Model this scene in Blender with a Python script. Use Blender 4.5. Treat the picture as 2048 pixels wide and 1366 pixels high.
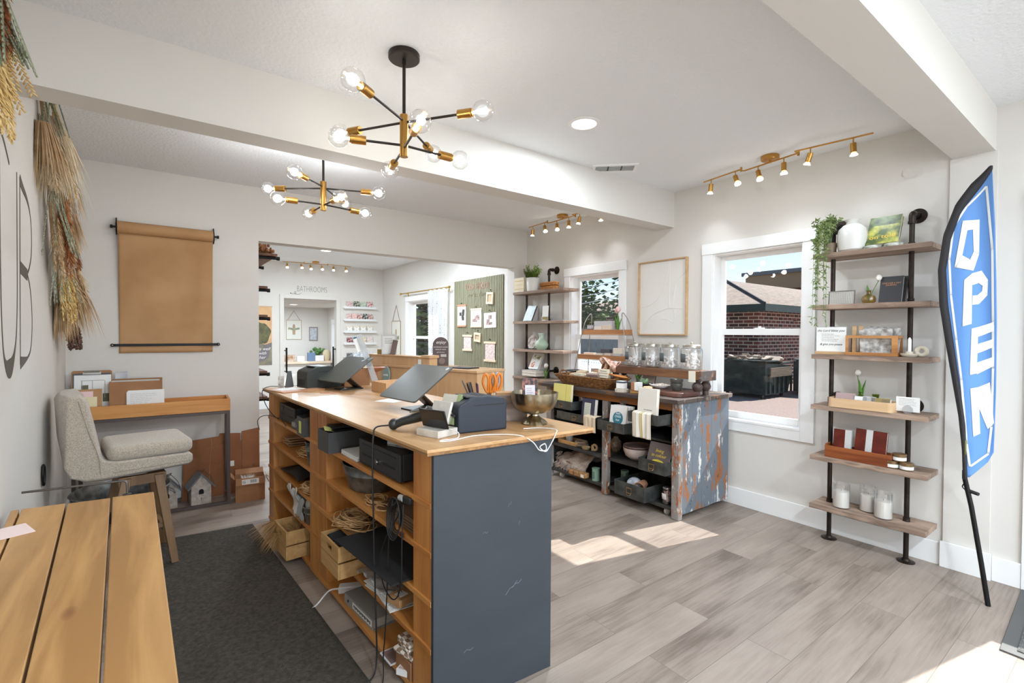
import bpy, bmesh, math, random
from mathutils import Vector, Matrix
for o in list(bpy.data.objects): bpy.data.objects.remove(o)
SC = bpy.context.scene
COL = SC.collection
PI = math.pi
rnd = random.Random(7)
# ---------------- camera, world, sun, fill lamp, exposure ----------------
CAM_F, CAM_YAW, CAM_PITCH, CAM_ROLL = 968.5, 0.63861, -0.017564, 0.005045
cd = bpy.data.cameras.new('camera'); cam = bpy.data.objects.new('camera', cd); COL.objects.link(cam)
cd.sensor_width = 36; cd.sensor_fit = 'HORIZONTAL'; cd.lens = CAM_F/2048*36
cd.clip_start = .02; cd.clip_end = 300
_f = Vector((math.sin(CAM_YAW)*math.cos(CAM_PITCH), math.cos(CAM_YAW)*math.cos(CAM_PITCH), math.sin(CAM_PITCH)))
_r = Vector((math.cos(CAM_YAW), -math.sin(CAM_YAW), 0)); _u = _r.cross(_f)
_c, _s = math.cos(CAM_ROLL), math.sin(CAM_ROLL)
_r2 = _c*_r + _s*_u; _u2 = -_s*_r + _c*_u
_m = Matrix((_r2, _u2, -_f)).transposed().to_4x4(); _m.translation = (0, 0, 1.37)
cam.matrix_world = _m
SC.camera = cam
SC.view_settings.view_transform = 'Standard'; SC.view_settings.look = 'None'
SC.view_settings.exposure = 0.97; SC.view_settings.gamma = 1.0
SC.view_settings.use_curve_mapping = False
w = bpy.data.worlds.new('world'); SC.world = w; w.use_nodes = True
nt = w.node_tree; bg = nt.nodes['Background']
sky = nt.nodes.new('ShaderNodeTexSky'); sky.sky_type = 'NISHITA'; sky.sun_disc = False
sky.sun_elevation = math.radians(46); sky.sun_rotation = math.radians(101); sky.air_density = 1.0; sky.dust_density = .5; sky.ozone_density = 3
nt.links.new(sky.outputs[0], bg.inputs[0]); bg.inputs[1].default_value = 0.10
sl = bpy.data.lights.new('sun', 'SUN'); sun = bpy.data.objects.new('sun', sl); COL.objects.link(sun)
sl.energy = 5.5; sl.angle = math.radians(.5); sl.color = (1, .975, .94)
sun.rotation_euler = Vector((-1, .23, -1.05)).to_track_quat('-Z', 'Y').to_euler(); sun.location = (8, -2, 8)
def area(name, loc, direction, sx, sy, power, color=(.9, .95, 1), spread=None):
    l = bpy.data.lights.new(name, 'AREA'); l.shape = 'RECTANGLE'; l.size = sx; l.size_y = sy
    l.energy = power; l.color = color
    if spread: l.spread = spread
    o = bpy.data.objects.new(name, l); COL.objects.link(o); o.location = loc
    o.rotation_euler = Vector(direction).to_track_quat('-Z', 'Y').to_euler(); return o
# fill lamp added behind the camera, standing in for daylight through unseen windows
area('fill_behind_camera', (1.5, -3.38, 1.45), (0, 1, .05), 3.0, 1.9, 60, (.77, .88, 1))

# ---------------- helpers ----------------
def s2l(c): c /= 255.; return c/12.92 if c <= .04045 else ((c+.055)/1.055)**2.4
def C3(c): return (s2l(c[0]), s2l(c[1]), s2l(c[2]), 1)
MATS = {}
def mat(name, col, rough=.5, metal=0, var=0, vscale=6, bump=0, bscale=60, emit=0, col2=None, stretch=(1, 1, 1), sheen=0, spec=None, transm=0, detail=3, lo=.35, hi=.65):
    if name in MATS: return MATS[name]
    m = bpy.data.materials.new(name); m.use_nodes = True; MATS[name] = m
    n = m.node_tree; b = n.nodes['Principled BSDF']
    b.inputs['Base Color'].default_value = C3(col); b.inputs['Roughness'].default_value = rough; b.inputs['Metallic'].default_value = metal
    if spec is not None: b.inputs['Specular IOR Level'].default_value = spec
    if sheen: b.inputs['Sheen Weight'].default_value = sheen
    if transm: b.inputs['Transmission Weight'].default_value = transm
    if emit:
        b.inputs['Emission Color'].default_value = C3(col); b.inputs['Emission Strength'].default_value = emit
    if var or col2 or bump:
        tc = n.nodes.new('ShaderNodeTexCoord'); mp = n.nodes.new('ShaderNodeMapping'); mp.inputs['Scale'].default_value = stretch
        n.links.new(tc.outputs['Object'], mp.inputs[0])
    if var or col2:
        nz = n.nodes.new('ShaderNodeTexNoise'); nz.inputs['Scale'].default_value = vscale; nz.inputs['Detail'].default_value = detail
        n.links.new(mp.outputs[0], nz.inputs[0])
        cr = n.nodes.new('ShaderNodeValToRGB'); e = cr.color_ramp.elements
        e[0].position = lo; e[1].position = hi
        c2 = col2 or tuple(max(0, x*(1-var)) for x in col)
        e[0].color = C3(col); e[1].color = C3(c2)
        n.links.new(nz.outputs[0], cr.inputs[0]); n.links.new(cr.outputs[0], b.inputs['Base Color'])
    if bump:
        n2 = n.nodes.new('ShaderNodeTexNoise'); n2.inputs['Scale'].default_value = bscale; n2.inputs['Detail'].default_value = 4
        n.links.new(mp.outputs[0], n2.inputs[0])
        bp = n.nodes.new('ShaderNodeBump'); bp.inputs['Strength'].default_value = bump; bp.inputs['Distance'].default_value = .01
        n.links.new(n2.outputs[0], bp.inputs['Height']); n.links.new(bp.outputs[0], b.inputs['Normal'])
    return m
def wood(name, c1, c2, axis='X', rough=.5, scale=5, knots=None, bump=.15, ratio=.08, coat=0):
    if name in MATS: return MATS[name]
    m = bpy.data.materials.new(name); m.use_nodes = True; MATS[name] = m
    n = m.node_tree; b = n.nodes['Principled BSDF']; b.inputs['Roughness'].default_value = rough
    b.inputs['Coat Weight'].default_value = coat; b.inputs['Coat Roughness'].default_value = .15
    tc = n.nodes.new('ShaderNodeTexCoord'); mp = n.nodes.new('ShaderNodeMapping')
    mp.inputs['Scale'].default_value = tuple(ratio if a == axis else 1 for a in 'XYZ')
    n.links.new(tc.outputs['Object'], mp.inputs[0])
    nz = n.nodes.new('ShaderNodeTexNoise'); nz.inputs['Scale'].default_value = scale*6; nz.inputs['Detail'].default_value = 5; nz.inputs['Distortion'].default_value = .6
    n.links.new(mp.outputs[0], nz.inputs[0])
    nb = n.nodes.new('ShaderNodeTexNoise'); nb.inputs['Scale'].default_value = scale; nb.inputs['Detail'].default_value = 2
    n.links.new(mp.outputs[0], nb.inputs[0])
    ad = n.nodes.new('ShaderNodeMath'); ad.operation = 'ADD'; n.links.new(nz.outputs[0], ad.inputs[0]); n.links.new(nb.outputs[0], ad.inputs[1])
    cr = n.nodes.new('ShaderNodeValToRGB'); e = cr.color_ramp.elements; e[0].position = .8/2; e[1].position = 1.22/2
    hv = n.nodes.new('ShaderNodeMath'); hv.operation = 'MULTIPLY'; hv.inputs[1].default_value = .5
    n.links.new(ad.outputs[0], hv.inputs[0]); n.links.new(hv.outputs[0], cr.inputs[0])
    e[0].color = C3(c1); e[1].color = C3(c2)
    last = cr.outputs[0]
    if knots:
        vo = n.nodes.new('ShaderNodeTexVoronoi'); vo.inputs['Scale'].default_value = knots[0]
        mp2 = n.nodes.new('ShaderNodeMapping'); mp2.inputs['Scale'].default_value = tuple(.45 if a == axis else 1 for a in 'XYZ')
        n.links.new(tc.outputs['Object'], mp2.inputs[0]); n.links.new(mp2.outputs[0], vo.inputs[0])
        c2_ = n.nodes.new('ShaderNodeValToRGB'); k = c2_.color_ramp.elements; k[0].position = knots[1]; k[1].position = knots[1]*2.2
        k[0].color = (1, 1, 1, 1); k[1].color = (0, 0, 0, 1)
        n.links.new(vo.outputs['Distance'], c2_.inputs[0])
        mx = n.nodes.new('ShaderNodeMixRGB'); n.links.new(c2_.outputs[0], mx.inputs[0]); n.links.new(last, mx.inputs[1]); mx.inputs[2].default_value = C3(knots[2]); last = mx.outputs[0]
    n.links.new(last, b.inputs['Base Color'])
    bp = n.nodes.new('ShaderNodeBump'); bp.inputs['Strength'].default_value = bump; bp.inputs['Distance'].default_value = .004
    n.links.new(nz.outputs[0], bp.inputs['Height']); n.links.new(bp.outputs[0], b.inputs['Normal'])
    return m
def clear(name, tint=(255, 255, 255), refl=.08, rough=.02, haze=0, fk=.55):
    """thin clear glass or plastic: see-through with a fresnel mirror on top"""
    if name in MATS: return MATS[name]
    m = bpy.data.materials.new(name); m.use_nodes = True; MATS[name] = m
    n = m.node_tree; out = n.nodes['Material Output']; n.nodes.remove(n.nodes['Principled BSDF'])
    t = n.nodes.new('ShaderNodeBsdfTransparent'); t.inputs[0].default_value = C3(tint)
    g = n.nodes.new('ShaderNodeBsdfGlossy'); g.inputs['Roughness'].default_value = rough
    lw = n.nodes.new('ShaderNodeLayerWeight'); lw.inputs[0].default_value = .25
    mu = n.nodes.new('ShaderNodeMath'); mu.operation = 'MULTIPLY_ADD'; mu.inputs[1].default_value = fk; mu.inputs[2].default_value = refl; mu.use_clamp = True
    n.links.new(lw.outputs['Facing'], mu.inputs[0])
    mx = n.nodes.new('ShaderNodeMixShader'); n.links.new(mu.outputs[0], mx.inputs[0]); n.links.new(t.outputs[0], mx.inputs[1]); n.links.new(g.outputs[0], mx.inputs[2])
    last = mx.outputs[0]
    if haze:
        d = n.nodes.new('ShaderNodeBsdfDiffuse'); d.inputs[0].default_value = C3(tint); m2 = n.nodes.new('ShaderNodeMixShader'); m2.inputs[0].default_value = haze
        n.links.new(last, m2.inputs[1]); n.links.new(d.outputs[0], m2.inputs[2]); last = m2.outputs[0]
    n.links.new(last, out.inputs[0]); return m
def emis(name, col, strength):
    if name in MATS: return MATS[name]
    m = bpy.data.materials.new(name); m.use_nodes = True; MATS[name] = m
    n = m.node_tree; out = n.nodes['Material Output']; n.nodes.remove(n.nodes['Principled BSDF'])
    e = n.nodes.new('ShaderNodeEmission'); e.inputs[0].default_value = C3(col); e.inputs[1].default_value = strength
    n.links.new(e.outputs[0], out.inputs[0]); return m

def frame_from(d):
    d = Vector(d).normalized(); a = Vector((0, 0, 1)) if abs(d.z) < .9 else Vector((1, 0, 0))
    x = a.cross(d).normalized(); return x, d.cross(x), d
class MB:
    def __init__(s, M=None): s.bm = bmesh.new(); s.M = M or Matrix()
    def v(s, p): return s.bm.verts.new(s.M @ Vector(p))
    def f(s, vs):
        try: return s.bm.faces.new(vs)
        except ValueError: return None
    def box(s, x0, x1, y0, y1, z0, z1):
        V = [s.v((x, y, z)) for x in (x0, x1) for y in (y0, y1) for z in (z0, z1)]
        for q in ((0, 1, 3, 2), (4, 6, 7, 5), (0, 4, 5, 1), (2, 3, 7, 6), (0, 2, 6, 4), (1, 5, 7, 3)): s.f([V[i] for i in q])
        return s
    def obox(s, c, size, M=None):
        M = M or Matrix(); V = []
        for x in (-.5, .5):
            for y in (-.5, .5):
                for z in (-.5, .5): V.append(s.v(Vector(c) + M @ Vector((x*size[0], y*size[1], z*size[2]))))
        for q in ((0, 1, 3, 2), (4, 6, 7, 5), (0, 4, 5, 1), (2, 3, 7, 6), (0, 2, 6, 4), (1, 5, 7, 3)): s.f([V[i] for i in q])
        return s
    def cyl(s, a, b, r, r2=None, n=20, cap=True):
        a, b = Vector(a), Vector(b); x, y, _ = frame_from(b-a); r2 = r if r2 is None else r2
        A = [s.v(a + (x*math.cos(t)+y*math.sin(t))*r) for t in [2*PI*i/n for i in range(n)]]
        B = [s.v(b + (x*math.cos(t)+y*math.sin(t))*r2) for t in [2*PI*i/n for i in range(n)]]
        for i in range(n): s.f([A[i], A[(i+1) % n], B[(i+1) % n], B[i]])
        if cap: s.f(A[::-1]); s.f(B)
        return s
    def tube(s, pts, r, n=8, closed=False, taper=None):
        P = [Vector(p) for p in pts]; N = len(P); rings = []; px = None
        for i in range(N):
            if closed: d = P[(i+1) % N]-P[i-1]
            else: d = P[min(i+1, N-1)]-P[max(i-1, 0)]
            d.normalize()
            if px is None: x, y, _ = frame_from(d)
            else:
                x = px - d*px.dot(d)
                if x.length < 1e-6: x, y, _ = frame_from(d)
                x.normalize(); y = d.cross(x)
            px = x; rr = r if taper is None else r*taper(i/(N-1))
            rings.append([s.v(P[i]+(x*math.cos(t)+y*math.sin(t))*rr) for t in [2*PI*k/n for k in range(n)]])
        for i in range(N if closed else N-1):
            A, B = rings[i], rings[(i+1) % N]
            for k in range(n): s.f([A[k], A[(k+1) % n], B[(k+1) % n], B[k]])
        if not closed: s.f(rings[0][::-1]); s.f(rings[-1])
        return s
    def lathe(s, prof, c=(0, 0, 0), n=32, flute=0, fn=8, axis=None):
        c = Vector(c); X, Y, Z = (Vector((1, 0, 0)), Vector((0, 1, 0)), Vector((0, 0, 1))) if axis is None else frame_from(axis)
        R = []
        for r, z in prof:
            if r < 1e-5: R.append([s.v(c+Z*z)]); continue
            R.append([s.v(c+Z*z+(X*math.cos(t)+Y*math.sin(t))*r*(1-flute*abs(math.sin(t*fn/2)) ** 3)) for t in [2*PI*i/n for i in range(n)]])
        for A, B in zip(R, R[1:]):
            if len(A) == 1 and len(B) == 1: continue
            for i in range(n):
                j = (i+1) % n
                if len(A) == 1: s.f([A[0], B[j], B[i]])
                elif len(B) == 1: s.f([A[i], A[j], B[0]])
                else: s.f([A[i], A[j], B[j], B[i]])
        return s
    def ball(s, c, r, sc=(1, 1, 1), n=12):
        return s.lathe([(r*math.sin(PI*i/n)*1.0, -r*math.cos(PI*i/n)*sc[2]) for i in range(n+1)], c, n=2*n) if sc[0] == sc[1] == 1 else s._ell(c, r, sc, n)
    def _ell(s, c, r, sc, n):
        o = s.M; s.M = o @ Matrix.Translation(c) @ Matrix.Diagonal((sc[0], sc[1], sc[2], 1))
        s.lathe([(r*math.sin(PI*i/n), -r*math.cos(PI*i/n)) for i in range(n+1)], (0, 0, 0), n=2*n); s.M = o; return s
    def prism(s, pts, a, b, plane='XY'):
        def P(u, w, h): return {'XY': (u, w, h), 'XZ': (u, h, w), 'YZ': (h, u, w)}[plane]
        A = [s.v(P(u, w, a)) for u, w in pts]; B = [s.v(P(u, w, b)) for u, w in pts]; n = len(pts)
        s.f(A[::-1]); s.f(B)
        for i in range(n): s.f([A[i], A[(i+1) % n], B[(i+1) % n], B[i]])
        return s
    def ring(s, outer, inner, a, b, plane='XZ'):
        def P(u, w, h): return {'XY': (u, w, h), 'XZ': (u, h, w), 'YZ': (h, u, w)}[plane]
        n = len(outer); L = [[s.v(P(u, w, h)) for u, w in q] for q in (outer, inner) for h in (a, b)]
        Oa, Ob, Ia, Ib = L
        for i in range(n):
            j = (i+1) % n
            s.f([Oa[i], Oa[j], Ob[j], Ob[i]]); s.f([Ia[i], Ib[i], Ib[j], Ia[j]])
            s.f([Oa[i], Ia[i], Ia[j], Oa[j]]); s.f([Ob[i], Ob[j], Ib[j], Ib[i]])
        return s
    def grid(s, fn, nu, nv):
        V = [[s.v(fn(i/nu, j/nv)) for j in range(nv+1)] for i in range(nu+1)]
        for i in range(nu):
            for j in range(nv): s.f([V[i][j], V[i+1][j], V[i+1][j+1], V[i][j+1]])
        return s
    def build(s, name, m, parent=None, bevel=0, solid=0, sub=0, ang=38, seg=2):
        bmesh.ops.recalc_face_normals(s.bm, faces=s.bm.faces)
        me = bpy.data.meshes.new(name); s.bm.to_mesh(me); s.bm.free()
        for p in me.polygons: p.use_smooth = True
        me.set_sharp_from_angle(angle=math.radians(ang))
        me.materials.append(m)
        o = bpy.data.objects.new(name, me); COL.objects.link(o)
        if parent: o.parent = parent
        if solid: md = o.modifiers.new('s', 'SOLIDIFY'); md.thickness = solid; md.offset = 0
        if bevel: md = o.modifiers.new('b', 'BEVEL'); md.width = bevel; md.segments = seg; md.limit_method = 'ANGLE'; md.angle_limit = math.radians(40)
        if sub: md = o.modifiers.new('u', 'SUBSURF'); md.levels = sub; md.render_levels = sub
        return o
def B(*a): return MB().box(*a)
def tagit(o, label, cat, group=None, kind=None):
    if label: o['label'] = label
    if cat: o['category'] = cat
    if group: o['group'] = group
    if kind: o['kind'] = kind
    return o
def thing(name, label, cat, loc=(0, 0, 0), rot=0, group=None):
    o = bpy.data.objects.new(name, None); COL.objects.link(o); o.empty_display_size = .05
    o.location = loc; o.rotation_euler = (0, 0, rot) if not isinstance(rot, (tuple, list)) else rot
    return tagit(o, label, cat, group)
def solo(name, mb, m, label, cat, loc=(0, 0, 0), rot=0, group=None, **k):
    o = mb.build(name, m, None, **k); o.location = loc; o.rotation_euler = (0, 0, rot) if not isinstance(rot, (tuple, list)) else rot
    return tagit(o, label, cat, group)
def struct(name, mb, m, parent=None, label=None, **k):
    o = mb.build(name, m, parent, **k)
    if not parent:
        o['kind'] = 'structure'
        if label: o['label'] = label
    return o
def dup(root, loc=None, rot=None, label=None, group=None):
    r = root.copy(); COL.objects.link(r)
    if loc is not None: r.location = loc
    if rot is not None: r.rotation_euler = (0, 0, rot) if not isinstance(rot, (tuple, list)) else rot
    if label: r['label'] = label
    if group: r['group'] = group
    def rec(src, dst):
        for ch in list(src.children):
            c = ch.copy(); COL.objects.link(c); c.parent = dst; rec(ch, c)
    rec(root, r); return r
def text(name, s, size, m, parent, loc=(0, 0, 0), up='Z', sx=1, align='CENTER', ext=.0004, shear=0, off=0, rot=0, spc=1, tilt=None):
    """lettering as a thin mesh; up='Z' stands on a -Y facing surface, 'Y' lies flat"""
    cu = bpy.data.curves.new(name, 'FONT'); cu.body = s; cu.size = size; cu.align_x = align; cu.align_y = 'CENTER'
    cu.extrude = ext; cu.shear = shear; cu.offset = off; cu.space_character = spc; cu.resolution_u = 3
    t = bpy.data.objects.new(name, cu); me = bpy.data.meshes.new_from_object(t)
    bpy.data.objects.remove(t); bpy.data.curves.remove(cu)
    M = Matrix.Diagonal((sx, 1, 1, 1)); M = Matrix.Rotation(rot, 4, 'Z') @ M
    if up == 'Z': M = Matrix.Rotation(PI/2, 4, 'X') @ M
    if tilt is not None: M = tilt @ M
    me.transform(Matrix.Translation(loc) @ M)
    me.materials.clear(); me.materials.append(m)
    o = bpy.data.objects.new(name, me); COL.objects.link(o)
    if parent: o.parent = parent
    return o
def lines(name, m, parent, x0, x1, ztop, n, dz, y, h=.0012, seed=1, ragged=.3):
    """rows of small print as fine raised strokes"""
    r = random.Random(seed); b = MB()
    for i in range(n):
        z = ztop-i*dz; x = x0; end = x1-(x1-x0)*ragged*r.random()
        while x < end:
            wd = (x1-x0)*r.uniform(.05, .16); b.box(x, min(x+wd, end), y-.0003, y+.0003, z-h, z+h); x += wd+(x1-x0)*.025
    return b.build(name, m, parent)
def rrect(w, h, r, n=5, cx=0, cy=0):
    P = []
    for (sx, sy, a0) in ((1, 1, 0), (-1, 1, PI/2), (-1, -1, PI), (1, -1, 1.5*PI)):
        for i in range(n+1):
            a = a0+PI/2*i/n; P.append((cx+sx*(w/2-r)+r*math.cos(a), cy+sy*(h/2-r)+r*math.sin(a)))
    return P
def lerp(a, b, t): return a+(b-a)*t
def smooth(pts, n=6, closed=False):
    """Catmull-Rom through points"""
    P = [Vector(p) for p in pts]; N = len(P); out = []
    rg = range(N if closed else N-1)
    for i in rg:
        g = lambda k: P[k % N] if closed else P[max(0, min(N-1, k))]
        p0, p1, p2, p3 = g(i-1), g(i), g(i+1), g(i+2)
        for j in range(n):
            t = j/n; out.append(.5*((2*p1)+(p2-p0)*t+(2*p0-5*p1+4*p2-p3)*t*t+(3*p1-p0-3*p2+p3)*t**3))
    if not closed: out.append(P[-1])
    return out
# ---------------- shared materials ----------------
WALL = mat('wall_paint', (217, 212, 204), .75, bump=.04, bscale=180)
TRIM = mat('white_trim_paint', (236, 235, 232), .4)
CEILM = mat('textured_ceiling', (232, 233, 233), .85, bump=.5, bscale=55)
BLACK = mat('black_plastic', (24, 24, 25), .4)
BLK_M = mat('black_metal', (28, 27, 26), .45, metal=.6)
PIPE = mat('iron_pipe', (58, 47, 42), .45, metal=.7, var=.3, vscale=20)
BRASS = mat('brushed_brass', (196, 148, 78), .3, metal=1)
BRONZE = mat('dark_bronze', (62, 56, 50), .4, metal=.8)
PINE = wood('stained_pine', (206, 143, 74), (176, 106, 44), 'Y', .45, 4, (7, .05, (92, 45, 18)), coat=.2)
PINEZ = wood('stained_pine_upright', (204, 140, 72), (172, 104, 44), 'Z', .45, 4, (6, .05, (92, 45, 18)), coat=.2)
PLYTOP = wood('varnished_plywood_top', (206, 166, 118), (188, 142, 92), 'Y', .38, 2.5, bump=.03, coat=.2)
PLYEDGE = wood('plywood_edge', (178, 132, 80), (130, 88, 48), 'Y', .5, 9, bump=.1)
GREYWOOD = wood('weathered_shelf_wood', (176, 150, 130), (118, 98, 84), 'Y', .7, 6)
OAK = wood('light_oak', (206, 172, 130), (186, 148, 104), 'X', .5, 5)
WHITE = mat('white_ceramic', (232, 230, 226), .3)
PAPER = mat('white_paper', (235, 234, 230), .8)
CREAM = mat('cream_paper', (226, 218, 200), .8)
KRAFT = mat('kraft_paper', (190, 148, 104), .75, col2=(172, 128, 84), vscale=3, bump=.05, bscale=8)
CARD = mat('cardboard', (168, 122, 84), .8, col2=(146, 102, 68), vscale=4)
INK = mat('black_ink', (40, 38, 36), .7)
GREYINK = mat('grey_ink', (110, 106, 102), .7)
GALV = mat('galvanised_steel', (138, 140, 138), .4, metal=.7, col2=(92, 94, 93), vscale=22, detail=6)
GLASS = clear('clear_glass')
PANE = clear('window_pane_glass', (252, 253, 253), .01, .0, 0, .12)
SCREENM = clear('insect_screen_glass', (242, 243, 244), .0, .0, 0, .02)
LEAF = mat('green_leaf', (72, 104, 42), .55, col2=(116, 142, 62), vscale=30)
STEM = mat('plant_stem', (96, 128, 60), .6)
PETALW = mat('white_petal', (238, 232, 224), .6); PETALP = mat('pink_petal', (236, 196, 190), .6)
ROPE = mat('natural_twine', (212, 172, 122), .9, col2=(176, 134, 88), vscale=60)
CORD = mat('black_cord', (26, 25, 25), .5)
WCORD = mat('white_cord', (226, 224, 220), .45)
# ================= the room =================
H = 2.636; WX = 3.77; BY = 4.77
LW = lambda y: -.51+.04*(4.77-y)          # the left wall runs slightly out of square
def wall_holes(axis, a0, a1, u0, u1, z0, z1, holes):
    """wall slab between a0..a1 with rectangular openings (u0,u1,z0,z1)"""
    b = MB(); us = sorted({u0, u1} | {h[0] for h in holes} | {h[1] for h in holes})
    for p, q in zip(us, us[1:]):
        hs = sorted([h for h in holes if h[0] <= p+1e-6 and h[1] >= q-1e-6], key=lambda h: h[2]); z = z0
        for h in hs+[(0, 0, z1, z1)]:
            if h[2] > z+1e-6:
                b.box(a0, a1, p, q, z, h[2]) if axis == 'X' else b.box(p, q, a0, a1, z, h[2])
            z = h[3]
    return b
# floor of grey-brown wood-look planks
fm = bpy.data.materials.new('vinyl_plank_floor'); fm.use_nodes = True; n = fm.node_tree; b = n.nodes['Principled BSDF']
tc = n.nodes.new('ShaderNodeTexCoord'); br = n.nodes.new('ShaderNodeTexBrick')
for k, v in dict(Scale=1, Bias=0).items(): br.inputs[k].default_value = v
br.inputs['Mortar Size'].default_value = .0012; br.inputs['Mortar Smooth'].default_value = .1; br.inputs['Brick Width'].default_value = 1.22; br.inputs['Row Height'].default_value = .187
br.offset = .37; br.inputs['Color1'].default_value = (0, 0, 0, 1); br.inputs['Color2'].default_value = (1, 1, 1, 1); br.inputs['Mortar'].default_value = (.5, .5, .5, 1)
mp = n.nodes.new('ShaderNodeMapping'); mp.inputs['Location'].default_value = (.3, .026, 0)
n.links.new(tc.outputs['Object'], mp.inputs[0]); n.links.new(mp.outputs[0], br.inputs[0])
# plank-wise offset of the grain
sp = n.nodes.new('ShaderNodeVectorMath'); sp.operation = 'MULTIPLY_ADD'; sp.inputs[1].default_value = (1.0, 20, 1)
mu = n.nodes.new('ShaderNodeVectorMath'); mu.operation = 'SCALE'; mu.inputs['Scale'].default_value = 37
n.links.new(br.outputs['Color'], mu.inputs[0]); n.links.new(tc.outputs['Object'], sp.inputs[0]); n.links.new(mu.outputs[0], sp.inputs[2])
g1 = n.nodes.new('ShaderNodeTexNoise'); g1.inputs['Scale'].default_value = 3.2; g1.inputs['Detail'].default_value = 8; g1.inputs['Roughness'].default_value = .65; g1.inputs['Distortion'].default_value = .8
n.links.new(sp.outputs[0], g1.inputs[0])
sp2 = n.nodes.new('ShaderNodeVectorMath'); sp2.operation = 'MULTIPLY_ADD'; sp2.inputs[1].default_value = (1, 3.2, 1)
n.links.new(tc.outputs['Object'], sp2.inputs[0]); n.links.new(mu.outputs[0], sp2.inputs[2])
g2 = n.nodes.new('ShaderNodeTexNoise'); g2.inputs['Scale'].default_value = 1.7; g2.inputs['Detail'].default_value = 3
n.links.new(sp2.outputs[0], g2.inputs[0])
cr = n.nodes.new('ShaderNodeValToRGB'); e = cr.color_ramp.elements; e[0].position = .33; e[0].color = C3((112, 99, 88)); e[1].position = .72; e[1].color = C3((166, 152, 139))
x = e.new(.5); x.color = C3((148, 134, 122))
ad = n.nodes.new('ShaderNodeMath'); ad.operation = 'MULTIPLY_ADD'; ad.inputs[1].default_value = .4
m2 = n.nodes.new('ShaderNodeMath'); m2.operation = 'MULTIPLY'; m2.inputs[1].default_value = .6
n.links.new(g2.outputs[0], m2.inputs[0]); n.links.new(g1.outputs[0], ad.inputs[0]); n.links.new(m2.outputs[0], ad.inputs[2])
pl = n.nodes.new('ShaderNodeMath'); pl.operation = 'MULTIPLY_ADD'; pl.inputs[1].default_value = .14
sb = n.nodes.new('ShaderNodeMath'); sb.operation = 'SUBTRACT'; sb.inputs[1].default_value = .07
n.links.new(br.outputs['Color'], pl.inputs[0]); n.links.new(ad.outputs[0], pl.inputs[2]); n.links.new(pl.outputs[0], sb.inputs[0]); n.links.new(sb.outputs[0], cr.inputs[0])
mx = n.nodes.new('ShaderNodeMixRGB'); mx.inputs[2].default_value = C3((112, 101, 91)); n.links.new(br.outputs['Fac'], mx.inputs[0]); n.links.new(cr.outputs[0], mx.inputs[1])
n.links.new(mx.outputs[0], b.inputs['Base Color']); b.inputs['Roughness'].default_value = .42; b.inputs['Specular IOR Level'].default_value = .35
bp = n.nodes.new('ShaderNodeBump'); bp.inputs['Strength'].default_value = .12; bp.inputs['Distance'].default_value = .003
n.links.new(g1.outputs[0], bp.inputs['Height']); n.links.new(bp.outputs[0], b.inputs['Normal'])
struct('floor', B(-.9, 3.93, -3.6, 12.5, -.12, 0), fm)
struct('ceiling', B(-.9, 3.93, -3.6, 9.64, H, H+.12), CEILM)
HOLES = [(1.56, 2.26, .68, 2.04), (3.27, 3.98, .68, 2.01), (6.87, 8.28, .68, 1.94), (-.60, .34, 0, 2.03)]
struct('wall_right', wall_holes('X', WX, WX+.16, -3.6, 9.6, 0, H, HOLES), WALL)
struct('wall_back', wall_holes('Y', BY, BY+.14, -.51, WX, 0, H, [(.755, 3.57, 0, 2.17)]), WALL)
lw = MB(); lw.prism([(LW(BY+.14), BY+.14), (LW(BY+.14)-.14, BY+.14), (LW(-3.3)-.14, -3.3), (LW(-3.3), -3.3)], 0, H); struct('wall_left', lw, WALL)
struct('wall_front', wall_holes('Y', -3.3, -3.45, -.9, WX, 0, H, [(.1, 2.95, .5, 2.4)]), WALL)
struct('wall_far_left', B(.42, .56, BY+.14, 9.5, 0, H), WALL)
struct('wall_far', wall_holes('Y', 9.5, 9.62, .42, WX, 0, H, [(1.91, 2.84, 0, 1.98)]), WALL)
struct('wall_passage_back', B(1.1, 3.6, 12.3, 12.42, 0, 1.98), WALL)
struct('wall_passage_left', B(1.1, 1.2, 9.62, 12.3, 0, 1.98), WALL)
struct('wall_passage_right', wall_holes('X', 3.47, 3.6, 9.62, 12.3, 0, 1.98, [(11.0, 11.9, .8, 1.6)]), WALL)
struct('ceiling_passage', B(1.1, 3.6, 9.62, 12.42, 1.95, 2.05), WALL)
# beams and pilaster
bb = MB(); bb.prism([(-.43, 2.63), (-.43, 2.80), (WX, 2.81), (WX, 2.645)], 2.325, H); struct('trim_1', bb, WALL)
tagit(bpy.data.objects['trim_1'], 'dropped ceiling beam crossing the room behind the large chandelier', None)
struct('trim_2', B(-.33, WX, .575, .755, 2.395, H), WALL, label='dropped ceiling beam at the right end of the room above the flag')
struct('trim_3', B(WX-.012, WX, .565, .765, 0, 2.395), WALL, label='shallow wall pilaster under the right-hand beam')
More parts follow.
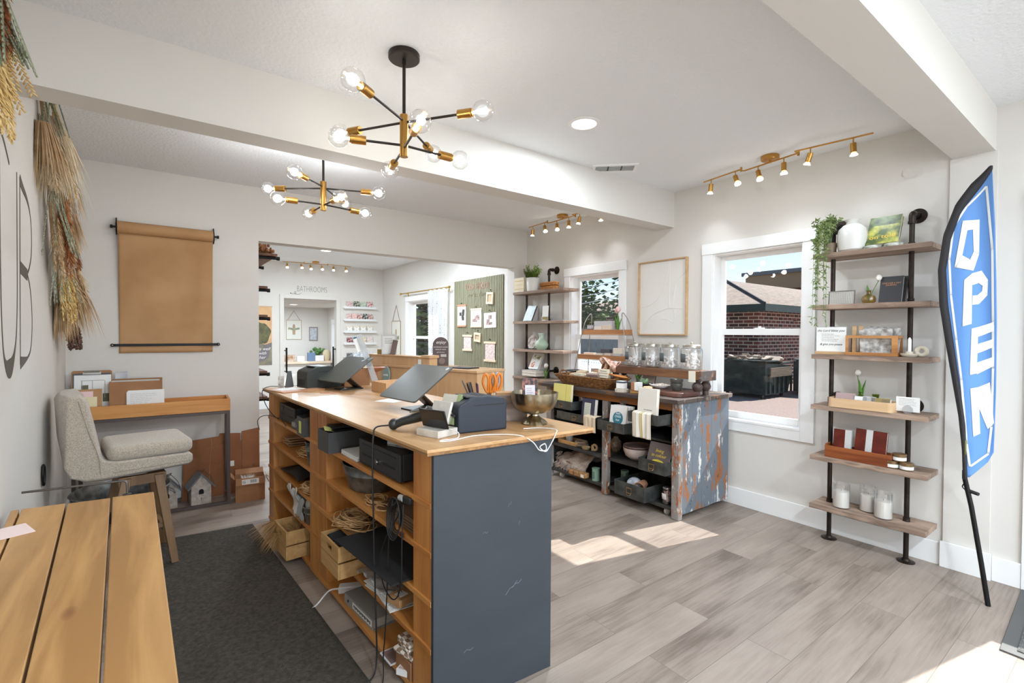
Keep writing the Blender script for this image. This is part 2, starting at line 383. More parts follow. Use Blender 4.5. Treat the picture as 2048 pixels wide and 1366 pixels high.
# baseboards
struct('baseboard_right', MB().box(WX-.014, WX, .775, 4.77, 0, .135).box(WX-.014, WX, .44, .555, 0, .135).box(WX-.014, WX, -3.3, -.72, 0, .135).box(WX-.014, WX, 4.91, 9.5, 0, .135), TRIM, bevel=.002)
struct('baseboard_pilaster', B(WX-.03, WX-.0145, .555, .775, 0, .15), TRIM, bevel=.002)
struct('baseboard_back', MB().box(-.50, .755, BY-.014, BY, 0, .135).box(3.57, WX, BY-.014, BY, 0, .135), TRIM, bevel=.002)
struct('baseboard_far', MB().box(.56, 1.84, 9.486, 9.5, 0, .135).box(2.91, WX, 9.486, 9.5, 0, .135), TRIM, bevel=.002)
bl = MB(); bl.prism([(LW(BY)+.0, BY), (LW(BY)+.014, BY), (LW(-3.3)+.014, -3.3), (LW(-3.3), -3.3)], 0, .135); struct('baseboard_left', bl, TRIM)
# far doorway casing
struct('trim_4', MB().box(1.84, 1.91, 9.48, 9.5, 0, 2.05).box(2.84, 2.91, 9.48, 9.5, 0, 2.05).box(1.91, 2.84, 9.48, 9.5, 1.98, 2.05), WALL, label='painted casing around the far doorway', bevel=.002)
# windows
solo_plate = struct('trim_5', MB().lathe([(0, -.0), (.034, 0), (.036, -.004), (0, -.005)], (WX, .955, 2.375), 30, axis=(1, 0, 0)), WALL, label='round painted cover plate high on the right wall')
def window(n, y0, y1, z0, z1, mid, label, y_casing=.09, lock=True):
    w = bpy.data.objects.new('window_%d' % n, None); COL.objects.link(w); w.location = (WX, (y0+y1)/2, z0); w['kind'] = 'structure'; w['label'] = label
    hw = (y1-y0)/2; h = z1-z0; c = y_casing; t = .018
    # casing: side boards, head board that oversails, apron
    struct('casing', MB().box(-t, 0, -hw-c, -hw, -.085, h).box(-t, 0, hw, hw+c, -.085, h).box(-t-.004, 0, -hw-c-.004, hw+c+.004, h, h+.09).box(-t, 0, -hw, hw, -.085, -.012), TRIM, w, bevel=.0015)
    struct('sill', B(-.022, .105, -hw, hw, -.012, .006), TRIM, w, bevel=.002)
    struct('jamb', MB().box(0, .15, -hw, -hw+.012, .006, h).box(0, .15, hw-.012, hw, .006, h).box(0, .15, -hw+.012, hw-.012, h-.012, h), TRIM, w)
    fw = .038; mz = mid-z0
    up = MB(); X0, X1 = .1, .125
    up.box(X0, X1, -hw+.012, -hw+.012+fw, mz-.02, h-.012).box(X0, X1, hw-.012-fw, hw-.012, mz-.02, h-.012).box(X0, X1, -hw+.012+fw, hw-.012-fw, h-.012-fw, h-.012).box(X0, X1, -hw+.012+fw, hw-.012-fw, mz-.02, mz+.02)
    u = struct('upper_sash', up, TRIM, w, bevel=.002)
    lo = MB(); X0, X1 = .07, .1
    lo.box(X0, X1, -hw+.012, -hw+.012+fw, .006, mz+.028).box(X0, X1, hw-.012-fw, hw-.012, .006, mz+.028).box(X0, X1, -hw+.012+fw, hw-.012-fw, mz-.022, mz+.028).box(X0, X1, -hw+.012+fw, hw-.012-fw, .006, .006+fw+.012)
    l = struct('lower_sash', lo, TRIM, w, bevel=.002)
    struct('pane', B(.11, .114, -hw+.05, hw-.05, mz+.02, h-.05), PANE, u)
    struct('pane', B(.083, .087, -hw+.05, hw-.05, .056, mz-.022), PANE, l)
    if lock: struct('sash_lock', MB().box(.072, .1, -.035, .035, mz+.028, mz+.036).cyl((.085, 0, mz+.036), (.085, 0, mz+.048), .012), TRIM, l)
    struct('screen', B(.128, .1295, -hw+.05, hw-.05, .05, mz-.02), SCREENM, w)
    return w
window(1, 1.56, 2.26, .68, 2.035, 1.385, 'white sash window right of the framed art, brick building outside')
window(2, 3.27, 3.98, .68, 2.005, 1.33, 'white sash window behind the wire ladder stand, trees outside')
window(3, 6.87, 8.28, .68, 1.935, 1.28, 'white sash window in the far room behind the lace curtain', lock=False)
window(4, 11.02, 11.88, .82, 1.58, 1.2, 'small bright window seen through the far doorway', y_casing=.06, lock=False).location.x = 3.47
# entrance door at the right edge of the frame
d = bpy.data.objects.new('door_1', None); COL.objects.link(d); d.location = (WX, .34, 0); d['kind'] = 'structure'; d['label'] = 'white glazed entrance door and casing at the right edge'
struct('casing', MB().box(-.018, 0, 0, .10, 0, 2.03).box(-.018, 0, -1.04, -.94, 0, 2.03).box(-.022, 0, -1.045, .105, 2.03, 2.14), TRIM, d, bevel=.002)
lf = struct('door_leaf', MB().box(.06, .10, -.94, -.84, .01, 2.02).box(.06, .10, -.09, 0, .01, 2.02).box(.06, .10, -.84, -.09, .01, .86).box(.06, .10, -.84, -.09, 1.93, 2.02), TRIM, d, bevel=.003)
struct('pane', B(.078, .082, -.84, -.09, .86, 1.93), PANE, lf)
struct('door_knob', MB().cyl((.06, -.88, .98), (.03, -.88, .98), .012).ball((.015, -.88, .98), .027), BRASS, lf)
# unseen shop-front window added behind the camera as an opening for the fill lamp
w5 = bpy.data.objects.new('window_5', None); COL.objects.link(w5); w5.location = (1.525, -3.3, .5); w5['kind'] = 'structure'
struct('frame', MB().box(-1.425, -1.365, -.12, .02, 0, 1.9).box(1.365, 1.425, -.12, .02, 0, 1.9).box(-1.365, 1.365, -.12, .02, 0, .06).box(-1.365, 1.365, -.12, .02, 1.84, 1.9).box(-.03, .03, -.12, .02, .06, 1.84), TRIM, w5)

# ================= outside =================
asph = mat('asphalt', (168, 146, 134), .9, col2=(146, 126, 116), vscale=30, bump=.1)
struct('ground', B(3.95, 110, -40, 90, -.9, -.75), asph, label='sunlit asphalt yard outside the windows')
bm_ = bpy.data.materials.new('red_brick'); bm_.use_nodes = True; n = bm_.node_tree; b = n.nodes['Principled BSDF']; tc = n.nodes.new('ShaderNodeTexCoord')
sx = n.nodes.new('ShaderNodeSeparateXYZ'); n.links.new(tc.outputs['Object'], sx.inputs[0]); a = n.nodes.new('ShaderNodeMath'); n.links.new(sx.outputs[0], a.inputs[0]); n.links.new(sx.outputs[1], a.inputs[1])
cx = n.nodes.new('ShaderNodeCombineXYZ'); n.links.new(a.outputs[0], cx.inputs[0]); n.links.new(sx.outputs[2], cx.inputs[1])
br = n.nodes.new('ShaderNodeTexBrick'); n.links.new(cx.outputs[0], br.inputs[0]); br.inputs['Scale'].default_value = 1
br.inputs['Brick Width'].default_value = .3; br.inputs['Row Height'].default_value = .105; br.inputs['Mortar Size'].default_value = .014
br.inputs['Color1'].default_value = C3((112, 62, 54)); br.inputs['Color2'].default_value = C3((44, 36, 38)); br.inputs['Mortar'].default_value = C3((188, 172, 158)); br.inputs['Bias'].default_value = -.1
n.links.new(br.outputs[0], b.inputs['Base Color']); b.inputs['Roughness'].default_value = .9
shm = mat('asphalt_shingles', (150, 134, 118), .9, col2=(112, 98, 88), vscale=5, stretch=(1, 1, 6), detail=6)
DG = mat('dark_green_fascia', (34, 54, 54), .6)
bt = thing('brick_building', 'low brick building with a shingled hip roof outside the right window', 'building', (19.0, 9.45, -.75)); bt.scale = (1.35, 1.35, 1.35)
B(0, 18, 0, 9, 0, 2.25).build('wall', bm_, bt)
ro = MB(); E0, Ez = -.35, 2.42
A = [(E0, E0), (18.3, E0), (18.3, 9.35), (E0, 9.35)]; R1, R2 = (4.4, 3.6, 3.75), (14, 3.6, 3.75)
V = [ro.v((x, y, Ez)) for x, y in A]; r1, r2 = ro.v(R1), ro.v(R2)
ro.f([V[0], V[1], r2, r1]); ro.f([V[1], V[2], r2]); ro.f([V[2], V[3], r1, r2]); ro.f([V[3], V[0], r1]); ro.f(V[::-1]); ro.build('roof', shm, bt, solid=.0)
MB().box(-.37, 18.32, -.37, -.33, 2.22, 2.43).box(-.37, -.33, -.33, 9.35, 2.22, 2.43).build('fascia', DG, bt)
MB().tube([(-.33, -.33, 2.45), (4.4, 3.6, 3.79)], .035, 6).build('roof_ridge_cap', mat('dark_ridge', (52, 50, 54), .8), bt)
for i in range(4):
    l = MB().tube([(2.2+1.9*i, 0, 2.0), (2.2+1.9*i, -.25, 2.02), (2.2+1.9*i, -.36, 1.92)], .012, 6); l.lathe([(.02, 0), (.13, -.12), (.14, -.13)], (2.2+1.9*i, -.36, 1.93), 14)
    l.build('wall_light', BLK_M, bt)
b2 = thing('flat_roofed_building', 'dark red building with a tan fascia rising behind the shingled roof', 'building', (46, 13.5, -.75)); b2.scale = (1.35, 1.35, 1.35)
B(0, 20, -12, 7, 0, 4.6).build('wall', mat('dark_red_wall', (92, 44, 46), .8), b2)
B(-.6, 20.6, -12.6, 7.6, 4.6, 5.6).build('fascia', mat('tan_fascia', (142, 122, 98), .8), b2)
B(-.8, 20.8, -12.8, 7.8, 5.6, 5.85).build('roof', mat('grey_metal_roof', (96, 104, 110), .6), b2)
MB().box(-.05, .02, 2, 4.4, 3.4, 4.1).box(-.05, .02, -4, -2, 3.4, 4.1).build('window', mat('dark_window', (70, 84, 100), .2), b2)
# dumpsters
DGR = mat('dumpster_green', (40, 58, 54), .6, col2=(30, 42, 42), vscale=6)
def dumpster(loc, rot, label, full):
    t = thing('dumpster', label, 'dumpster', loc, rot, None); t.scale = (.85, .85, .85)
    b = MB(); b.prism([(-1.1, .15), (.75, .15), (1.0, .9), (.8, 1.25), (-1.15, 1.4)], -.9, .9, 'XZ'); bo = b.build('body', DGR, t, bevel=.01)
    r = MB()
    for k in range(6): r.box(-.9+.36*k, -.82+.36*k, -.96, -.9, .2, .95)
    r.build('ribs', DGR, t)
    MB().box(-1.15, -.02, -.92, .92, 1.42, 1.47).box(.05, .95, -.92, .92, 1.32, 1.37).build('lid', DGR, t)
    for x in (-.95, .6):
        for y in (-.7, .7): MB().cyl((x, y-.04, .08), (x, y+.04, .08), .08).build('wheel', BLACK, t)
    if full:
        c = MB(); rr = random.Random(3)
        for k in range(40): c.obox((rr.uniform(-.9, .5), rr.uniform(-.8, .8), 1.45+rr.random()*.14), (.35, .3, .03), Matrix.Rotation(rr.random()*3, 3, 'Z') @ Matrix.Rotation(rr.uniform(-.6, .6), 3, 'X'))
        o = c.build('load', mat('pale_cardboard_heap', (206, 188, 168), .9), t)
        B(-.95, .8, -1.02, -.97, .85, 1.2).build('side_board', wood('grey_planks', (132, 118, 98), (96, 84, 70), 'X', .8), t)
dumpster((16.9, 8.45, -.75), 0.0, 'dark green dumpster heaped with flattened cardboard, outside the right window', True)
dumpster((19.2, 7.3, -.75), 0.3, 'dark green dumpster cut off by the right side of the window frame', False)
# trees, fence and the corrugated roof outside the second window
LF = mat('tree_foliage', (36, 56, 28), .8, col2=(84, 112, 46), vscale=1.5)
def tree(loc, h, r, seed, label, nleaf=4200, low=.35):
    t = thing('leafy_tree', label, 'tree', loc, 0, 'trees beyond the yard'); rr = random.Random(seed)
    tr = MB().tube(smooth([(0, 0, 0), (.1, .05, h*.3), (-.05, .1, h*.6), (.1, 0, h*.9)], 4), .16, 8, taper=lambda u: 1-.7*u)
    for k in range(7):
        a = rr.random()*6.3; z = h*(.3+.08*k); tr.tube(smooth([(0, 0, z), (math.cos(a)*r*.5, math.sin(a)*r*.5, z+.4), (math.cos(a)*r*.9, math.sin(a)*r*.9, z+.5)], 3), .05, 5, taper=lambda u: 1-.6*u)
    tr.build('trunk', mat('bark', (78, 64, 52), .9), t)
    cr = MB(); cl = [(rr.gauss(0, r*.45), rr.gauss(0, r*.45), h*low+rr.random()*h*(1-low)) for _ in range(60)]
    for k in range(nleaf):
        c = rr.choice(cl); p = Vector((c[0]+rr.gauss(0, .3), c[1]+rr.gauss(0, .3), c[2]+rr.gauss(0, .25))); s = rr.uniform(.09, .17)
        M = Matrix.Rotation(rr.random()*6.3, 3, 'Z') @ Matrix.Rotation(rr.random()*3, 3, 'X')
        cr.f([cr.v(p+M @ Vector(q)*s) for q in ((-1, 0, 0), (0, -.55, 0), (1, 0, .2), (0, .55, 0))])
    cr.build('crown', LF, t)
tree((10.3, 12.8, -.75), 5.8, 1.2, 1, 'dark leafy tree filling the upper left of the second window', 5200)
tree((13.6, 10.6, -.75), 5.2, 1.0, 2, 'leafy tree at the right of the second window with pale leaves')
tree((16.0, 16.6, -.75), 7.0, 1.6, 3, 'tall tree standing behind the other yard trees')
tree((6.6, 12.5, -.75), 5.0, 1.3, 4, 'leafy tree seen beside the lace curtain', 5200, .1)
fe = MB()
for k in range(24): fe.box(8.6, 8.63, 5.6+k*.26, 5.84+k*.26, 0, 2.17)
fe.box(8.63, 8.68, 5.6, 11.8, 1.85, 1.93).box(8.58, 8.7, 5.55, 11.85, 2.17, 2.23)
solo('yard_fence', fe, mat('blue_grey_fence', (112, 126, 134), .7), 'blue-grey board fence below the trees outside the second window', 'fence', (0, 0, -.75))
cg = MB(); cg.grid(lambda u, v: (5.2+1.5*v, 5.0+1.9*u, .62+.25*v+.02*math.sin(u*2*PI*28)), 224, 2)
t = thing('metal_shed', 'low shed with a pale corrugated metal roof outside the second window', 'shed', (0, 0, 0))
cg.build('roof', mat('corrugated_metal', (168, 178, 180), .4, metal=.5), t, solid=.006)
B(5.3, 6.6, 5.1, 6.8, -.75, .61).build('wall', mat('shed_wall', (120, 132, 132), .7), t)
for i, z in enumerate((2.35, 2.18, 2.02)):
    solo('overhead_wire', MB().tube(smooth([(7.8, 5, z+.35), (7.7, 8, z), (7.6, 11.5, z+.05)], 8), .008, 5), mat('wire_grey', (200, 204, 206), .5), ['highest', 'middle', 'lowest'][i]+' of the three overhead wires crossing the trees', 'wire', group='overhead wires outside the second window')
# ================= ceiling fixtures =================
BULBGL = clear('clear_bulb_glass', (255, 255, 255), .05, .01)
FIL = emis('glowing_filament', (255, 250, 240), 26)
LED = emis('lit_led_lens', (255, 250, 240), 9)
def point(name, loc, power, parent=None, r=.03, color=(.84, .91, 1)):
    l = bpy.data.lights.new(name, 'POINT'); l.energy = power; l.shadow_soft_size = r; l.color = color
    o = bpy.data.objects.new(name, l); COL.objects.link(o); o.location = loc
    if parent: o.parent = parent
    return o
def chandelier(loc, arms, label, zh=2.17, W=.1):
    """arms: (z, (x,y), (x,y)) bulb centres in room coordinates"""
    x0, y0 = loc; t = thing('sputnik_chandelier', label, 'chandelier', (x0, y0, H), 0, 'two sputnik chandeliers')
    MB().lathe([(0, 0), (.068, 0), (.07, -.004), (.07, -.024), (.066, -.028), (0, -.028)], (0, 0, 0), 40).build('ceiling_canopy', BRONZE, t)
    MB().cyl((0, 0, -.028), (0, 0, -.05), .009).cyl((0, 0, -.05), (0, 0, -.062), .007).cyl((0, 0, -.062), (0, 0, -.28), .0075).build('stem', BRONZE, t)
    MB().cyl((0, 0, -.275), (0, 0, zh-H), .019, n=28).build('hub', BRASS, t, bevel=.002)
    for z, a, b in arms:
        for e in (a, b):
            c = Vector((e[0]-x0, e[1]-y0, z-H)); d = Vector((c.x, c.y, 0)); L = d.length; d.normalize(); cz = z-H
            P = lambda s: (d.x*s, d.y*s, cz)
            ar = MB().cyl(P(0), P(L-.1), .0055, n=10).build('arm', BRONZE, t)
            MB().cyl(P(L-.115), P(L-.052), .0195, n=24).cyl(P(L-.052), P(L-.045), .0165, n=24).build('socket', BRASS, ar, bevel=.001)
            bl = MB().lathe([(.013, -.05), (.0135, -.044), (.026, -.037), (.040, -.022), (.0455, 0), (.042, .019), (.030, .035), (.014, .0435), (0, .0455)], P(L), 28, axis=d).build('bulb', BULBGL, ar)
            f = MB(); x, y, _ = frame_from(d)
            for k in range(4):
                w_ = math.cos(k*PI/2)*x+math.sin(k*PI/2)*y; q = Vector(P(L)); f.cyl(q-d*.024+w_*.0055, q+d*.018+w_*.012, .0034, n=6)
            f.cyl(Vector(P(L))-d*.045, Vector(P(L))-d*.024, .005, n=8)
            f.build('filament', FIL, bl)
            point('bulb_light', P(L), W, t)
    return t
chandelier((.927, 2.083), [(2.332, (.62, 1.86), (1.22, 2.36)), (2.327, (1.15, 1.77), (.735, 2.385)), (2.223, (.66, 2.17), (1.225, 2.09)), (2.209, (.86, 1.78), (.99, 2.40))],
           'large brass and black sputnik chandelier in front of the ceiling beam')
chandelier((.91, 3.32), [(2.326, (.69, 3.12), (1.16, 3.66)), (2.316, (.62, 3.55), (1.24, 3.20)), (2.211, (.64, 3.35), (1.21, 3.38)), (2.205, (.94, 3.06), (.89, 3.61))],
           'smaller-looking sputnik chandelier hanging behind the ceiling beam', 2.17, 1.3)
def track(loc, rz, label, segs, heads, W=2.8):
    """segs: bar polylines; heads: (x, y, aim dx, dy)"""
    t = thing('track_light', label, 'track light', (loc[0], loc[1], H), rz, 'brass track lights')
    MB().lathe([(0, 0), (.058, 0), (.06, -.004), (.06, -.026), (.056, -.03), (0, -.03)], (0, 0, 0), 36).build('canopy', BRASS, t)
    b = MB()
    for i, (p, q) in enumerate(segs):
        b.cyl((*p, -.045), (*q, -.045), .0055, n=8)
        if i: b.cyl((*segs[i-1][1], -.03), (*segs[i-1][1], -.062), .008, n=10); b.cyl((*segs[i-1][1], -.055), (*p, -.045), .005, n=8)
    b.cyl((0, 0, -.03), (0, 0, -.05), .008, n=10)
    b.build('bar', BRASS, t)
    for k, (x, y, ax, ay) in enumerate(heads):
        p = Vector((x, y, -.045)); q = p+Vector((0, 0, -.04)); d = Vector((ax, ay, -1)).normalized()
        h = MB().cyl(p, q, .004, n=8).cyl(q-d*.006, q+d*.052, .0165, n=20).build('spot_head', BRASS, t, bevel=.0008)
        MB().lathe([(.015, 0), (.024, .016), (.0245, .02)], q+d*.052, 20, axis=d).build('lamp_cup', clear('lamp_cup_glass', (250, 250, 250), .2, .1), h)
        MB().lathe([(0, 0), (.021, 0), (.0215, .003), (0, .003)], q+d*.066, 20, axis=d).build('lens', LED, h)
        l = bpy.data.lights.new('spot_light', 'SPOT'); l.energy = W; l.spot_size = math.radians(105); l.spot_blend = .8; l.shadow_soft_size = .02; l.color = (.84, .91, 1)
        o = bpy.data.objects.new('spot_light', l); COL.objects.link(o); o.parent = t; o.location = q+d*.075
        o.rotation_euler = d.to_track_quat('-Z', 'Y').to_euler()
SEG = [((-.54, .04), (-.20, -.02)), ((-.20, .03), (.20, -.03)), ((.20, -.08), (.62, -.02))]
HD = [(-.47, .03, -.15, .05), (-.25, -.01, .45, -.25), (-.09, .01, .35, -.25), (.10, -.015, .05, -.05), (.29, -.07, -.35, .1), (.52, -.035, .05, .05)]
track((3.53, 1.69), -PI/2+.0, 'brass six-head track light near the right ceiling beam', SEG, HD)
track((3.53, 3.86), -PI/2+.12, 'brass six-head track light over the back right corner', SEG, HD)
track((2.36, 9.1), 0, 'brass six-head track light seen through the opening in the far room', SEG, [(a, b, c*.3, -.5-.2*(i % 2)) for i, (a, b, c, d) in enumerate(HD)])
def downlight(x, y, label, power, zc=H):
    t = thing('recessed_light', label, 'ceiling light', (x, y, zc), 0, 'recessed ceiling lights')
    MB().lathe([(.072, -.001), (.075, -.006), (.094, -.004), (.096, 0)], (0, 0, 0), 48).build('trim_ring', TRIM, t)
    MB().lathe([(0, -.004), (.073, -.004), (.073, -.001), (0, -.001)], (0, 0, 0), 40).build('lens', emis('lit_diffuser', (255, 252, 246), 3.2), t)
    l = bpy.data.lights.new('downlight', 'AREA'); l.shape = 'DISK'; l.size = .145; l.energy = power; l.color = (.77, .88, 1)
    o = bpy.data.objects.new('downlight', l); COL.objects.link(o); o.parent = t; o.location = (0, 0, -.008)
downlight(2.10, 2.11, 'round lit recessed light in the main ceiling between the chandelier and the right wall', 13)
downlight(2.17, 7.78, 'round lit recessed light in the far room ceiling', 30)
# fill downlights added over the unseen part of the shop behind the camera
for x, y in ((2.1, -.9), (.5, -.9), (2.1, -2.4), (.5, -2.4)): downlight(x, y, 'added fill downlight, unseen, over the front part of the shop', 26)
for x, y in ((2.9, 6.0), (1.6, 6.0)): downlight(x, y, 'added fill downlight, unseen, over the near part of the far room', 21)  # more fill downlights, added out of view to brighten the far room
downlight(2.4, 11.0, 'added fill downlight in the small room behind the far doorway', 22, 1.95)  # downlight added to brighten the room beyond the doorway
# ceiling vent
vt = thing('ceiling_vent', 'white slatted air vent in the ceiling near the beam', 'vent', (2.845, 2.528, H), math.radians(-43))
MB().ring([(-.17, -.085), (.17, -.085), (.17, .085), (-.17, .085)], [(-.145, -.06), (.145, -.06), (.145, .06), (-.145, .06)], -.008, 0, 'XY').build('frame', TRIM, vt)
B(-.145, .145, -.06, .06, -.002, 0).build('backing', mat('vent_dark', (90, 88, 86), .8), vt)
for k in range(3):
    b = MB()
    for i in range(7): b.obox((-.1+.1*k, -.05+i*.0167, -.005), (.088, .011, .0015), Matrix.Rotation(.6, 3, 'X'))
    b.build('louvre_panel', TRIM, vt)
# ================= wall lettering on the left wall =================
LWM = Matrix(((-.04, 0, 1, 0), (1, 0, 0, 0), (0, 1, 0, 0), (0, 0, 0, 1)))   # (along y, up, off the wall)
def stroke(b, pts, wds, off=.0015):
    """flat stroke of varying width on the left wall: pts (y,z), widths"""
    n = len(pts); L = []; R_ = []
    for i, (y, z) in enumerate(pts):
        p = Vector(pts[max(0, i-1)]); q = Vector(pts[min(n-1, i+1)]); d = (q-p).normalized(); nn = Vector((-d.y, d.x))*wds[i]/2
        L.append(Vector((y, z))+nn); R_.append(Vector((y, z))-nn)
    for i in range(n-1):
        q = []
        for o in (.0003, off):
            q.append([b.v((LW(p.x)+o, p.x, p.y)) for p in (L[i], L[i+1], R_[i+1], R_[i])])
        b.f(q[1]); b.f(q[0][::-1])
        for k in range(4): b.f([q[0][k], q[0][(k+1) % 4], q[1][(k+1) % 4], q[1][k]])
def sm2(pts, n=6): return [(v.x, v.y) for v in smooth([(p[0], p[1], 0) for p in pts], n)]
OL = mat('olive_vinyl', (84, 78, 66), .6)
t = thing('wall_lettering', 'dark thin art-deco lettering and arch on the left wall', 'lettering', (0, 0, 0))
b = MB(); P = sm2([(2.717, 1.995), (2.705, 1.75), (2.69, 1.5), (2.66, 1.36), (2.60, 1.275), (2.52, 1.232), (2.44, 1.245), (2.39, 1.30), (2.365, 1.42), (2.358, 1.6), (2.36, 1.8), (2.365, 1.99)])
n_ = len(P); stroke(b, P, [.012+.06*math.exp(-((i/n_-.46)/.09)**2) for i in range(n_)]); b.build('letter_u', OL, t)
b = MB(); stroke(b, [(2.79, 1.995), (2.765, 1.6), (2.745, 1.232)], [.012]*3)
P = sm2([(2.79, 1.985), (2.87, 1.965), (2.97, 1.945), (3.06, 1.90), (3.10, 1.82), (3.09, 1.72), (3.03, 1.655), (2.96, 1.617)]); stroke(b, P, [.045-.033*min(1, i/len(P)*2.2) for i in range(len(P))])
stroke(b, [(2.77, 1.628), (2.96, 1.612)], [.05, .05])
P = sm2([(2.96, 1.617), (3.04, 1.56), (3.085, 1.46), (3.08, 1.36), (3.03, 1.285), (2.95, 1.255), (2.85, 1.245), (2.745, 1.24)]); stroke(b, P, [.012+.045*max(0, i/len(P)-.72)/.28 for i in range(len(P))]); b.build('letter_b', OL, t)
b = MB(); P = sm2([(2.10, 1.98), (2.2, 2.04), (2.32, 2.055), (2.43, 2.045), (2.55, 1.985)]); stroke(b, P, [.014]*len(P)); b.build('arch', OL, t)
# ================= dried-flower garlands =================
def tuft(b, base, d, L, r, n, rr, spread=.5, w=.0018, droop=.25):
    """bundle of fine tapering fronds leaving base along d"""
    x, y, d = frame_from(d)
    for _ in range(n):
        a = rr.random()*2*PI; s = rr.random()**.5; dd = (d+(x*math.cos(a)+y*math.sin(a))*spread*s).normalized()
        l = L*rr.uniform(.6, 1.05); p = Vector(base)+(x*math.cos(a)+y*math.sin(a))*r*.25*s; side = dd.cross(Vector((rr.random()-.5, rr.random()-.5, rr.random()-.5))).normalized()*w*rr.uniform(.7, 1.8)
        m_ = p+dd*l*.55; q = p+dd*l+Vector((0, 0, -droop*l*rr.random()))
        v = [b.v(p-side*.5), b.v(p+side*.5), b.v(m_+side), b.v(m_-side), b.v(q)]
        b.f([v[0], v[1], v[2], v[3]]); b.f([v[3], v[2], v[4]])
def plume(b, base, d, L, r, rr, dens=90, fl=.05, w=.0022):
    """a feathery grass head: short fronds leaving a drooping spine all along it"""
    base = Vector(base); d = Vector(d).normalized(); x, y, _ = frame_from(d)
    for i in range(dens):
        u = i/dens; p = base+d*L*u+Vector((0, 0, -.12*L*u*u)); wid = r*math.sin(PI*min(1, u*.9+.12))**.7
        a = rr.random()*2*PI; o = (x*math.cos(a)+y*math.sin(a)); dd = (d*1.1+o*.75+Vector((0, 0, -.2))).normalized(); l = wid*rr.uniform(.7, 1.4)+.006
        sd = dd.cross(o).normalized()*w; q = p+dd*l
        v = [b.v(p-sd), b.v(p+sd), b.v(p+dd*l*.6+sd), b.v(p+dd*l*.6-sd), b.v(q)]; b.f([v[0], v[1], v[2], v[3]]); b.f([v[3], v[2], v[4]])
GC = {k: mat('dried_'+k, c, .9, col2=c2, vscale=25) for k, c, c2 in (('cream', (236, 218, 188), (216, 192, 156)), ('tan', (212, 182, 142), (186, 150, 108)), ('gold', (232, 202, 140), (212, 174, 108)), ('rust', (190, 126, 78), (160, 98, 60)), ('brown', (124, 92, 76), (92, 66, 56)), ('sage', (172, 176, 150), (132, 138, 112)), ('white', (240, 234, 222), (226, 214, 194)))}
def garland(label, spec, seed, core):
    t = thing('dried_flower_garland', label, 'garland', (0, 0, 0), 0, None); rr = random.Random(seed)
    MB().tube(smooth(core, 5), .016, 6).build('stem_bundle', GC['tan'], t)
    parts = {}
    for ix, (kind, colr, base, d, L, r) in enumerate(spec):
        base = (LW(base[1])+.012+(base[0]-LW(base[1]))*.42, base[1], base[2]); d = (d[0]*.25, d[1]*.8, d[2])
        b = parts.setdefault((kind, colr, ix), MB())
        if kind == 'tuft': tuft(b, base, d, L, r, 260, rr, spread=r*2.1, w=.0014)
        elif kind == 'plume':
            for k in range(4): plume(b, Vector(base)+Vector((rr.uniform(0, .03), rr.uniform(-.04, .04), rr.uniform(-.04, .04))), Vector(d)+Vector((rr.uniform(-.02, .14), rr.uniform(-.35, .35), rr.uniform(-.1, .1))), L*rr.uniform(.75, 1.1), r, rr, 130)
        elif kind == 'ear':
            for k in range(7):
                p = Vector(base)+Vector((rr.uniform(-.01, .04), rr.uniform(-.035, .035), rr.uniform(-.02, .02))); dd = (Vector(d)+Vector((rr.uniform(-.1, .3), rr.uniform(-.4, .4), 0))).normalized()
                for i in range(26):
                    u = i/26; q = p+dd*L*u; x, y, _ = frame_from(dd); s = 1 if i % 2 else -1
                    b.obox(q+x*s*.006, (.004, .004, .016), (dd*.8+x*s*.5).to_track_quat('Z', 'X').to_matrix())
        elif kind == 'cone':
            for k in range(8):
                p = Vector(base)+Vector((rr.uniform(0, .04), rr.uniform(-.05, .05), rr.uniform(-.04, .04))); dd = (Vector(d)+Vector((rr.uniform(-.1, .25), rr.uniform(-.3, .3), 0))).normalized()
                for i in range(70):
                    u = rr.random(); a = rr.random()*6.3; x, y, _ = frame_from(dd); o = x*math.cos(a)+y*math.sin(a); w_ = .017*math.sin(PI*(.15+.8*u))
                    b.obox(p+dd*L*u+o*w_, (.007, .004, .013), (dd+o*.6).to_track_quat('Z', 'X').to_matrix())
    for (kind, colr, ix), b in parts.items():
        for v_ in b.bm.verts: v_.co.x = max(v_.co.x, LW(v_.co.y)+.004)
        b.build({'tuft': 'pampas_spray', 'plume': 'feather_plume', 'ear': 'grain_ears', 'cone': 'seed_heads'}[kind], GC[colr], t, ang=180)
gy = lambda y, o=.03: LW(y)+o
DN = (.12, .15, -1)
sp = []
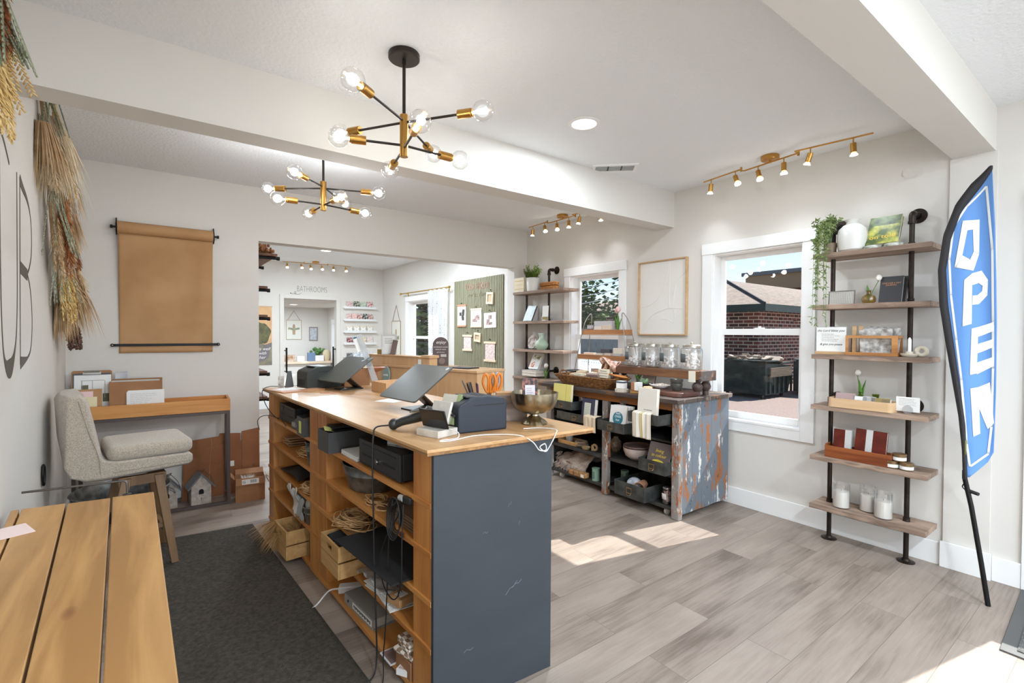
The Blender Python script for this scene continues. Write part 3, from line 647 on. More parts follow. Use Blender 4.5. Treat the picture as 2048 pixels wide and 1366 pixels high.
for kind, c, y, z, o, d, L, r in (
    ('ear', 'sage', 3.34, 2.55, .05, (.1, .1, -1), .22, .03), ('ear', 'gold', 3.42, 2.56, .08, (.15, .1, -1), .2, .03),
    ('tuft', 'cream', 3.40, 2.46, .06, (.22, .1, -1), .34, .17), ('plume', 'cream', 3.36, 2.44, .10, (.2, .05, -1), .26, .055), ('plume', 'white', 3.46, 2.34, .14, (.3, .1, -1), .24, .05), ('plume', 'cream', 3.30, 2.30, .06, (.1, .05, -1), .2, .05), ('plume', 'white', 3.60, 2.16, .15, (.3, .2, -1), .2, .045), ('plume', 'tan', 3.9, 1.74, .2, (.5, .3, -1), .24, .05), ('plume', 'cream', 3.8, 1.93, .16, (.4, .1, -1), .14, .04), ('tuft', 'tan', 3.26, 2.38, .03, (.1, .05, -1), .3, .14), ('tuft', 'white', 3.48, 2.38, .11, (.2, .1, -1), .32, .17),
    ('tuft', 'cream', 3.34, 2.28, .08, (.1, .1, -1), .24, .16), ('plume', 'gold', 3.48, 2.36, .14, (.3, .1, -1), .26, .02), ('tuft', 'tan', 3.56, 2.30, .14, (.3, .2, -1), .3, .12),
    ('ear', 'sage', 3.38, 2.08, .05, (.05, .1, -1), .34, .03), ('plume', 'rust', 3.54, 2.10, .12, (.1, .1, -1), .30, .035), ('plume', 'rust', 3.62, 2.0, .1, (.12, .1, -1), .30, .04), ('tuft', 'tan', 3.68, 2.08, .17, (.15, .1, -1), .26, .12),
    ('plume', 'tan', 3.5, 1.98, .06, DN, .3, .03), ('plume', 'rust', 3.82, 1.86, .17, (.25, .2, -.8), .16, .03), ('tuft', 'white', 3.7, 1.84, .1, (.2, .1, -1), .16, .12),
    ('ear', 'sage', 3.62, 1.82, .05, DN, .32, .03), ('plume', 'gold', 3.82, 1.82, .12, (.2, .25, -1), .34, .032), ('plume', 'gold', 3.72, 1.74, .07, DN, .32, .03), ('plume', 'gold', 3.88, 1.72, .08, DN, .28, .03), ('tuft', 'tan', 3.95, 1.70, .15, (.25, .25, -1), .36, .16), ('tuft', 'tan', 4.02, 1.62, .12, (.15, .25, -1), .26, .15),
    ('cone', 'brown', 4.02, 1.56, .07, (.05, .2, -1), .16, .03), ('cone', 'brown', 4.10, 1.48, .06, (.05, .25, -1), .15, .03), ('cone', 'brown', 4.16, 1.40, .09, (.1, .2, -1), .12, .03), ('tuft', 'tan', 3.95, 1.52, .05, DN, .2, .1)):
    sp.append((kind, c, (gy(y, o), y, z), d, L, r))
garland('long hanging garland of dried grasses and pampas on the left wall, behind the beam', sp, 4, [(gy(3.36, .02), 3.36, 2.56), (gy(3.4, .03), 3.45, 2.3), (gy(3.6, .03), 3.62, 2.0), (gy(3.8, .03), 3.85, 1.75), (gy(4.1, .03), 4.12, 1.45)])
sp = []
for kind, c, y, z, o, d, L, r in (('ear', 'sage', 1.98, 2.33, .04, (.05, .1, -1), .2, .03), ('plume', 'rust', 1.95, 2.36, .06, (.05, .3, -1), .16, .03), ('ear', 'sage', 2.03, 2.27, .03, (.05, .4, -.6), .1, .03),
    ('plume', 'gold', 2.02, 2.2, .03, (.1, .8, -.8), .22, .025), ('plume', 'gold', 1.97, 2.15, .03, (.05, .2, -1), .2, .025), ('ear', 'gold', 2.02, 2.22, .04, (.06, .9, -.55), .2, .02)):
    sp.append((kind, c, (gy(y, o), y, z), d, L, r))
garland('dried grass garland cut off by the left edge of the frame, above the lettering', sp, 5, [(gy(1.9, .02), 1.9, 2.4), (gy(1.95, .02), 1.95, 2.2)])
# ================= left side: paper roll, console table, stool, desk =================
t = thing('kraft_paper_dispenser', 'brown kraft paper roll on black brackets hanging on the back wall', 'paper dispenser', (.10, BY-.0015, 1.2))
W2 = .315
for s in (-1, 1):
    b = MB(); b.prism([(-.001, .91), (-.001, 1.03), (-.02, 1.03), (-.075, .96), (-.075, .93), (-.02, .90)], s*W2-.003, s*W2+.003, 'YZ'); br_ = b.build('bracket', BLK_M, t)
MB().cyl((-W2-.035, -.055, .955), (W2+.035, -.055, .955), .008).cyl((-W2-.035, -.055, .955), (-W2-.02, -.055, .955), .013).cyl((W2+.02, -.055, .955), (W2+.035, -.055, .955), .013).build('axle', BLK_M, t)
MB().cyl((-W2+.008, -.055, .955), (W2-.008, -.055, .955), .046, n=40).build('paper_roll', KRAFT, t)
b = MB(); b.grid(lambda u, v: (-.305+.61*u, lerp(-.010, -.052, v**3)+.004*math.sin(u*7+v*9)*(1-v)-.004*math.exp(-((u-.75-.2*v)/.06)**2), lerp(0.0, .912, v)), 40, 40); b.build('paper_sheet', KRAFT, t, solid=.001)
br_ = MB().box(-.345, .345, -.02, -.014, .052, .072).cyl((-.345, -.02, .062), (-.345, -.014, .062), .0125).cyl((.345, -.02, .062), (.345, -.014, .062), .0125).build('tear_bar', BLK_M, t, bevel=.001)
MB().cyl((-.345, -.014, .062), (-.345, 0, .062), .006).cyl((.345, -.014, .062), (.345, 0, .062), .006).build('stand_off', BLK_M, br_)
for x in (-.345, .345): MB().ball((x, -.0205, .062), .006, (1, .5, 1), 6).build('screw', mat('screw_steel', (170, 168, 160), .3, metal=1), br_)
# console table
CW = wood('orange_pine_tray', (214, 152, 84), (186, 118, 52), 'X', .5, 4, (6, .05, (120, 66, 28)))
t = thing('console_table', 'narrow console table with a pine tray top and steel frame against the back wall', 'table', (.02, 4.585, 0), -.045)
FR = mat('grey_brown_steel', (92, 82, 78), .5, metal=.5)
b = MB(); T = .018
b.box(-.47, .48, -.155, -.155+T, .745, .838).box(-.47, .48, .14-T, .14, .745, .838).box(-.47, -.47+T, -.155+T, .14-T, .745, .838).box(.48-T, .48, -.155+T, .14-T, .745, .838).box(-.47+T, .48-T, -.155+T, .14-T, .745, .76)
b.build('tray', CW, t, bevel=.0015)
f = MB(); S = .022
for x in (-.468, .456):
    for y in (-.153, .116): f.box(x, x+S, y, y+S, 0, .743)
    f.box(x, x+S, -.131, .116, .003, .025).box(x, x+S, -.131, .116, .721, .743)
f.box(-.446, .456, -.153, -.131, .003, .025).box(-.446, .456, -.153, -.131, .721, .743).box(-.446, .456, .116, .138, .003, .025)
f.build('frame', FR, t)
# clipboard leaning on the wall
LEAN = .10
t = thing('clipboard', 'brown clipboard with papers leaning on the back wall at the left end of the console', 'clipboard', (-.357, 4.632, .762), (-LEAN, 0, -.03))
MB().prism(rrect(.226, .32, .014, cy=.16), -.0015, .0015, 'XZ').build('board', mat('hardboard', (158, 112, 74), .6), t)
MB().box(-.052, .052, -.012, -.002, .29, .31).cyl((-.045, -.012, .313), (.045, -.012, .313), .007).build('clip', mat('clip_steel', (178, 176, 168), .25, metal=1), t, bevel=.001)
B(-.106, .106, -.0032, -.0016, .004, .30).build('paper', mat('dark_print', (86, 90, 96), .7), t)
p = B(-.098, .108, -.0048, -.0033, .004, .287).build('paper', PAPER, t)
MB().box(-.06, -.052, -.0054, -.0048, .1, .25).box(-.052, .07, -.0054, -.0048, .245, .25).box(.0, .005, -.0054, -.0048, .1, .245).box(.07, .075, -.0054, -.0048, .12, .245).build('printed_lines', mat('pale_grey_print', (186, 184, 178), .8), p)
MB().box(-.06, -.02, -.0054, -.0048, .175, .215).box(.06, .105, -.0054, -.0048, .09, .15).build('printed_photo', mat('moss_print', (108, 104, 82), .8), p)
t = thing('kraft_folder', 'small brown folder with pink and yellow sticky notes in front of the clipboard', 'folder', (-.375, 4.57, .762), (-.06, 0, -.03))
B(-.078, .078, -.004, .004, 0, .19).build('folder', KRAFT, t)
B(-.045, .03, -.0052, -.0041, .10, .175).build('sticky_note', mat('pink_note', (240, 206, 204), .8), t)['label'] = 'pink sticky note'
B(-.02, .052, -.0064, -.0053, .06, .135).build('sticky_note', mat('yellow_note', (232, 222, 180), .8), t)['label'] = 'pale yellow sticky note'
t = thing('cardboard_file_box', 'brown cardboard box full of papers on the console table', 'box', (-.098, 4.60, .762), -.05)
b = MB(); b.box(-.155, .155, -.05, -.047, 0, .235).box(-.155, .155, .047, .05, 0, .25).box(-.155, -.152, -.047, .047, 0, .235).box(.152, .155, -.047, .047, 0, .235).box(-.152, .152, -.047, .047, 0, .003); b.build('box', CARD, t)
b = MB()
for k in range(14): b.box(-.145, .14-.01*(k % 3), -.042+k*.006, -.0405+k*.006, .004, .222+.006*((k*7) % 4))
b.build('papers', mat('paper_edges', (206, 200, 190), .8), t)
t = thing('paper_roll', 'small grey curled paper sticking up behind the cardboard box on the console', 'paper', (-.2, 4.672, .762), -.04)
b = MB(); b.grid(lambda u, v: (-.03+.08*u, .012*math.sin(u*PI), .2+.09*v+.015*u), 10, 4); b.build('sheet', mat('pale_grey_paper', (196, 196, 198), .7), t, solid=.001); B(-.028, .0, -.004, .004, 0, .2).build('lower_sheet', PAPER, t)
t = thing('paper_stack', 'stack of printed white forms leaning on the cardboard box on the console', 'papers', (-.045, 4.535, .762), (-.05, 0, -.05))
for k in range(3): B(-.112+k*.004, .108+k*.003, -.004+k*.003, -.002+k*.003, 0, .158+k*.005).build('sheet', PAPER, t)
lines('printed_text', mat('faint_print', (176, 178, 182), .8), t, -.09, .09, .14, 7, .013, -.0044, .0009, 3, .5)
# stool
FAB = mat('beige_tweed', (198, 184, 166), .95, col2=(158, 144, 126), vscale=190, bump=.5, bscale=220, sheen=.4, lo=.3, hi=.7)
SW = wood('stool_oak', (142, 108, 72), (112, 82, 52), 'Z', .5, 4)
t = thing('counter_stool', 'beige tweed upholstered counter stool with wooden legs beside the left wall', 'stool', (-.09, 3.63, 0), .14)
b = MB(); NY = 10
prof = [(-.345, 1.0), (-.325, 1.03), (-.27, 1.035), (-.235, 1.0), (-.20, .86), (-.165, .70), (-.15, .665), (-.10, .655), (.23, .65), (.25, .64), (.25, .585), (.235, .572), (-.15, .556), (-.23, .558), (-.29, .60), (-.315, .66), (-.335, .8)]
rings = []
for j in range(NY+1):
    s = -1+2*j/NY; edge = max(0, abs(s)-.8)/.2; sh = .018*edge*edge; curve = -.03*(1-s*s)
    c = Vector((-.05, 0, .72)); r_ = []
    for x, z in prof:
        k = max(0, (z-.66)/.37); xx = x+(curve+.03)*k*1.0; q = Vector((xx, 0, z)); n2 = (Vector((-.26 if z > .68 else x, 0, min(max(z, .61), .98)))-q); q += n2.normalized()*sh if n2.length > sh else Vector()
        wy = .225-.035*k*0
        r_.append(b.v((q.x, s*wy, q.z)))
    rings.append(r_)
for A_, B_ in zip(rings, rings[1:]):
    for i in range(len(prof)): k = (i+1) % len(prof); b.f([A_[i], A_[k], B_[k], B_[i]])
b.f(rings[0][::-1]); b.f(rings[-1]); b.build('upholstered_shell', FAB, t, ang=60, bevel=.008, seg=3)
b = MB(); b.tube([(.25-.0, -.2265, .606), (-.12, -.2265, .60)], .0015, 5).tube(smooth([(-.258, -.2265, 1.0), (-.22, -.2275, .84), (-.18, -.2275, .70), (-.172, -.2265, .60)], 5), .0016, 5); b.build('seam', mat('seam_thread', (150, 136, 120), .9), t)
b = MB(); b.prism(rrect(.40, .436, .05, cx=.058), .652, .735); b.build('seat_cushion', FAB, t, bevel=.032, seg=5)
for sx, sy in ((1, -1), (1, 1), (-1, -1), (-1, 1)):
    b = MB(); a = Vector((.075*sx+.02, .14*sy, .535)); c = Vector((.165*sx+.0, .185*sy, 0)); h = .0225
    A_ = [b.v(a+Vector((i*h, j*h, 0))) for i, j in ((-1, -1), (1, -1), (1, 1), (-1, 1))]; h = .019; B_ = [b.v(c+Vector((i*h, j*h, 0))) for i, j in ((-1, -1), (1, -1), (1, 1), (-1, 1))]
    b.f(A_); b.f(B_[::-1])
    for i in range(4): b.f([A_[i], B_[i], B_[(i+1) % 4], A_[(i+1) % 4]])
    b.build('leg', SW, t, bevel=.002)
MB().box(-.09, .13, -.15, -.12, .49, .545).box(-.09, .13, .12, .15, .49, .545).box(-.09, -.05, -.12, .12, .49, .545).box(.09, .13, -.12, .12, .49, .545).build('apron', SW, t, bevel=.002)
MB().cyl((.02, 0, .545), (.02, 0, .558), .09).build('swivel_plate', BLK_M, t)
MB().box(.112, .135, -.15, .15, .19, .215).box(-.135, .112, -.162, -.14, .22, .245).box(-.135, .112, .14, .162, .22, .245).build('footrest', SW, t, bevel=.002)
# tub, under the stool, and the black hoop hook
t = thing('galvanised_tub', 'round galvanised tub on the floor behind the stool', 'tub', (-.17, 4.13, 0))
MB().lathe([(0, .004), (.2, .004), (.21, .012), (.245, .20), (.262, .315), (.27, .32), (.262, .326), (.256, .318), (.24, .2), (.2, .014), (0, .014)], (0, 0, 0), 48).build('tub', GALV, t)
MB().tube(smooth([(.26, -.03, .27), (.285, -.03, .25), (.287, 0, .235), (.285, .03, .25), (.26, .03, .27)], 5), .004, 6).build('handle', GALV, t)
MB().tube([(-.365, 0, .45), ], .001) if False else None
solo('hanging_hoop', MB().tube([(.0, .028*math.cos(a), .05*math.sin(a)) for a in [2*PI*i/24 for i in range(24)]], .006, 8, closed=True), BLK_M, 'small black oval hoop on the left wall behind the stool', 'hook', (LW(3.34)+.009, 3.34, .645))
# birdhouses
BW = mat('weathered_white_wood', (206, 196, 184), .8, col2=(176, 164, 152), vscale=40, bump=.2); RG = mat('grey_roof_tin', (118, 120, 124), .5, metal=.3)
def birdhouse(label, loc, rz):
    t = thing('birdhouse', label, 'birdhouse', loc, rz, 'birdhouses under the console'); w, d, he, hp = .068, .06, .15, .235
    b = MB(); b.prism([(-w, 0), (w, 0), (w, he), (0, hp), (-w, he)], -d, d, 'XZ'); b.build('body', BW, t, bevel=.001)
    for s in (-1, 1):
        b = MB(); b.prism([(0, hp+.002), (0, hp+.016), (s*(w+.028), he-.014), (s*(w+.022), he-.024)], -d-.018, d+.012, 'XZ'); b.build('roof_panel', RG, t)
    b = MB(); b.prism([(.017*math.cos(a), .105+.02*math.sin(a)) for a in [PI*i/10 for i in range(11)]]+[(-.017, .085), (.017, .085)], -d-.0012, -d+.001, 'XZ'); b.build('doorway', mat('dark_hole', (28, 24, 22), .9), t)
    MB().box(-.002, .002, -d-.0012, -d, .035, .06).box(-.006, .006, -d-.0012, -d, .05, .054).build('painted_mark', mat('faded_mark', (120, 110, 104), .8), t)
    r_ = MB().tube([(.012+.02*math.cos(a)+.01*math.sin(2*a), .0+.03*math.sin(a), hp+.017+.006*math.sin(3*a)) for a in [2*PI*i/20 for i in range(20)]], .0025, 6, closed=True); r_.tube(smooth([(.03, .02, hp+.016), (.07, -.05, hp-.03), (.094, -.07, he-.02)], 5), .0022, 5)
    r_.build('rope_loop', mat('dark_twine', (96, 76, 62), .9), t)
birdhouse('small white birdhouse with a grey roof, left one beside the stool leg', (.075, 4.60, 0), .08)
birdhouse('small white birdhouse with a grey roof, right one in front of the flattened cardboard', (.295, 4.575, 0), .12)
# flattened cardboard and the small open carton
BC = mat('brown_cardboard', (150, 98, 62), .8, col2=(128, 80, 48), vscale=3)
t = thing('flattened_carton', 'large flattened brown carton leaning on the back wall under the console', 'cardboard', (.40, 4.69, 0), (-.06, 0, 0))
b = MB(); b.prism([(-.22, 0), (.20, 0), (.20, .50), (.05, .515), (.04, .49), (-.20, .475)], -.006, .006, 'XZ'); b.build('panel', BC, t)
b = MB(); b.prism([(-.21, .0), (.205, 0), (.205, .44), (-.19, .40)], -.012, -.0065, 'XZ'); b.build('flap', BC, t)
B(.12, .15, -.0128, -.012, .23, .275).build('shipping_sticker', PAPER, t); b = MB().tube(smooth([(-.02, -.0135, .0), (-.03, -.0135, .2), (-.012, -.0135, .43), (-.02, -.0135, .49)], 4), .0012, 5); b.build('string', ROPE, t)
t = thing('flattened_carton', 'second flattened brown carton leaning beside the edge of the wall opening', 'cardboard', (.672, 4.71, 0), (-.05, 0, -.05))
b = MB(); b.prism([(-.065, 0), (.075, 0), (.075, .53), (-.06, .51)], -.005, .005, 'XZ'); b.build('panel', BC, t)
MB().ring([(.02, .2), (.04, .2), (.04, .22), (.02, .22)], [(.023, .203), (.037, .203), (.037, .217), (.023, .217)], -.0056, -.005).ring([(.02, .15), (.04, .15), (.04, .17), (.02, .17)], [(.023, .153), (.037, .153), (.037, .167), (.023, .167)], -.0056, -.005).build('printed_mark', mat('dark_brown_print', (70, 48, 36), .8), t)
t = thing('open_carton', 'small open brown shipping carton on the floor at the end of the console', 'box', (.635, 4.455, 0), -.10)
b = MB(); b.box(-.105, .105, -.07, -.067, 0, .19).box(-.105, .105, .067, .07, 0, .19).box(-.105, -.102, -.067, .067, 0, .19).box(.102, .105, -.067, .067, 0, .19).box(-.102, .102, -.067, .067, 0, .003); b.build('carton', CARD, t)
b = MB(); b.obox((0, .098, .205), (.205, .06, .003), Matrix.Rotation(.5, 3, 'X')); b.obox((-.125, 0, .2), (.045, .13, .003), Matrix.Rotation(.9, 3, 'Y')); b.obox((0, -.083, .165), (.205, .003, .055), Matrix.Rotation(-.25, 3, 'X')); b.obox((.125, 0, .165), (.003, .13, .06), Matrix.Rotation(-.4, 3, 'Y')); b.build('flap', CARD, t)
l = B(-.06, .06, -.0935, -.092, .145, .185).build('shipping_label', PAPER, t)
text('label_letter', 'G', .03, INK, l, (-.045, -.0938, .165)); b = MB()
for k in range(10): b.box(.0+k*.0045, .002+k*.0045, -.0942, -.0935, .155, .18)
b.build('barcode', INK, l)
b = MB(); rr = random.Random(5); tuft(b, (.11, -.02, .19), (.6, -.3, -.6), .09, .06, 60, rr, .7, .0012); tuft(b, (-.02, 0, .15), (.2, 0, 1), .07, .1, 120, rr, 1.4, .0012); b.build('shredded_filler', PAPER, t)
# dark floor mat
MATM = mat('charcoal_carpet', (84, 77, 66), .98, col2=(52, 47, 40), vscale=60, bump=.9, bscale=130, detail=8, lo=.3, hi=.7)
b = MB(); b.grid(lambda u, v: (lerp(lerp(-.12, .56, u), lerp(-.02, .745, u), v)+.0, lerp(lerp(3.885, 3.83, u), lerp(.55, .52, u), v), .006+.004*math.exp(-((v-.72+.05*u)/.008)**2)), 30, 160)
solo('floor_mat', b, MATM, 'long charcoal carpet mat on the floor in front of the open shelves', 'mat', solid=.008)
# foreground plank desk
DW = wood('golden_pine_desk', (204, 158, 98), (158, 114, 62), 'Y', .5, 3.0, (5.5, .055, (118, 66, 34)), bump=.12, coat=.15)
t = thing('plank_desk', 'golden pine plank desk in the left foreground', 'desk', (0, 2.28, 0), 0)
xs = [0, -.125, -.248, -.366, -.392]
for i in range(4):
    a0, a1 = xs[i]-(.003 if i else 0), xs[i+1]+.003; g = (.0, -.006, .0, .0)[i]
    yf = lambda x: -.115*x*0.9
    b = MB(); sl_ = lambda a: a+.0275*(1.3+0) if False else a
    b.prism([(a0, yf(a0)+g), (a1, yf(a1)+g), (a1*.78+.045, -1.75), (a0*.78+.045, -1.75)], .725, .76); b.build('plank', DW, t, bevel=.0025)
f = MB()
f.box(-.055, -.025, -.08, -.05, 0, .724).box(-.36, -.33, -.08, -.05, 0, .724).box(-.01, .02, -1.6, -1.57, 0, .724).box(-.28, -.25, -1.6, -1.57, 0, .724).box(-.33, -.055, -.08, -.05, .69, .724).box(-.25, -.01, -1.6, -1.57, .69, .724)
f.build('steel_leg_frame', BLK_M, t)
RS = mat('grey_steel_rod', (96, 92, 88), .4, metal=.8)
MB().tube([(-.08, .03-.01, .76), (-.08, .02, .80)]+[(-.08-.012*(1-math.cos(a)), .02+.002*math.sin(a), .80+.012*math.sin(a)) for a in (.5, 1, PI/2)]+[(-.365, .055, .812)], .004, 10).lathe([(0, .0), (.014, 0), (.014, .002), (.004, .004)], (-.08, .02, .76), 20).build('gallery_rail', RS, t)
t = solo('pink_leaflet', B(-.04, .04, -.055, .055, 0, .0015), mat('pink_paper', (236, 214, 208), .8), 'pale pink leaflet on the desk at the left edge of the frame', 'paper', (-.345, 2.07, .7605), .35)
# ================= checkout counter =================
CO = Vector((.785, 1.53, 0)); ZT = .965
def cw(u, v, z=0): return (CO.x+u-.05*v, CO.y+v-.06*u, z)
CM = Matrix(((1, -.05, 0, 0), (-.06, 1, 0, 0), (0, 0, 1, 0), (0, 0, 0, 1)))
CR = .05
def CB(*boxes):
    b = MB(CM)
    for q in boxes: b.box(*q)
    return b
ct = thing('checkout_counter', 'long pine checkout counter with open shelves and a blue-grey end panel', 'counter', CO)
D = .505; SH = [.04, .245, .415, .59, .765]
BLUE = mat('blue_grey_laminate', (55, 60, 65), .6, col2=(51, 56, 61), vscale=3, stretch=(1, 1, 3), bump=.05, bscale=90)
wt = CB((-.032, .735, -.03, 2.345, .953, ZT)).build('worktop', PLYTOP, ct, bevel=.002)
CB((-.03, .733, -.028, 2.343, .943, .9529)).build('worktop_edge', PLYEDGE, ct)
ep = CB((0, .52, -.016, -.0005, 0, .9425)).build('end_panel', BLUE, ct, bevel=.001)
for k, (u, z, l, a) in enumerate(((.30, .36, .07, .7), (.33, .38, .05, .5), (.36, .62, .02, 1.3), (.2, .62, .02, .3), (.31, .7, .025, .9), (.12, .2, .04, .2))):
    MB(CM).tube([(u+l*math.cos(a)*q/3, -.0165, z+l*math.sin(a)*q/3+.006*math.sin(q*2)) for q in range(4)], .0007, 4).build('scratch', mat('pale_scratch', (120, 132, 142), .6), ep)
for name, v0, v1 in (('near_upright', 0, .14), ('middle_upright', 1.10, 1.236), ('middle_upright', 1.242, 1.38), ('far_upright', 2.19, 2.32)):
    b = MB(CM); zz = [0]+[s-.02 for s in SH[1:]]+[.943]
    for i in range(5): b.box(0.004, D, v0, v1, zz[i]+.0015, zz[i+1]-.0015)
    b.build(name.split('_')[1]+'_block', PINEZ, ct, bevel=.0015)
for v0, v1 in ((.0, 1.239), (1.241, 2.32)):
    for s in SH: CB((-.002, D, v0+.001, v1-.001, s-.02, s)).build('shelf', PINE, ct, bevel=.001)
CB((D, D+.012, 0, 2.32, 0, .943)).build('back_panel', PINE, ct)

def cth(name, label, cat, u, v, z, rz=0, group=None): return thing(name, label, cat, cw(u, v, z), CR+rz, group)
# --- cash drawers, boxes
CD = mat('charcoal_powder_coat', (44, 44, 45), .5, bump=.05, bscale=300)
def cash_drawer(label, u, v, z, w, d, h, lock=True):
    t = cth('cash_drawer', label, 'cash drawer', u, v, z)
    MB().box(.006, d, -w/2, w/2, .008, h).build('body', CD, t, bevel=.002)
    f = MB().box(-.008, .005, -w/2-.001, w/2+.001, .006, h+.002).build('front', CD, t, bevel=.003)
    MB().box(-.0092, -.0078, -w*.42, w*.42, h*.84, h*.88).box(-.0092, -.0078, -w*.4, -w*.12, h*.42, h*.5).box(-.0092, -.0078, w*.12, w*.4, h*.42, h*.5).box(-.0092, -.0078, -w*.44, w*.44, h*.1, h*.12).build('groove', mat('groove_black', (12, 12, 12), .6), f)
    if lock: MB().cyl((-.008, 0, h*.42), (-.016, 0, h*.42), .0125, n=24).cyl((-.016, 0, h*.42), (-.018, 0, h*.42), .008, n=16).build('lock', mat('chrome', (200, 200, 198), .15, metal=1), f)
    for a in (.03, d-.03):
        for c in (-w/2+.03, w/2-.03): MB().cyl((a, c, 0), (a, c, .0078), .012, n=12).build('foot', BLACK, t)
    return t
cash_drawer('black cash drawer with a round silver lock in the top bay nearest the blue panel', .02, .475, .7655, .41, .40, .115)
cash_drawer('black cash drawer in the top bay at the far end of the counter', .03, 1.93, .7655, .36, .36, .115, False)
GM = mat('dark_grey_sheet_metal', (92, 92, 92), .45, metal=.6)
def openbox(b, w, d, h, th=.0025, x0=0):
    b.box(x0, x0+d, -w/2, -w/2+th, 0, h).box(x0, x0+d, w/2-th, w/2, 0, h).box(x0, x0+th, -w/2+th, w/2-th, 0, h).box(x0+d-th, x0+d, -w/2+th, w/2-th, 0, h).box(x0+th, x0+d-th, -w/2+th, w/2-th, 0, th); return b
t = cth('paper_tray', 'grey metal tray of papers with a yellow slip, left of the near cash drawer', 'tray', -.045, 1.0, .7655)
openbox(MB(), .16, .34, .105).build('tray', GM, t)
b = MB(); rr = random.Random(8)
for k in range(8): b.obox((.17, -.02+.004*k, .06+.009*k), (.26, .11, .002), Matrix.Rotation(rr.uniform(-.1, .1), 3, 'Z') @ Matrix.Rotation(rr.uniform(-.12, .12), 3, 'Y'))
b.build('papers', mat('dark_papers', (46, 44, 46), .6), t)
MB().obox((.05, .0, .105), (.09, .035, .0015), Matrix.Rotation(.25, 3, 'Y') @ Matrix.Rotation(.5, 3, 'X')).build('slip', mat('yellow_slip', (214, 214, 130), .8), t)
t = cth('envelope_stack', 'stack of white envelopes between the metal tray and the near cash drawer', 'envelopes', .01, .80, .7655)
for k in range(7): MB().obox((.12, 0, .002+k*.0032), (.24, .20, .0026), Matrix.Rotation(.02*((k*5) % 3-1), 3, 'Z')).build('envelope', PAPER, t)
t = cth('clear_sleeve', 'clear plastic sleeve lying on top of the near cash drawer', 'sleeve', .08, .42, .884, .3)
MB().box(0, .2, -.06, .06, 0, .003).box(-.02, .0, -.06, .05, 0.0, .022).build('sleeve', clear('clear_plastic', (245, 245, 245), .2, .08, .15), t)
B(.02, .18, -.04, .04, .0032, .0038).build('insert', mat('silver_insert', (186, 186, 186), .4), t)
# --- galvanised tubs
def tubthing(name, label, u, v, z, r, h, top=1.22, ribs=True, oval=1.0, hr=True):
    t = cth(name, label, 'tub', u, v, z); b = MB(Matrix.Diagonal((1, oval, 1, 1)))
    r2 = r*top
    b.lathe([(0, .002), (r, .002), (r*1.01, .008), (lerp(r, r2, .6), h*.6), (lerp(r, r2, .63)+.003, h*.64), (lerp(r, r2, .68), h*.68), (r2, h-.004), (r2+.004, h), (r2, h+.004), (r2-.004, h-.002), (r-.003, .008), (0, .008)], (0, 0, 0), 40)
    b.build('tub', GALV, t)
    if hr:
        for s in (-1, 1): MB().tube(smooth([(-.025, s*r2*oval, h*.85), (-.02, s*(r2*oval+.012), h*.6), (.02, s*(r2*oval+.012), h*.6), (.025, s*r2*oval, h*.85)], 4), .0025, 6).build('handle', GALV, t)
    return t
tubthing('galvanised_tub', 'round galvanised tub on the shelf below the near cash drawer', .16, .87, .5905, .118, .125, 1.25, oval=1.2)
tubthing('galvanised_bucket', 'small galvanised bucket on the second shelf of the far bay beside twine', .06, 1.455, .5905, .043, .13, 1.35)
tubthing('galvanised_bucket', 'small galvanised bucket holding a clear bag in the far bay, beside white tissue', .05, 1.455, .2455, .045, .10, 1.35)
t = solo('clear_bag', MB().ball((0, 0, 0), .05, (1, 1, 1.0), 10), clear('crumpled_clear_plastic', (214, 210, 204), .25, .15, .35), 'crumpled clear plastic bag bulging out of the lower galvanised bucket', 'bag', cw(.05, 1.455, .352))
# --- twine coils
def twine(label, u, v, z, r, n, seed, mess=.3, kind='twine_coil', rz=0, hgt=.012, sy=1.0, m=ROPE, th=.003):
    rr = random.Random(seed); b = MB()
    for k in range(n):
        a0 = rr.random()*6.3; r0 = r*rr.uniform(.65, 1); ox, oy = rr.gauss(0, r*mess*.5), rr.gauss(0, r*mess); w1 = rr.uniform(0, .35)
        P = [(ox+r0*math.cos(a)*(1+w1*math.sin(2*a+a0)), oy+r0*sy*math.sin(a)*(1+w1*math.cos(3*a+a0)), th+hgt*(k/n)*2.2+hgt*.7*abs(math.sin(a*1.5+a0))) for a in [2*PI*i/22 for i in range(22)]]
        b.tube(P, th*rr.uniform(.7, 1), 5, closed=True)
    o = b.build(kind, m); o.location = cw(u, v, z); o.rotation_euler[2] = CR+rz
    return tagit(o, label, 'twine')
twine('flat coil of tan twine in front of the tub on the second shelf', .07, .62, .5905, .052, 9, 1, .12, hgt=.007, sy=1.3)
twine('large loose tangle of tan twine above the near wooden crate', .06, .86, .4195, .075, 26, 2, .35, hgt=.018, sy=1.3)
twine('upper tangle of tan twine in the far bay beside the bucket', .09, 1.66, .5905, .06, 20, 3, .35, hgt=.02, sy=1.4)
twine('tangle of tan twine on the third shelf of the far bay beside the black bag', .04, 1.475, .4155, .055, 20, 4, .25, hgt=.022, sy=1.1)
b = MB(); b.obox((.1, 0, .003), (.26, .40, .002), Matrix.Rotation(.1, 3, 'Z')); b.obox((.12, -.1, .0055), (.26, .34, .002), Matrix.Rotation(-.12, 3, 'Z')); KB = mat('kraft_brown_sheet', (150, 108, 66), .8)
solo('kraft_sheets', MB().obox((.13, 0, .002), (.27, .30, .0035)), KB, 'brown kraft sheets under the large tangle of twine', 'paper', cw(.0, .86, .4155), CR)
b = MB(); b.obox((.12, .05, .004), (.20, .2, .006), Matrix.Rotation(.35, 3, 'Z')); b.obox((.15, -.1, .012), (.2, .22, .006), Matrix.Rotation(-.3, 3, 'Z'))
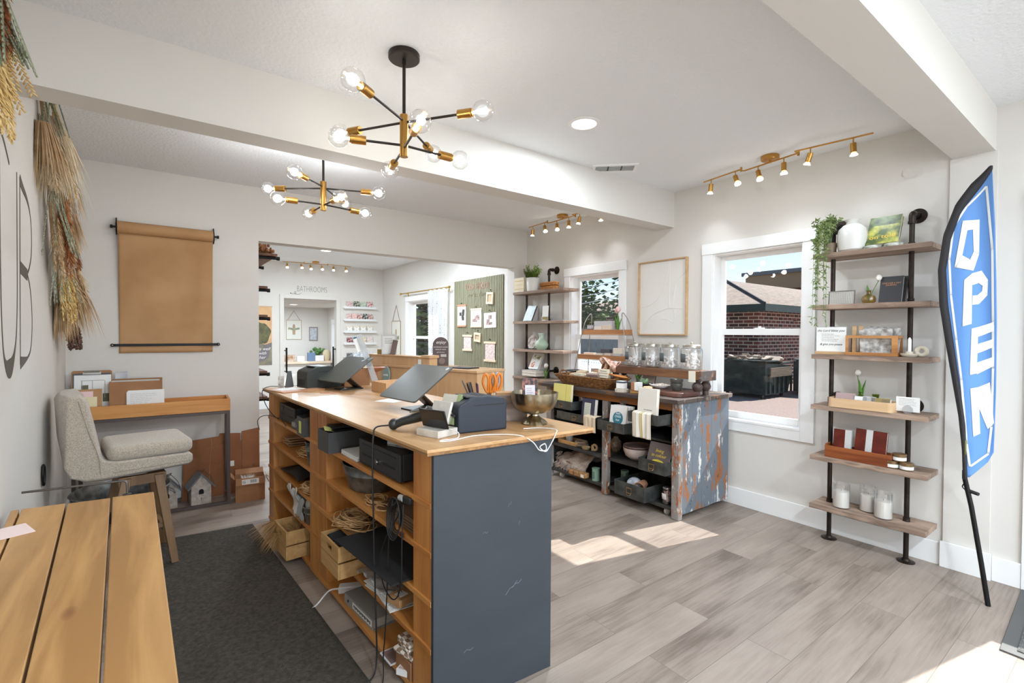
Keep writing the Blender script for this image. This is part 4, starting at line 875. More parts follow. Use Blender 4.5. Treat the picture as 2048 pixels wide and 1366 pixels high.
solo('kraft_bags', b, KB, 'flat brown kraft bags lying behind the coil on the second shelf', 'bags', cw(.02, .45, .5905), CR)
twine('thin loop of pale cord on the second shelf below the near cash drawer', .03, .47, .607, .035, 2, 7, .1, sy=1.6, hgt=.003)
t = cth('paper_bag_stack', 'stack of folded brown paper bags on the second shelf beside the blue end', 'bags', .02, .255, .5905)
for k in range(9): MB().obox((.14, 0, .004+k*.006), (.26+.01*(k % 2), .19, .0045), Matrix.Rotation(.03*((k*7) % 5-2), 3, 'Z')).build('folded_bag', mat('dull_brown_paper', (124, 96, 72), .8, bump=.2, bscale=40), t)
b = MB(); rr = random.Random(12)
for k in range(9): b.obox((.06+.01*k, rr.uniform(-.02, .02), .003+.0015*k), (.012, .15, .0014), Matrix.Rotation(rr.uniform(-.5, .5), 3, 'Z'))
solo('wooden_picks', b, mat('dark_picks', (92, 62, 40), .7), 'bundle of thin dark sticks on the second shelf in front of the cords', 'sticks', cw(.0, .42, .611), CR, ang=30)
# black portfolio
solo('black_portfolio', MB().obox((.12, 0, .0), (.30, .54, .008), Matrix.Rotation(.04, 3, 'Z')), mat('black_felt', (30, 30, 31), .85), 'large flat black portfolio lying on the third shelf of the near bay', 'portfolio', cw(-.045, .45, .421), (0, .02, CR), bevel=.002)
# wooden crates pulled forward
CRW = wood('pale_crate_pine', (206, 164, 108), (180, 134, 78), 'Y', .6, 5, bump=.15)
def crate(name, label, u, v, z, w, d, h, rz=0):
    t = cth(name, label, 'crate', u, v, z, rz); g = .008; s = (h-g)/2
    for k in range(2):
        z0 = k*(s+g)
        MB().box(0, .009, -w/2, w/2, z0, z0+s).build('slat', CRW, t, bevel=.001) if k == 0 else None
        if k == 1:
            b = MB(); b.box(0, .009, -w/2, -.035, z0, z0+s).box(0, .009, .035, w/2, z0, z0+s).box(0, .009, -.035, .035, z0, z0+s*.32).box(0, .009, -.035, .035, z0+s*.7, z0+s); b.build('slat', CRW, t)
        for sd in (-1, 1): MB().box(.0095, d, sd*(w/2-.009) if sd > 0 else -w/2, w/2 if sd > 0 else -w/2+.009, z0, z0+s).build('slat', CRW, t, bevel=.001)
    MB().box(d-.009, d, -w/2+.01, w/2-.01, 0, h).box(.01, d-.01, -w/2+.01, w/2-.01, 0, .006).build('base', CRW, t)
    return t
crate('wooden_crate', 'small slatted wooden crate pulled out of the near bay with black cloth inside', -.085, .79, .2455, .235, .24, .148)
b = MB(); b.grid(lambda u, v: (.02+.2*u, -.10+.2*v, .135+.014*math.sin(u*5)*math.cos(v*6)+.01*math.sin(v*17)), 14, 14); o = b.build('black_cloth', mat('black_felt', (30, 30, 31), .85), None, solid=.004); o.location = cw(-.085, .79, .2455); o.rotation_euler[2] = CR; tagit(o, 'black felt cloth stuffed in the near wooden crate', 'cloth')
crate('wooden_crate', 'small slatted wooden crate of straw pulled out of the bottom of the far bay', -.10, 1.60, .0405, .25, .24, .165, .02)
b = MB(); rr = random.Random(31); tuft(b, (.12, 0, .1), (0, 0, 1), .10, .3, 500, rr, 1.8, .0012, .5); tuft(b, (.0, .10, .16), (-.7, .3, -.6), .16, .08, 130, rr, .6, .0011, .2); tuft(b, (.0, .05, .10), (-.5, .3, -1), .12, .08, 90, rr, .6, .0011, .1)
o = b.build('straw', mat('straw', (176, 134, 84), .9), None, ang=180); o.location = cw(-.10, 1.60, .0405); o.rotation_euler[2] = CR; tagit(o, 'shredded straw spilling out of the far wooden crate', 'straw', kind='stuff')
# white tissue bundle
TIS = mat('white_tissue', (216, 212, 204), .85)
b = MB(); rr = random.Random(2)
b.grid(lambda u, v: (.005*math.sin(u*9+v*7)+.02*math.sin(v*5), lerp(-.10, .10, u)*(1-.2*math.sin(v*PI)), lerp(0, .17, v)+.012*math.sin(u*11)+.008*math.sin(u*23)), 30, 24)
b.grid(lambda u, v: (.03+.006*math.sin(u*7+v*11), lerp(-.09, .09, u), lerp(0, .15, v)+.01*math.sin(u*14)), 30, 24)
solo('tissue_bundle', b, TIS, 'crumpled white tissue bag standing on the fourth shelf of the far bay', 'tissue', cw(.0, 1.66, .2465), CR, solid=.002)
b = MB(); b.grid(lambda u, v: (.01+.006*math.sin(u*9+v*9), lerp(-.055, .055, u), lerp(0, .135, v)+.006*math.sin(u*17)), 20, 20)
solo('clear_plastic_bag', b, clear('frosted_plastic', (206, 206, 204), .1, .3, .55), 'cloudy plastic bag between the white tissue and the lower bucket', 'bag', cw(-.015, 1.535, .2465), CR, solid=.0015)
# black bag, kraft bundle, terminal, grey box, adaptor
b = MB(); b.grid(lambda u, v: (.02+.22*v, lerp(-.22, .2, u), .012+.085*math.sin(PI*min(1, v*.8+.1))*(.6+.4*math.sin(u*4+1))*math.sin(PI*(.06+.9*u))**.5), 26, 14)
solo('black_bag', b, mat('black_nylon', (20, 20, 21), .7), 'slumped black fabric bag on the third shelf of the far bay', 'bag', cw(.0, 1.88, .4165), CR, solid=.004)
b = MB()
for k in range(6): b.obox((.08, 0, .012+k*.008), (.12, .13, .006), Matrix.Rotation(.25*math.sin(k*2.3), 3, 'Z') @ Matrix.Rotation(.08*math.cos(k*3), 3, 'X'))
solo('kraft_tag_bundle', b, mat('pale_kraft', (176, 144, 108), .8), 'bundle of kraft tags on the second shelf at the far end of the far bay', 'tags', cw(.03, 2.04, .59), CR)
t = cth('card_terminal', 'grey and black card terminal next to the far cash drawer', 'terminal', .0, 1.665, .7655)
b = MB(); b.prism([(0, 0), (.22, 0), (.22, .10), (.16, .115), (.02, .06), (-.005, .03)], -.055, .055, 'XZ'); b.build('body', mat('mid_grey_plastic', (96, 98, 98), .5), t, bevel=.006)
MB().obox((.11, 0, .105), (.10, .085, .004), Matrix.Rotation(-.36, 3, 'Y')).build('screen', BLACK, t); MB().obox((.17, 0, .122), (.035, .05, .002), Matrix.Rotation(-.2, 3, 'Y')).build('sticker', PAPER, t)
MB().box(-.008, .0, -.035, .035, .02, .045).build('card_slot', mat('silver_plastic', (168, 168, 164), .4), t)
t = cth('paper_tray', 'small grey metal box with a yellow-green note at the divider of the far bay', 'box', -.025, 1.46, .7655)
openbox(MB(), .13, .26, .108).build('tray', GM, t); MB().box(-.0016, -.0002, -.02, .02, .015, .085).build('note', mat('lime_note', (206, 210, 120), .8), t)
t = cth('kraft_cards', 'stack of brown cards inside the small grey box', 'cards', .0, 1.46, .7695); MB().box(0, .2, -.05, .05, 0, .09).build('cards', CARD, t, bevel=.002)
t = cth('black_case', 'small black case at the bottom right of the far bay', 'case', .02, 1.425, .0405); B(0, .2, -.03, .03, 0, .13).build('case', BLACK, t, bevel=.006)
t = cth('black_tablet_sleeve', 'thin black sleeve at the back of the fourth shelf in the far bay', 'sleeve', .16, 1.98, .2455); MB().obox((.1, 0, .02), (.2, .2, .012), Matrix.Rotation(.1, 3, 'X')).build('sleeve', BLACK, t, bevel=.003)
# bottom and fourth shelf of the near bay
t = cth('ring_binder', 'grey ring binder lying on the bottom shelf, spine to the front', 'binder', .015, .70, .0405, .04)
b = MB(); b.box(0, .26, -.155, .155, 0, .003).box(0, .26, -.155, .155, .047, .05).box(0, .003, -.155, .155, .003, .047); b.build('cover', mat('grey_binder', (150, 148, 142), .5), t)
B(.01, .25, -.145, .14, .004, .04).build('pages', mat('binder_pages', (190, 184, 172), .8), t)
B(-.0012, .0, -.14, .06, .012, .04).build('spine_label', PAPER, t)
b = MB()
for k in range(14): b.box(-.0018, -.0012, -.13+.013*k, -.122+.013*k, .018+.004*(k % 2), .033)
b.build('spine_lettering', INK, t); MB().cyl((-.001, .11, .025), (-.003, .11, .025), .006, n=14).build('finger_ring', BLK_M, t)
t = cth('power_strip', 'white power strip on the bottom shelf beside the ring binder', 'power strip', .02, .965, .0405, -.5)
B(0, .26, -.025, .025, 0, .035).build('body', WHITE, t, bevel=.006); MB().tube(smooth([(0, 0, .018), (-.05, .0, .01), (-.1, -.05, -.03), (-.15, -.12, -.036)], 6), .004, 6).build('cord', WCORD, t)
t = cth('clear_bag_of_prints', 'clear plastic bag over white papers on the fourth shelf of the near bay', 'bag', .0, .42, .2455)
for k in range(6): MB().obox((.10, .0+.01*k, .003+.004*k), (.20, .27-.01*k, .003), Matrix.Rotation(.12*(k % 3-1), 3, 'Z')).build('paper', PAPER, t)
b = MB(); b.grid(lambda u, v: (-.01+.22*v, -.02+.26*u, .03+.022*math.sin(u*3.1)+.008*math.sin(u*19+v*13)), 24, 18); b.build('plastic_film', clear('wrinkled_film', (226, 222, 218), .25, .12, .3), t, solid=.001)
t = cth('kraft_gift_box', 'small kraft gift box on the papers in the fourth shelf', 'box', .0, .30, .272, .2); B(0, .1, -.04, .04, 0, .03).build('box', KRAFT, t, bevel=.001); B(.02, .06, -.02, .02, .0302, .031).build('label', PAPER, t)
b = MB()
for k in range(6): b.obox((.02+.01*k, .03*k-.05, .0), (.17, .002, .002), Matrix.Rotation(1.2+.2*k, 3, 'Z'))
solo('bag_ties', b, mat('dark_ties', (86, 80, 74), .6), 'loose dark twist ties on the clear bag in the fourth shelf', 'ties', cw(.03, .42, .3055), CR)
BUF = bpy.data.materials.new('buffalo_check'); BUF.use_nodes = True; n = BUF.node_tree; b_ = n.nodes['Principled BSDF']; b_.inputs['Roughness'].default_value = .9
tc = n.nodes.new('ShaderNodeTexCoord'); ck = n.nodes.new('ShaderNodeTexChecker'); ck.inputs['Scale'].default_value = 45; ck.inputs[1].default_value = C3((224, 212, 196)); ck.inputs[2].default_value = C3((146, 118, 98)); n.links.new(tc.outputs['Object'], ck.inputs[0]); n.links.new(ck.outputs[0], b_.inputs['Base Color'])
b = MB(); b.obox((.06, 0, .022), (.14, .12, .018), Matrix.Rotation(.2, 3, 'Z')); b.obox((.065, .0, .042), (.13, .11, .018), Matrix.Rotation(-.1, 3, 'Z')); b.obox((.06, .0, .06), (.12, .10, .014))
solo('checked_cloth', b, BUF, 'folded tan and white checked cloth on the bottom shelf by the blue end', 'cloth', cw(-.0, .215, .105), CR, bevel=.006)
t = cth('kraft_carton', 'plain kraft carton under the checked cloth on the bottom shelf', 'box', .0, .215, .0405); B(0, .2, -.06, .06, 0, .07).build('carton', CARD, t, bevel=.001)
for k, (v, l, m_) in enumerate(((.33, 'mauve photo card lying at the front of the bottom shelf', mat('mauve_card', (138, 112, 108), .5)), (.24, 'rust and white photo card propped at the front of the bottom shelf', mat('rust_card', (122, 58, 44), .5, col2=(206, 188, 176), vscale=40)))):
    t = cth('photo_card', l, 'card', -.02+.02*k, v-.06*k, .0425+.002*k, .5*k); o = B(0, .17, -.05, .05, 0, .003+.02*k).build('card', PAPER, t); B(.006, .164, -.044, .044, .0032+.02*k, .0038+.02*k).build('print', m_, t)
# --- cables on the counter front
def cable(label, pts, r=.003, m=CORD, cat='cable', name='black_cable'): return solo(name, MB().tube(smooth(pts, 8), r, 7), m, label, cat)
c = lambda u, v, z: cw(u, v, z)
cable('black scanner cable hanging over the counter front down to the floor', [(.803, 1.902, ZT+.024), (.785, 1.91, ZT+.02), c(-.028, .40, ZT+.012), c(-.045, .385, ZT-.03), c(-.052, .375, .8), c(-.05, .37, .6), c(-.05, .36, .4), c(-.052, .34, .2), c(-.055, .33, .05), c(-.09, .30, .005), c(-.16, .30, .004), c(-.2, .42, .003)], .0034)
cable('thin black cable looping down over the near shelves from the cord bundle', [c(-.01, .205, .73), c(-.02, .22, .66), c(-.03, .30, .55), c(-.035, .34, .45), c(-.035, .31, .36), c(-.03, .23, .335), c(-.03, .17, .42), c(-.028, .165, .6), c(-.02, .17, .72)], .0026)
cable('black cable hanging in two strands in front of the near shelves', [c(-.012, .24, .70), c(-.025, .275, .6), c(-.03, .285, .4), c(-.036, .29, .2), c(-.04, .30, .08), c(-.06, .26, .006), c(-.12, .2, .005)], .0026)
b = MB()
for k in range(6):
    rr = random.Random(k); b.tube([(-.012-.004*k+.006*math.sin(a), .05*math.cos(a)*(.6+.1*k), .07*math.sin(a)*(.7+.09*k)) for a in [2*PI*i/24 for i in range(24)]], .0026, 6, closed=True)
b.tube([(-.02, .02, .07), (-.035, 0, .05), (-.02, -.02, .07)], .004, 6)
solo('cable_bundle', b, CORD, 'coiled bundle of black cables hanging below the near cash drawer', 'cables', cw(-.005, .225, .655), CR)
t = cth('power_adaptor', 'black power adaptor with a silver plug hanging at the near upright', 'adaptor', -.018, .185, .735, .1)
B(-.0, .03, -.05, .0, -.012, .014).build('body', BLACK, t, bevel=.003); MB().cyl((.008, .0, 0), (.008, .028, 0), .012, n=16).build('plug', mat('silver_plastic', (168, 168, 164), .4), t)
cable('thin black cable curling over the far end of the counter to the top shelf', [c(.25, 2.30, ZT+.004), c(.1, 2.325, ZT+.005), c(.0, 2.32, ZT+.008), c(-.05, 2.27, ZT-.02), c(-.05, 2.18, .87), c(-.03, 2.08, .81), c(-.01, 2.0, .785)], .0026)
cable('thin black cable drooping from the far end top shelf past the upright', [c(-.005, 2.03, .785), c(-.03, 2.16, .79), c(-.05, 2.30, .765), c(-.06, 2.37, .72), c(-.05, 2.36, .66)], .0026)
cable('short black cable across the far cash drawer', [c(-.012, 1.86, .89), c(-.022, 1.84, .86), c(-.03, 1.83, .81), c(-.02, 1.78, .772)], .0022)

# ================= things on the counter top =================
z = ZT
# marble phone stand, phone, cards
MARB = mat('white_marble', (222, 216, 206), .3, col2=(196, 188, 178), vscale=14)
t = thing('marble_phone_stand', 'white marble phone stand at the near left corner of the counter', 'phone stand', (.905, 1.715, z), .30)
MB().box(-.055, .055, -.06, .06, 0, .028).build('base', MARB, t, bevel=.002)
MB().obox((.028, .01, .075), (.012, .10, .11), Matrix.Rotation(.35, 3, 'Y')).build('back_plate', MARB, t, bevel=.002)
t = thing('smartphone', 'black smartphone leaning on the marble stand', 'phone', (.898, 1.712, z+.030), (.0, .33, .30+PI))
B(-.004, .004, -.07, .07, 0, .078).build('body', mat('phone_black', (16, 16, 18), .15), t, bevel=.003); B(.0041, .0046, -.065, .065, .004, .074).build('screen', mat('phone_screen', (34, 34, 36), .06), t)
t = thing('card_pack', 'pack of white cards with a sage green edge behind the smartphone', 'cards', (.955, 1.765, z+.032), (.0, .42, .30))
B(-.004, .004, -.045, .035, .0, .125).build('card', mat('ivory_card', (214, 208, 194), .6), t); B(-.005, .012, -.062, -.0455, .0, .128).build('edge_card', mat('sage_edge', (158, 172, 120), .6), t)
# barcode scanner
SCB = mat('scanner_black', (38, 40, 38), .35)
t = thing('barcode_scanner', 'black barcode scanner lying on the counter beside the marble stand', 'scanner', (.86, 1.84, z), .0)
MB(Matrix.Translation((0, 0, 0))).tube(smooth([(-.055, .06, .02), (-.03, .045, .034), (.0, .02, .045), (.035, -.012, .058), (.055, -.03, .064)], 5), .019, 14, taper=lambda u: .85+.35*u).build('handle', SCB, t)
b = MB(); b.obox((.065, -.035, .07), (.06, .075, .05), Matrix.Rotation(-.5, 3, 'Z') @ Matrix.Rotation(.3, 3, 'Y')); b.build('head', SCB, t, bevel=.012, seg=4)
b = MB(); b.obox((.035, .005, .083), (.085, .04, .004), Matrix.Rotation(-.6, 3, 'Z') @ Matrix.Rotation(-.18, 3, 'Y')); b.build('top_plate', mat('scanner_grey', (70, 70, 66), .4), t, bevel=.0015)
MB().ball((-.058, .062, .024), .022, (1, .8, 1.1), 8).build('butt', SCB, t)
cable('white charging cable looping over the counter end by the blue panel', [(.925, 1.66, z+.03), (.945, 1.62, z+.02), (.93, 1.60, z+.003), (.87, 1.60, z+.003), (.85, 1.585, z+.003), (.90, 1.575, z+.003), (1.0, 1.60, z+.003), (1.08, 1.575, z+.003), (1.15, 1.50, z+.004), (1.19, 1.465, z-.02), (1.22, 1.46, z-.055), (1.255, 1.46, z-.06), (1.25, 1.46, z-.035), (1.225, 1.462, z-.045), (1.25, 1.458, z-.065), (1.275, 1.462, z-.05), (1.31, 1.465, z-.005), (1.34, 1.50, z+.006), (1.31, 1.57, z+.004), (1.25, 1.60, z+.003)], .0021, WCORD, name='white_cable')
# receipt printers
def printer(label, loc, rz, w, d, h, m):
    t = thing('receipt_printer', label, 'printer', loc, rz)
    b = MB(); b.prism([(-w/2, 0), (w/2, 0), (w/2, h*.82), (w/2-.012, h*.9), (w*.1, h), (-w*.22, h*.97), (-w/2+.01, h*.80), (-w/2, h*.7)], -d/2, d/2, 'XZ'); b.build('body', m, t, bevel=.006, seg=3)
    MB().box(-w*.18, w*.42, -d/2-.0015, -d/2+.002, h*.74, h*.765).box(-w*.5-.001, -w*.5+.003, -d*.3, d*.3, h*.15, h*.4).build('panel_line', mat('deep_black', (10, 10, 12), .5), t)
    b = MB(); b.obox((-.02, 0, h*.965), (w*.42, d*.7, .006), Matrix.Rotation(.06, 3, 'Y')); b.build('lid', mat('lid_grey', (66, 66, 66), .45), t, bevel=.002)
    MB().box(-w/2-.006, -w/2-.0012, -d*.32, d*.32, h*.45, h*.5).build('tear_slot', mat('lid_grey', (66, 66, 66), .45), t)
    return t
printer('navy-black receipt printer on the near end of the counter beside the silver bowl', (1.095, 1.735, z), -.10, .225, .15, .145, mat('navy_black_plastic', (30, 38, 50), .5, bump=.05, bscale=400))
p = printer('black label printer at the far end of the counter behind the tablet stand', (.985, 3.70, z), .15, .26, .18, .16, mat('dark_green_black', (44, 48, 44), .45))
# tablet stands
TB = mat('tablet_grey', (78, 80, 74), .32, spec=.6); ST = mat('stand_bronze', (104, 90, 76), .45, metal=.4)
def tablet(label, loc, rz):
    t = thing('tablet_stand', label, 'tablet stand', loc, rz, 'tablet checkout stands')
    R_ = Matrix.Rotation(-.60, 3, 'Y')
    b = MB(R_.to_4x4()); b.prism(rrect(.285, .345, .014, cx=.1425), -.004, .004, 'XY'); o = b.build('tablet', TB, t, bevel=.0015)
    for v_ in o.data.vertices: v_.co += Vector((-.115, 0, .062))
    b = MB(R_.to_4x4()); b.cyl((.262, -.15, .0042), (.262, -.15, .0062), .012, n=20); o2 = b.build('camera_disc', mat('chrome', (200, 200, 198), .15, metal=1), o)
    for v_ in o2.data.vertices: v_.co += Vector((-.115, 0, .062))
    b = MB(); P = [(-.02, -.052), (-.02, .052)]
    b.grid(lambda u, v: (lerp(-.03, .10, u)+.028*math.sin(u*PI)*0, lerp(-.055, .055, v), lerp(.118, .006, u)), 10, 2); b.build('stand_leg', ST, t, solid=.006)
    b = MB(); b.prism(rrect(.17, .13, .02, cx=.03), 0, .007, 'XY'); b.build('base', mat('stand_dark', (62, 60, 54), .4, metal=.4), t, bevel=.002)
    return t
tablet('large dark tablet on a folded stand in the middle of the counter', (1.115, 2.36, z), .14)
tablet('dark tablet on a folded stand at the far end of the counter', (1.095, 3.46, z), .22)
# scissors and pens in a cup
t = thing('pen_cup', 'white cup of dark pens behind the near receipt printer', 'pen cup', (1.30, 2.04, z)); MB().lathe([(0, 0), (.036, 0), (.04, .09), (.037, .09), (.033, .006), (0, .006)], (0, 0, 0), 28).build('cup', WHITE, t)
rr = random.Random(3)
for k in range(8):
    a = k*.8; m_ = [mat('plum_pen', (88, 50, 84), .4), BLACK, mat('grey_pen', (92, 92, 96), .4)][k % 3]
    x0, y0 = 1.30+.012*math.cos(a), 2.04+.012*math.sin(a); lean = .022+.02*(k % 3); L = .145+.008*(k % 3)
    solo('pen', MB().cyl((0, 0, .008), (-lean*.9+.01*math.cos(a), lean*math.sin(a)*.6, L), .0038, n=8).cyl((-lean*.9+.01*math.cos(a), lean*math.sin(a)*.6, L), (-lean*.93+.01*math.cos(a), lean*math.sin(a)*.62, L+.006), .0028, n=8), m_, ['dark plum pen in the white cup behind the printer', 'black pen in the white cup behind the printer', 'grey pen in the white cup behind the printer'][k % 3], 'pen', (x0, y0, z), group=['plum pens in the cup', 'black pens in the cup', 'grey pens in the cup'][k % 3])
ORG = mat('orange_handle', (222, 128, 34), .35)
def scissors(label, loc, rz, m, tl=.0):
    t = thing('scissors', label, 'scissors', loc, (tl, 0, rz))
    for s in (-1, 1):
        P = smooth([(s*.006, 0, .10), (s*.020, 0, .115), (s*.032, 0, .15), (s*.026, 0, .185), (s*.014, 0, .19), (s*.004, 0, .165), (s*.006, 0, .13)], 5, closed=True)
        MB().tube(P, .0065, 10, closed=True).build('handle', m, t)
        MB().prism([(s*.012, .10), (-s*.002, .10), (-s*.006, .0), (-s*.002, -.002)], -.0012+s*.0012, .0012+s*.0012, 'XZ').build('blade', mat('blade_steel', (186, 188, 190), .2, metal=1), t)
    return t
scissors('orange-handled scissors standing upright, left of the pair', (1.365, 2.03, z+.004), -.6, ORG)
scissors('orange-handled scissors standing upright, right of the pair', (1.41, 2.035, z+.004), -.25, ORG)
scissors('grey-handled scissors behind the orange pairs', (1.432, 2.075, z+.004), .3, mat('grey_handle', (158, 158, 162), .4))
t = thing('pen_caddy', 'low brown caddy holding the scissors behind the near printer', 'caddy', (1.40, 2.045, z))
MB().box(-.075, -.071, -.05, .05, 0, .07).box(.071, .075, -.05, .05, 0, .07).box(-.071, .071, -.05, -.046, 0, .07).box(-.071, .071, .046, .05, 0, .07).build('caddy', PINE, t)
# grey wooden box
t = thing('weathered_wood_box', 'small weathered grey wooden box between the printer and the silver bowl', 'box', (1.325, 1.825, z), -.5)
gw = mat('grey_driftwood', (166, 150, 140), .8, col2=(130, 114, 106), vscale=14, stretch=(.3, .3, 2))
for k, hh in ((0, .12), (1, .095)): MB().box(-.09+.0*k, .09, -.045+.08*k, -.037+.08*k, 0, hh).build('panel', gw, t, bevel=.001)
MB().box(-.09, -.082, -.037, .035, 0, .11).box(.082, .09, -.037, .035, 0, .07).box(-.082, .082, -.037, .035, 0, .006).build('frame', gw, t); B(-.05, .05, -.03, .03, .007, .13).build('tag_cards', KRAFT, t)
# silver bowl with card
t = thing('footed_silver_bowl', 'fluted antique silver footed bowl on the near right of the counter', 'bowl', (1.368, 1.672, z))
SIL = mat('antique_silver', (186, 176, 152), .3, metal=1, col2=(120, 108, 86), vscale=16, bump=.12, bscale=60)
MB().lathe([(.05, .052), (.068, .060), (.088, .075), (.101, .098), (.105, .122), (.107, .142), (.104, .142), (.100, .12), (.094, .098), (.08, .078), (.05, .060), (0, .056)], (0, 0, 0), 72, flute=.045, fn=12).build('bowl', SIL, t)
MB().lathe([(0, 0), (.058, 0), (.059, .006), (.05, .016), (.032, .028), (.02, .038), (.019, .044), (.024, .048), (.05, .054), (0, .054)], (0, 0, 0), 64, flute=.05, fn=12).build('foot', SIL, t)
FLO = mat('dark_floral', (52, 44, 44), .6, col2=(150, 96, 84), vscale=45, lo=.45, hi=.6)
t = thing('floral_sign_card', 'dark floral card with a pale text panel standing in the silver bowl', 'card', (1.318, 1.648, z+.088), (-.12, .05, -.08))
MB().box(-.036, .046, -.001, .001, 0, .12).build('card', FLO, t); pn = B(-.02, .032, -.002, -.001, 0, .09).build('text_panel', mat('lilac_paper', (206, 196, 200), .8), t)
lines('small_print', GREYINK, pn, -.012, .026, .076, 7, .009, -.0024, .0008, 6, .4)
# far end: board, papers, pens, acrylic sign stand, small box
t = thing('wooden_clip_board', 'thin tan wooden board lying on the far left end of the counter', 'board', (.80, 3.60, z), .25); MB().prism(rrect(.30, .26, .012), 0, .008, 'XY').build('board', mat('tan_board', (190, 138, 104), .5), t, bevel=.002); B(-.12, .05, -.04, .1, .0081, .0095).build('paper', PAPER, t)
solo('white_slip', MB().box(-.1, .1, -.07, .07, 0, .001), PAPER, 'white slip of paper under the big tablet', 'paper', (1.16, 2.74, z+.0002), .5)
solo('wooden_ruler', MB().box(-.06, .06, -.012, .012, 0, .006), mat('tan_board', (190, 138, 104), .5), 'short strip of wood in front of the far tablet stand', 'strip', (.94, 3.30, z), -.6)
t = thing('acrylic_sign_stand', 'tall clear acrylic sign stand leaning beside the far tablet', 'sign stand', (1.275, 3.30, z+.004), (-.2, -.36, -.5))
MB().box(-.02, .02, -.003, .003, 0, .42).build('upright', clear('hazy_acrylic', (236, 238, 240), .15, .05, .3), t); MB().box(-.05, -.005, .004, .007, .30, .40).build('card', PAPER, t); B(-.04, .0, -.012, -.004, .19, .23).build('clip', mat('pale_blue_plastic', (190, 200, 216), .4), t)
PLY = wood('birch_plywood', (216, 176, 132), (202, 158, 112), 'Z', .5, 3, bump=.03)
t = thing('plywood_tray', 'small plywood tray on the counter below the oval sign', 'tray', (1.345, 3.165, z), .12)
b = MB(); openbox(b, .20, .25, .07, .008, -.125); b.build('tray', PLY, t, bevel=.001)
# ================= generic small goods =================
F = -PI/2
def book(label, loc, w, h, t, cover, rz=F, lean=.25, roll=0, group=None, name='book', pages=None, soft=False):
    o = thing(name, label, 'book', loc, (-lean, roll, rz), group); c = .0022
    b = MB().box(-w/2, w/2, -t/2, -t/2+c, 0, h).box(-w/2, w/2, t/2-c, t/2, 0, h).box(-w/2, -w/2+c, -t/2+c, t/2-c, 0, h)
    b.build('cover', cover, o, bevel=.0008)
    B(-w/2+c, w/2-.003, -t/2+c, t/2-c, .003, h-.003).build('pages', pages or mat('page_block', (222, 214, 200), .8), o)
    return o
def card(name, label, cat, loc, w, h, m, rz=F, lean=.15, t=.002, group=None, roll=0):
    o = thing(name, label, cat, loc, (-lean, roll, rz), group); B(-w/2, w/2, -t/2, t/2, 0, h).build('card', m, o, bevel=.0003); return o
def vase(name, label, loc, prof, m, cat='vase', n=40, flute=0, fn=8):
    o = thing(name, label, cat, loc); MB().lathe(prof, (0, 0, 0), n, flute, fn).build('body', m, o); return o
def tulip(label, loc, h, petal, lean=(0, .03), leaves=2, rz=0, sc=1.0, group=None, heads=1):
    o = thing('tulip', label, 'flower', loc, rz, group); lx, ly = lean
    for k in range(heads):
        dx, dy, dh = k*.02, k*.028, -k*.012
        P = smooth([(0, 0, 0), (lx*.3+dx*.2, ly*.3+dy*.2, h*.4), (lx+dx, ly+dy, h+dh)], 6); MB().tube(P, .0022*sc, 6).build('stem', STEM, o)
        e = P[-1]; hd = MB()
        for q in range(6):
            a = q*PI/3; M0 = Matrix.Translation(e) @ Matrix.Rotation(a, 4, 'Z'); hd.M = M0
            hd.grid(lambda u, v: ((.013*math.sin(PI*min(.86, u*.8+.1))+(.002 if q % 2 else 0))*sc, (v-.5)*.020*math.sin(PI*(u*.8+.12))*sc, u*.036*sc), 8, 4)
        hd.build('bloom', petal, o, solid=.0008)
    for q in range(leaves):
        a = q*2.6+.6; b = MB(Matrix.Rotation(a, 4, 'Z')); b.grid(lambda u, v: (.004+.03*u*u*sc, (v-.5)*.018*math.sin(PI*(u*.9+.08))*sc, u*h*.85), 10, 2); b.build('leaf', mat('tulip_leaf', (92, 138, 52), .5), o, solid=.0008)
    return o
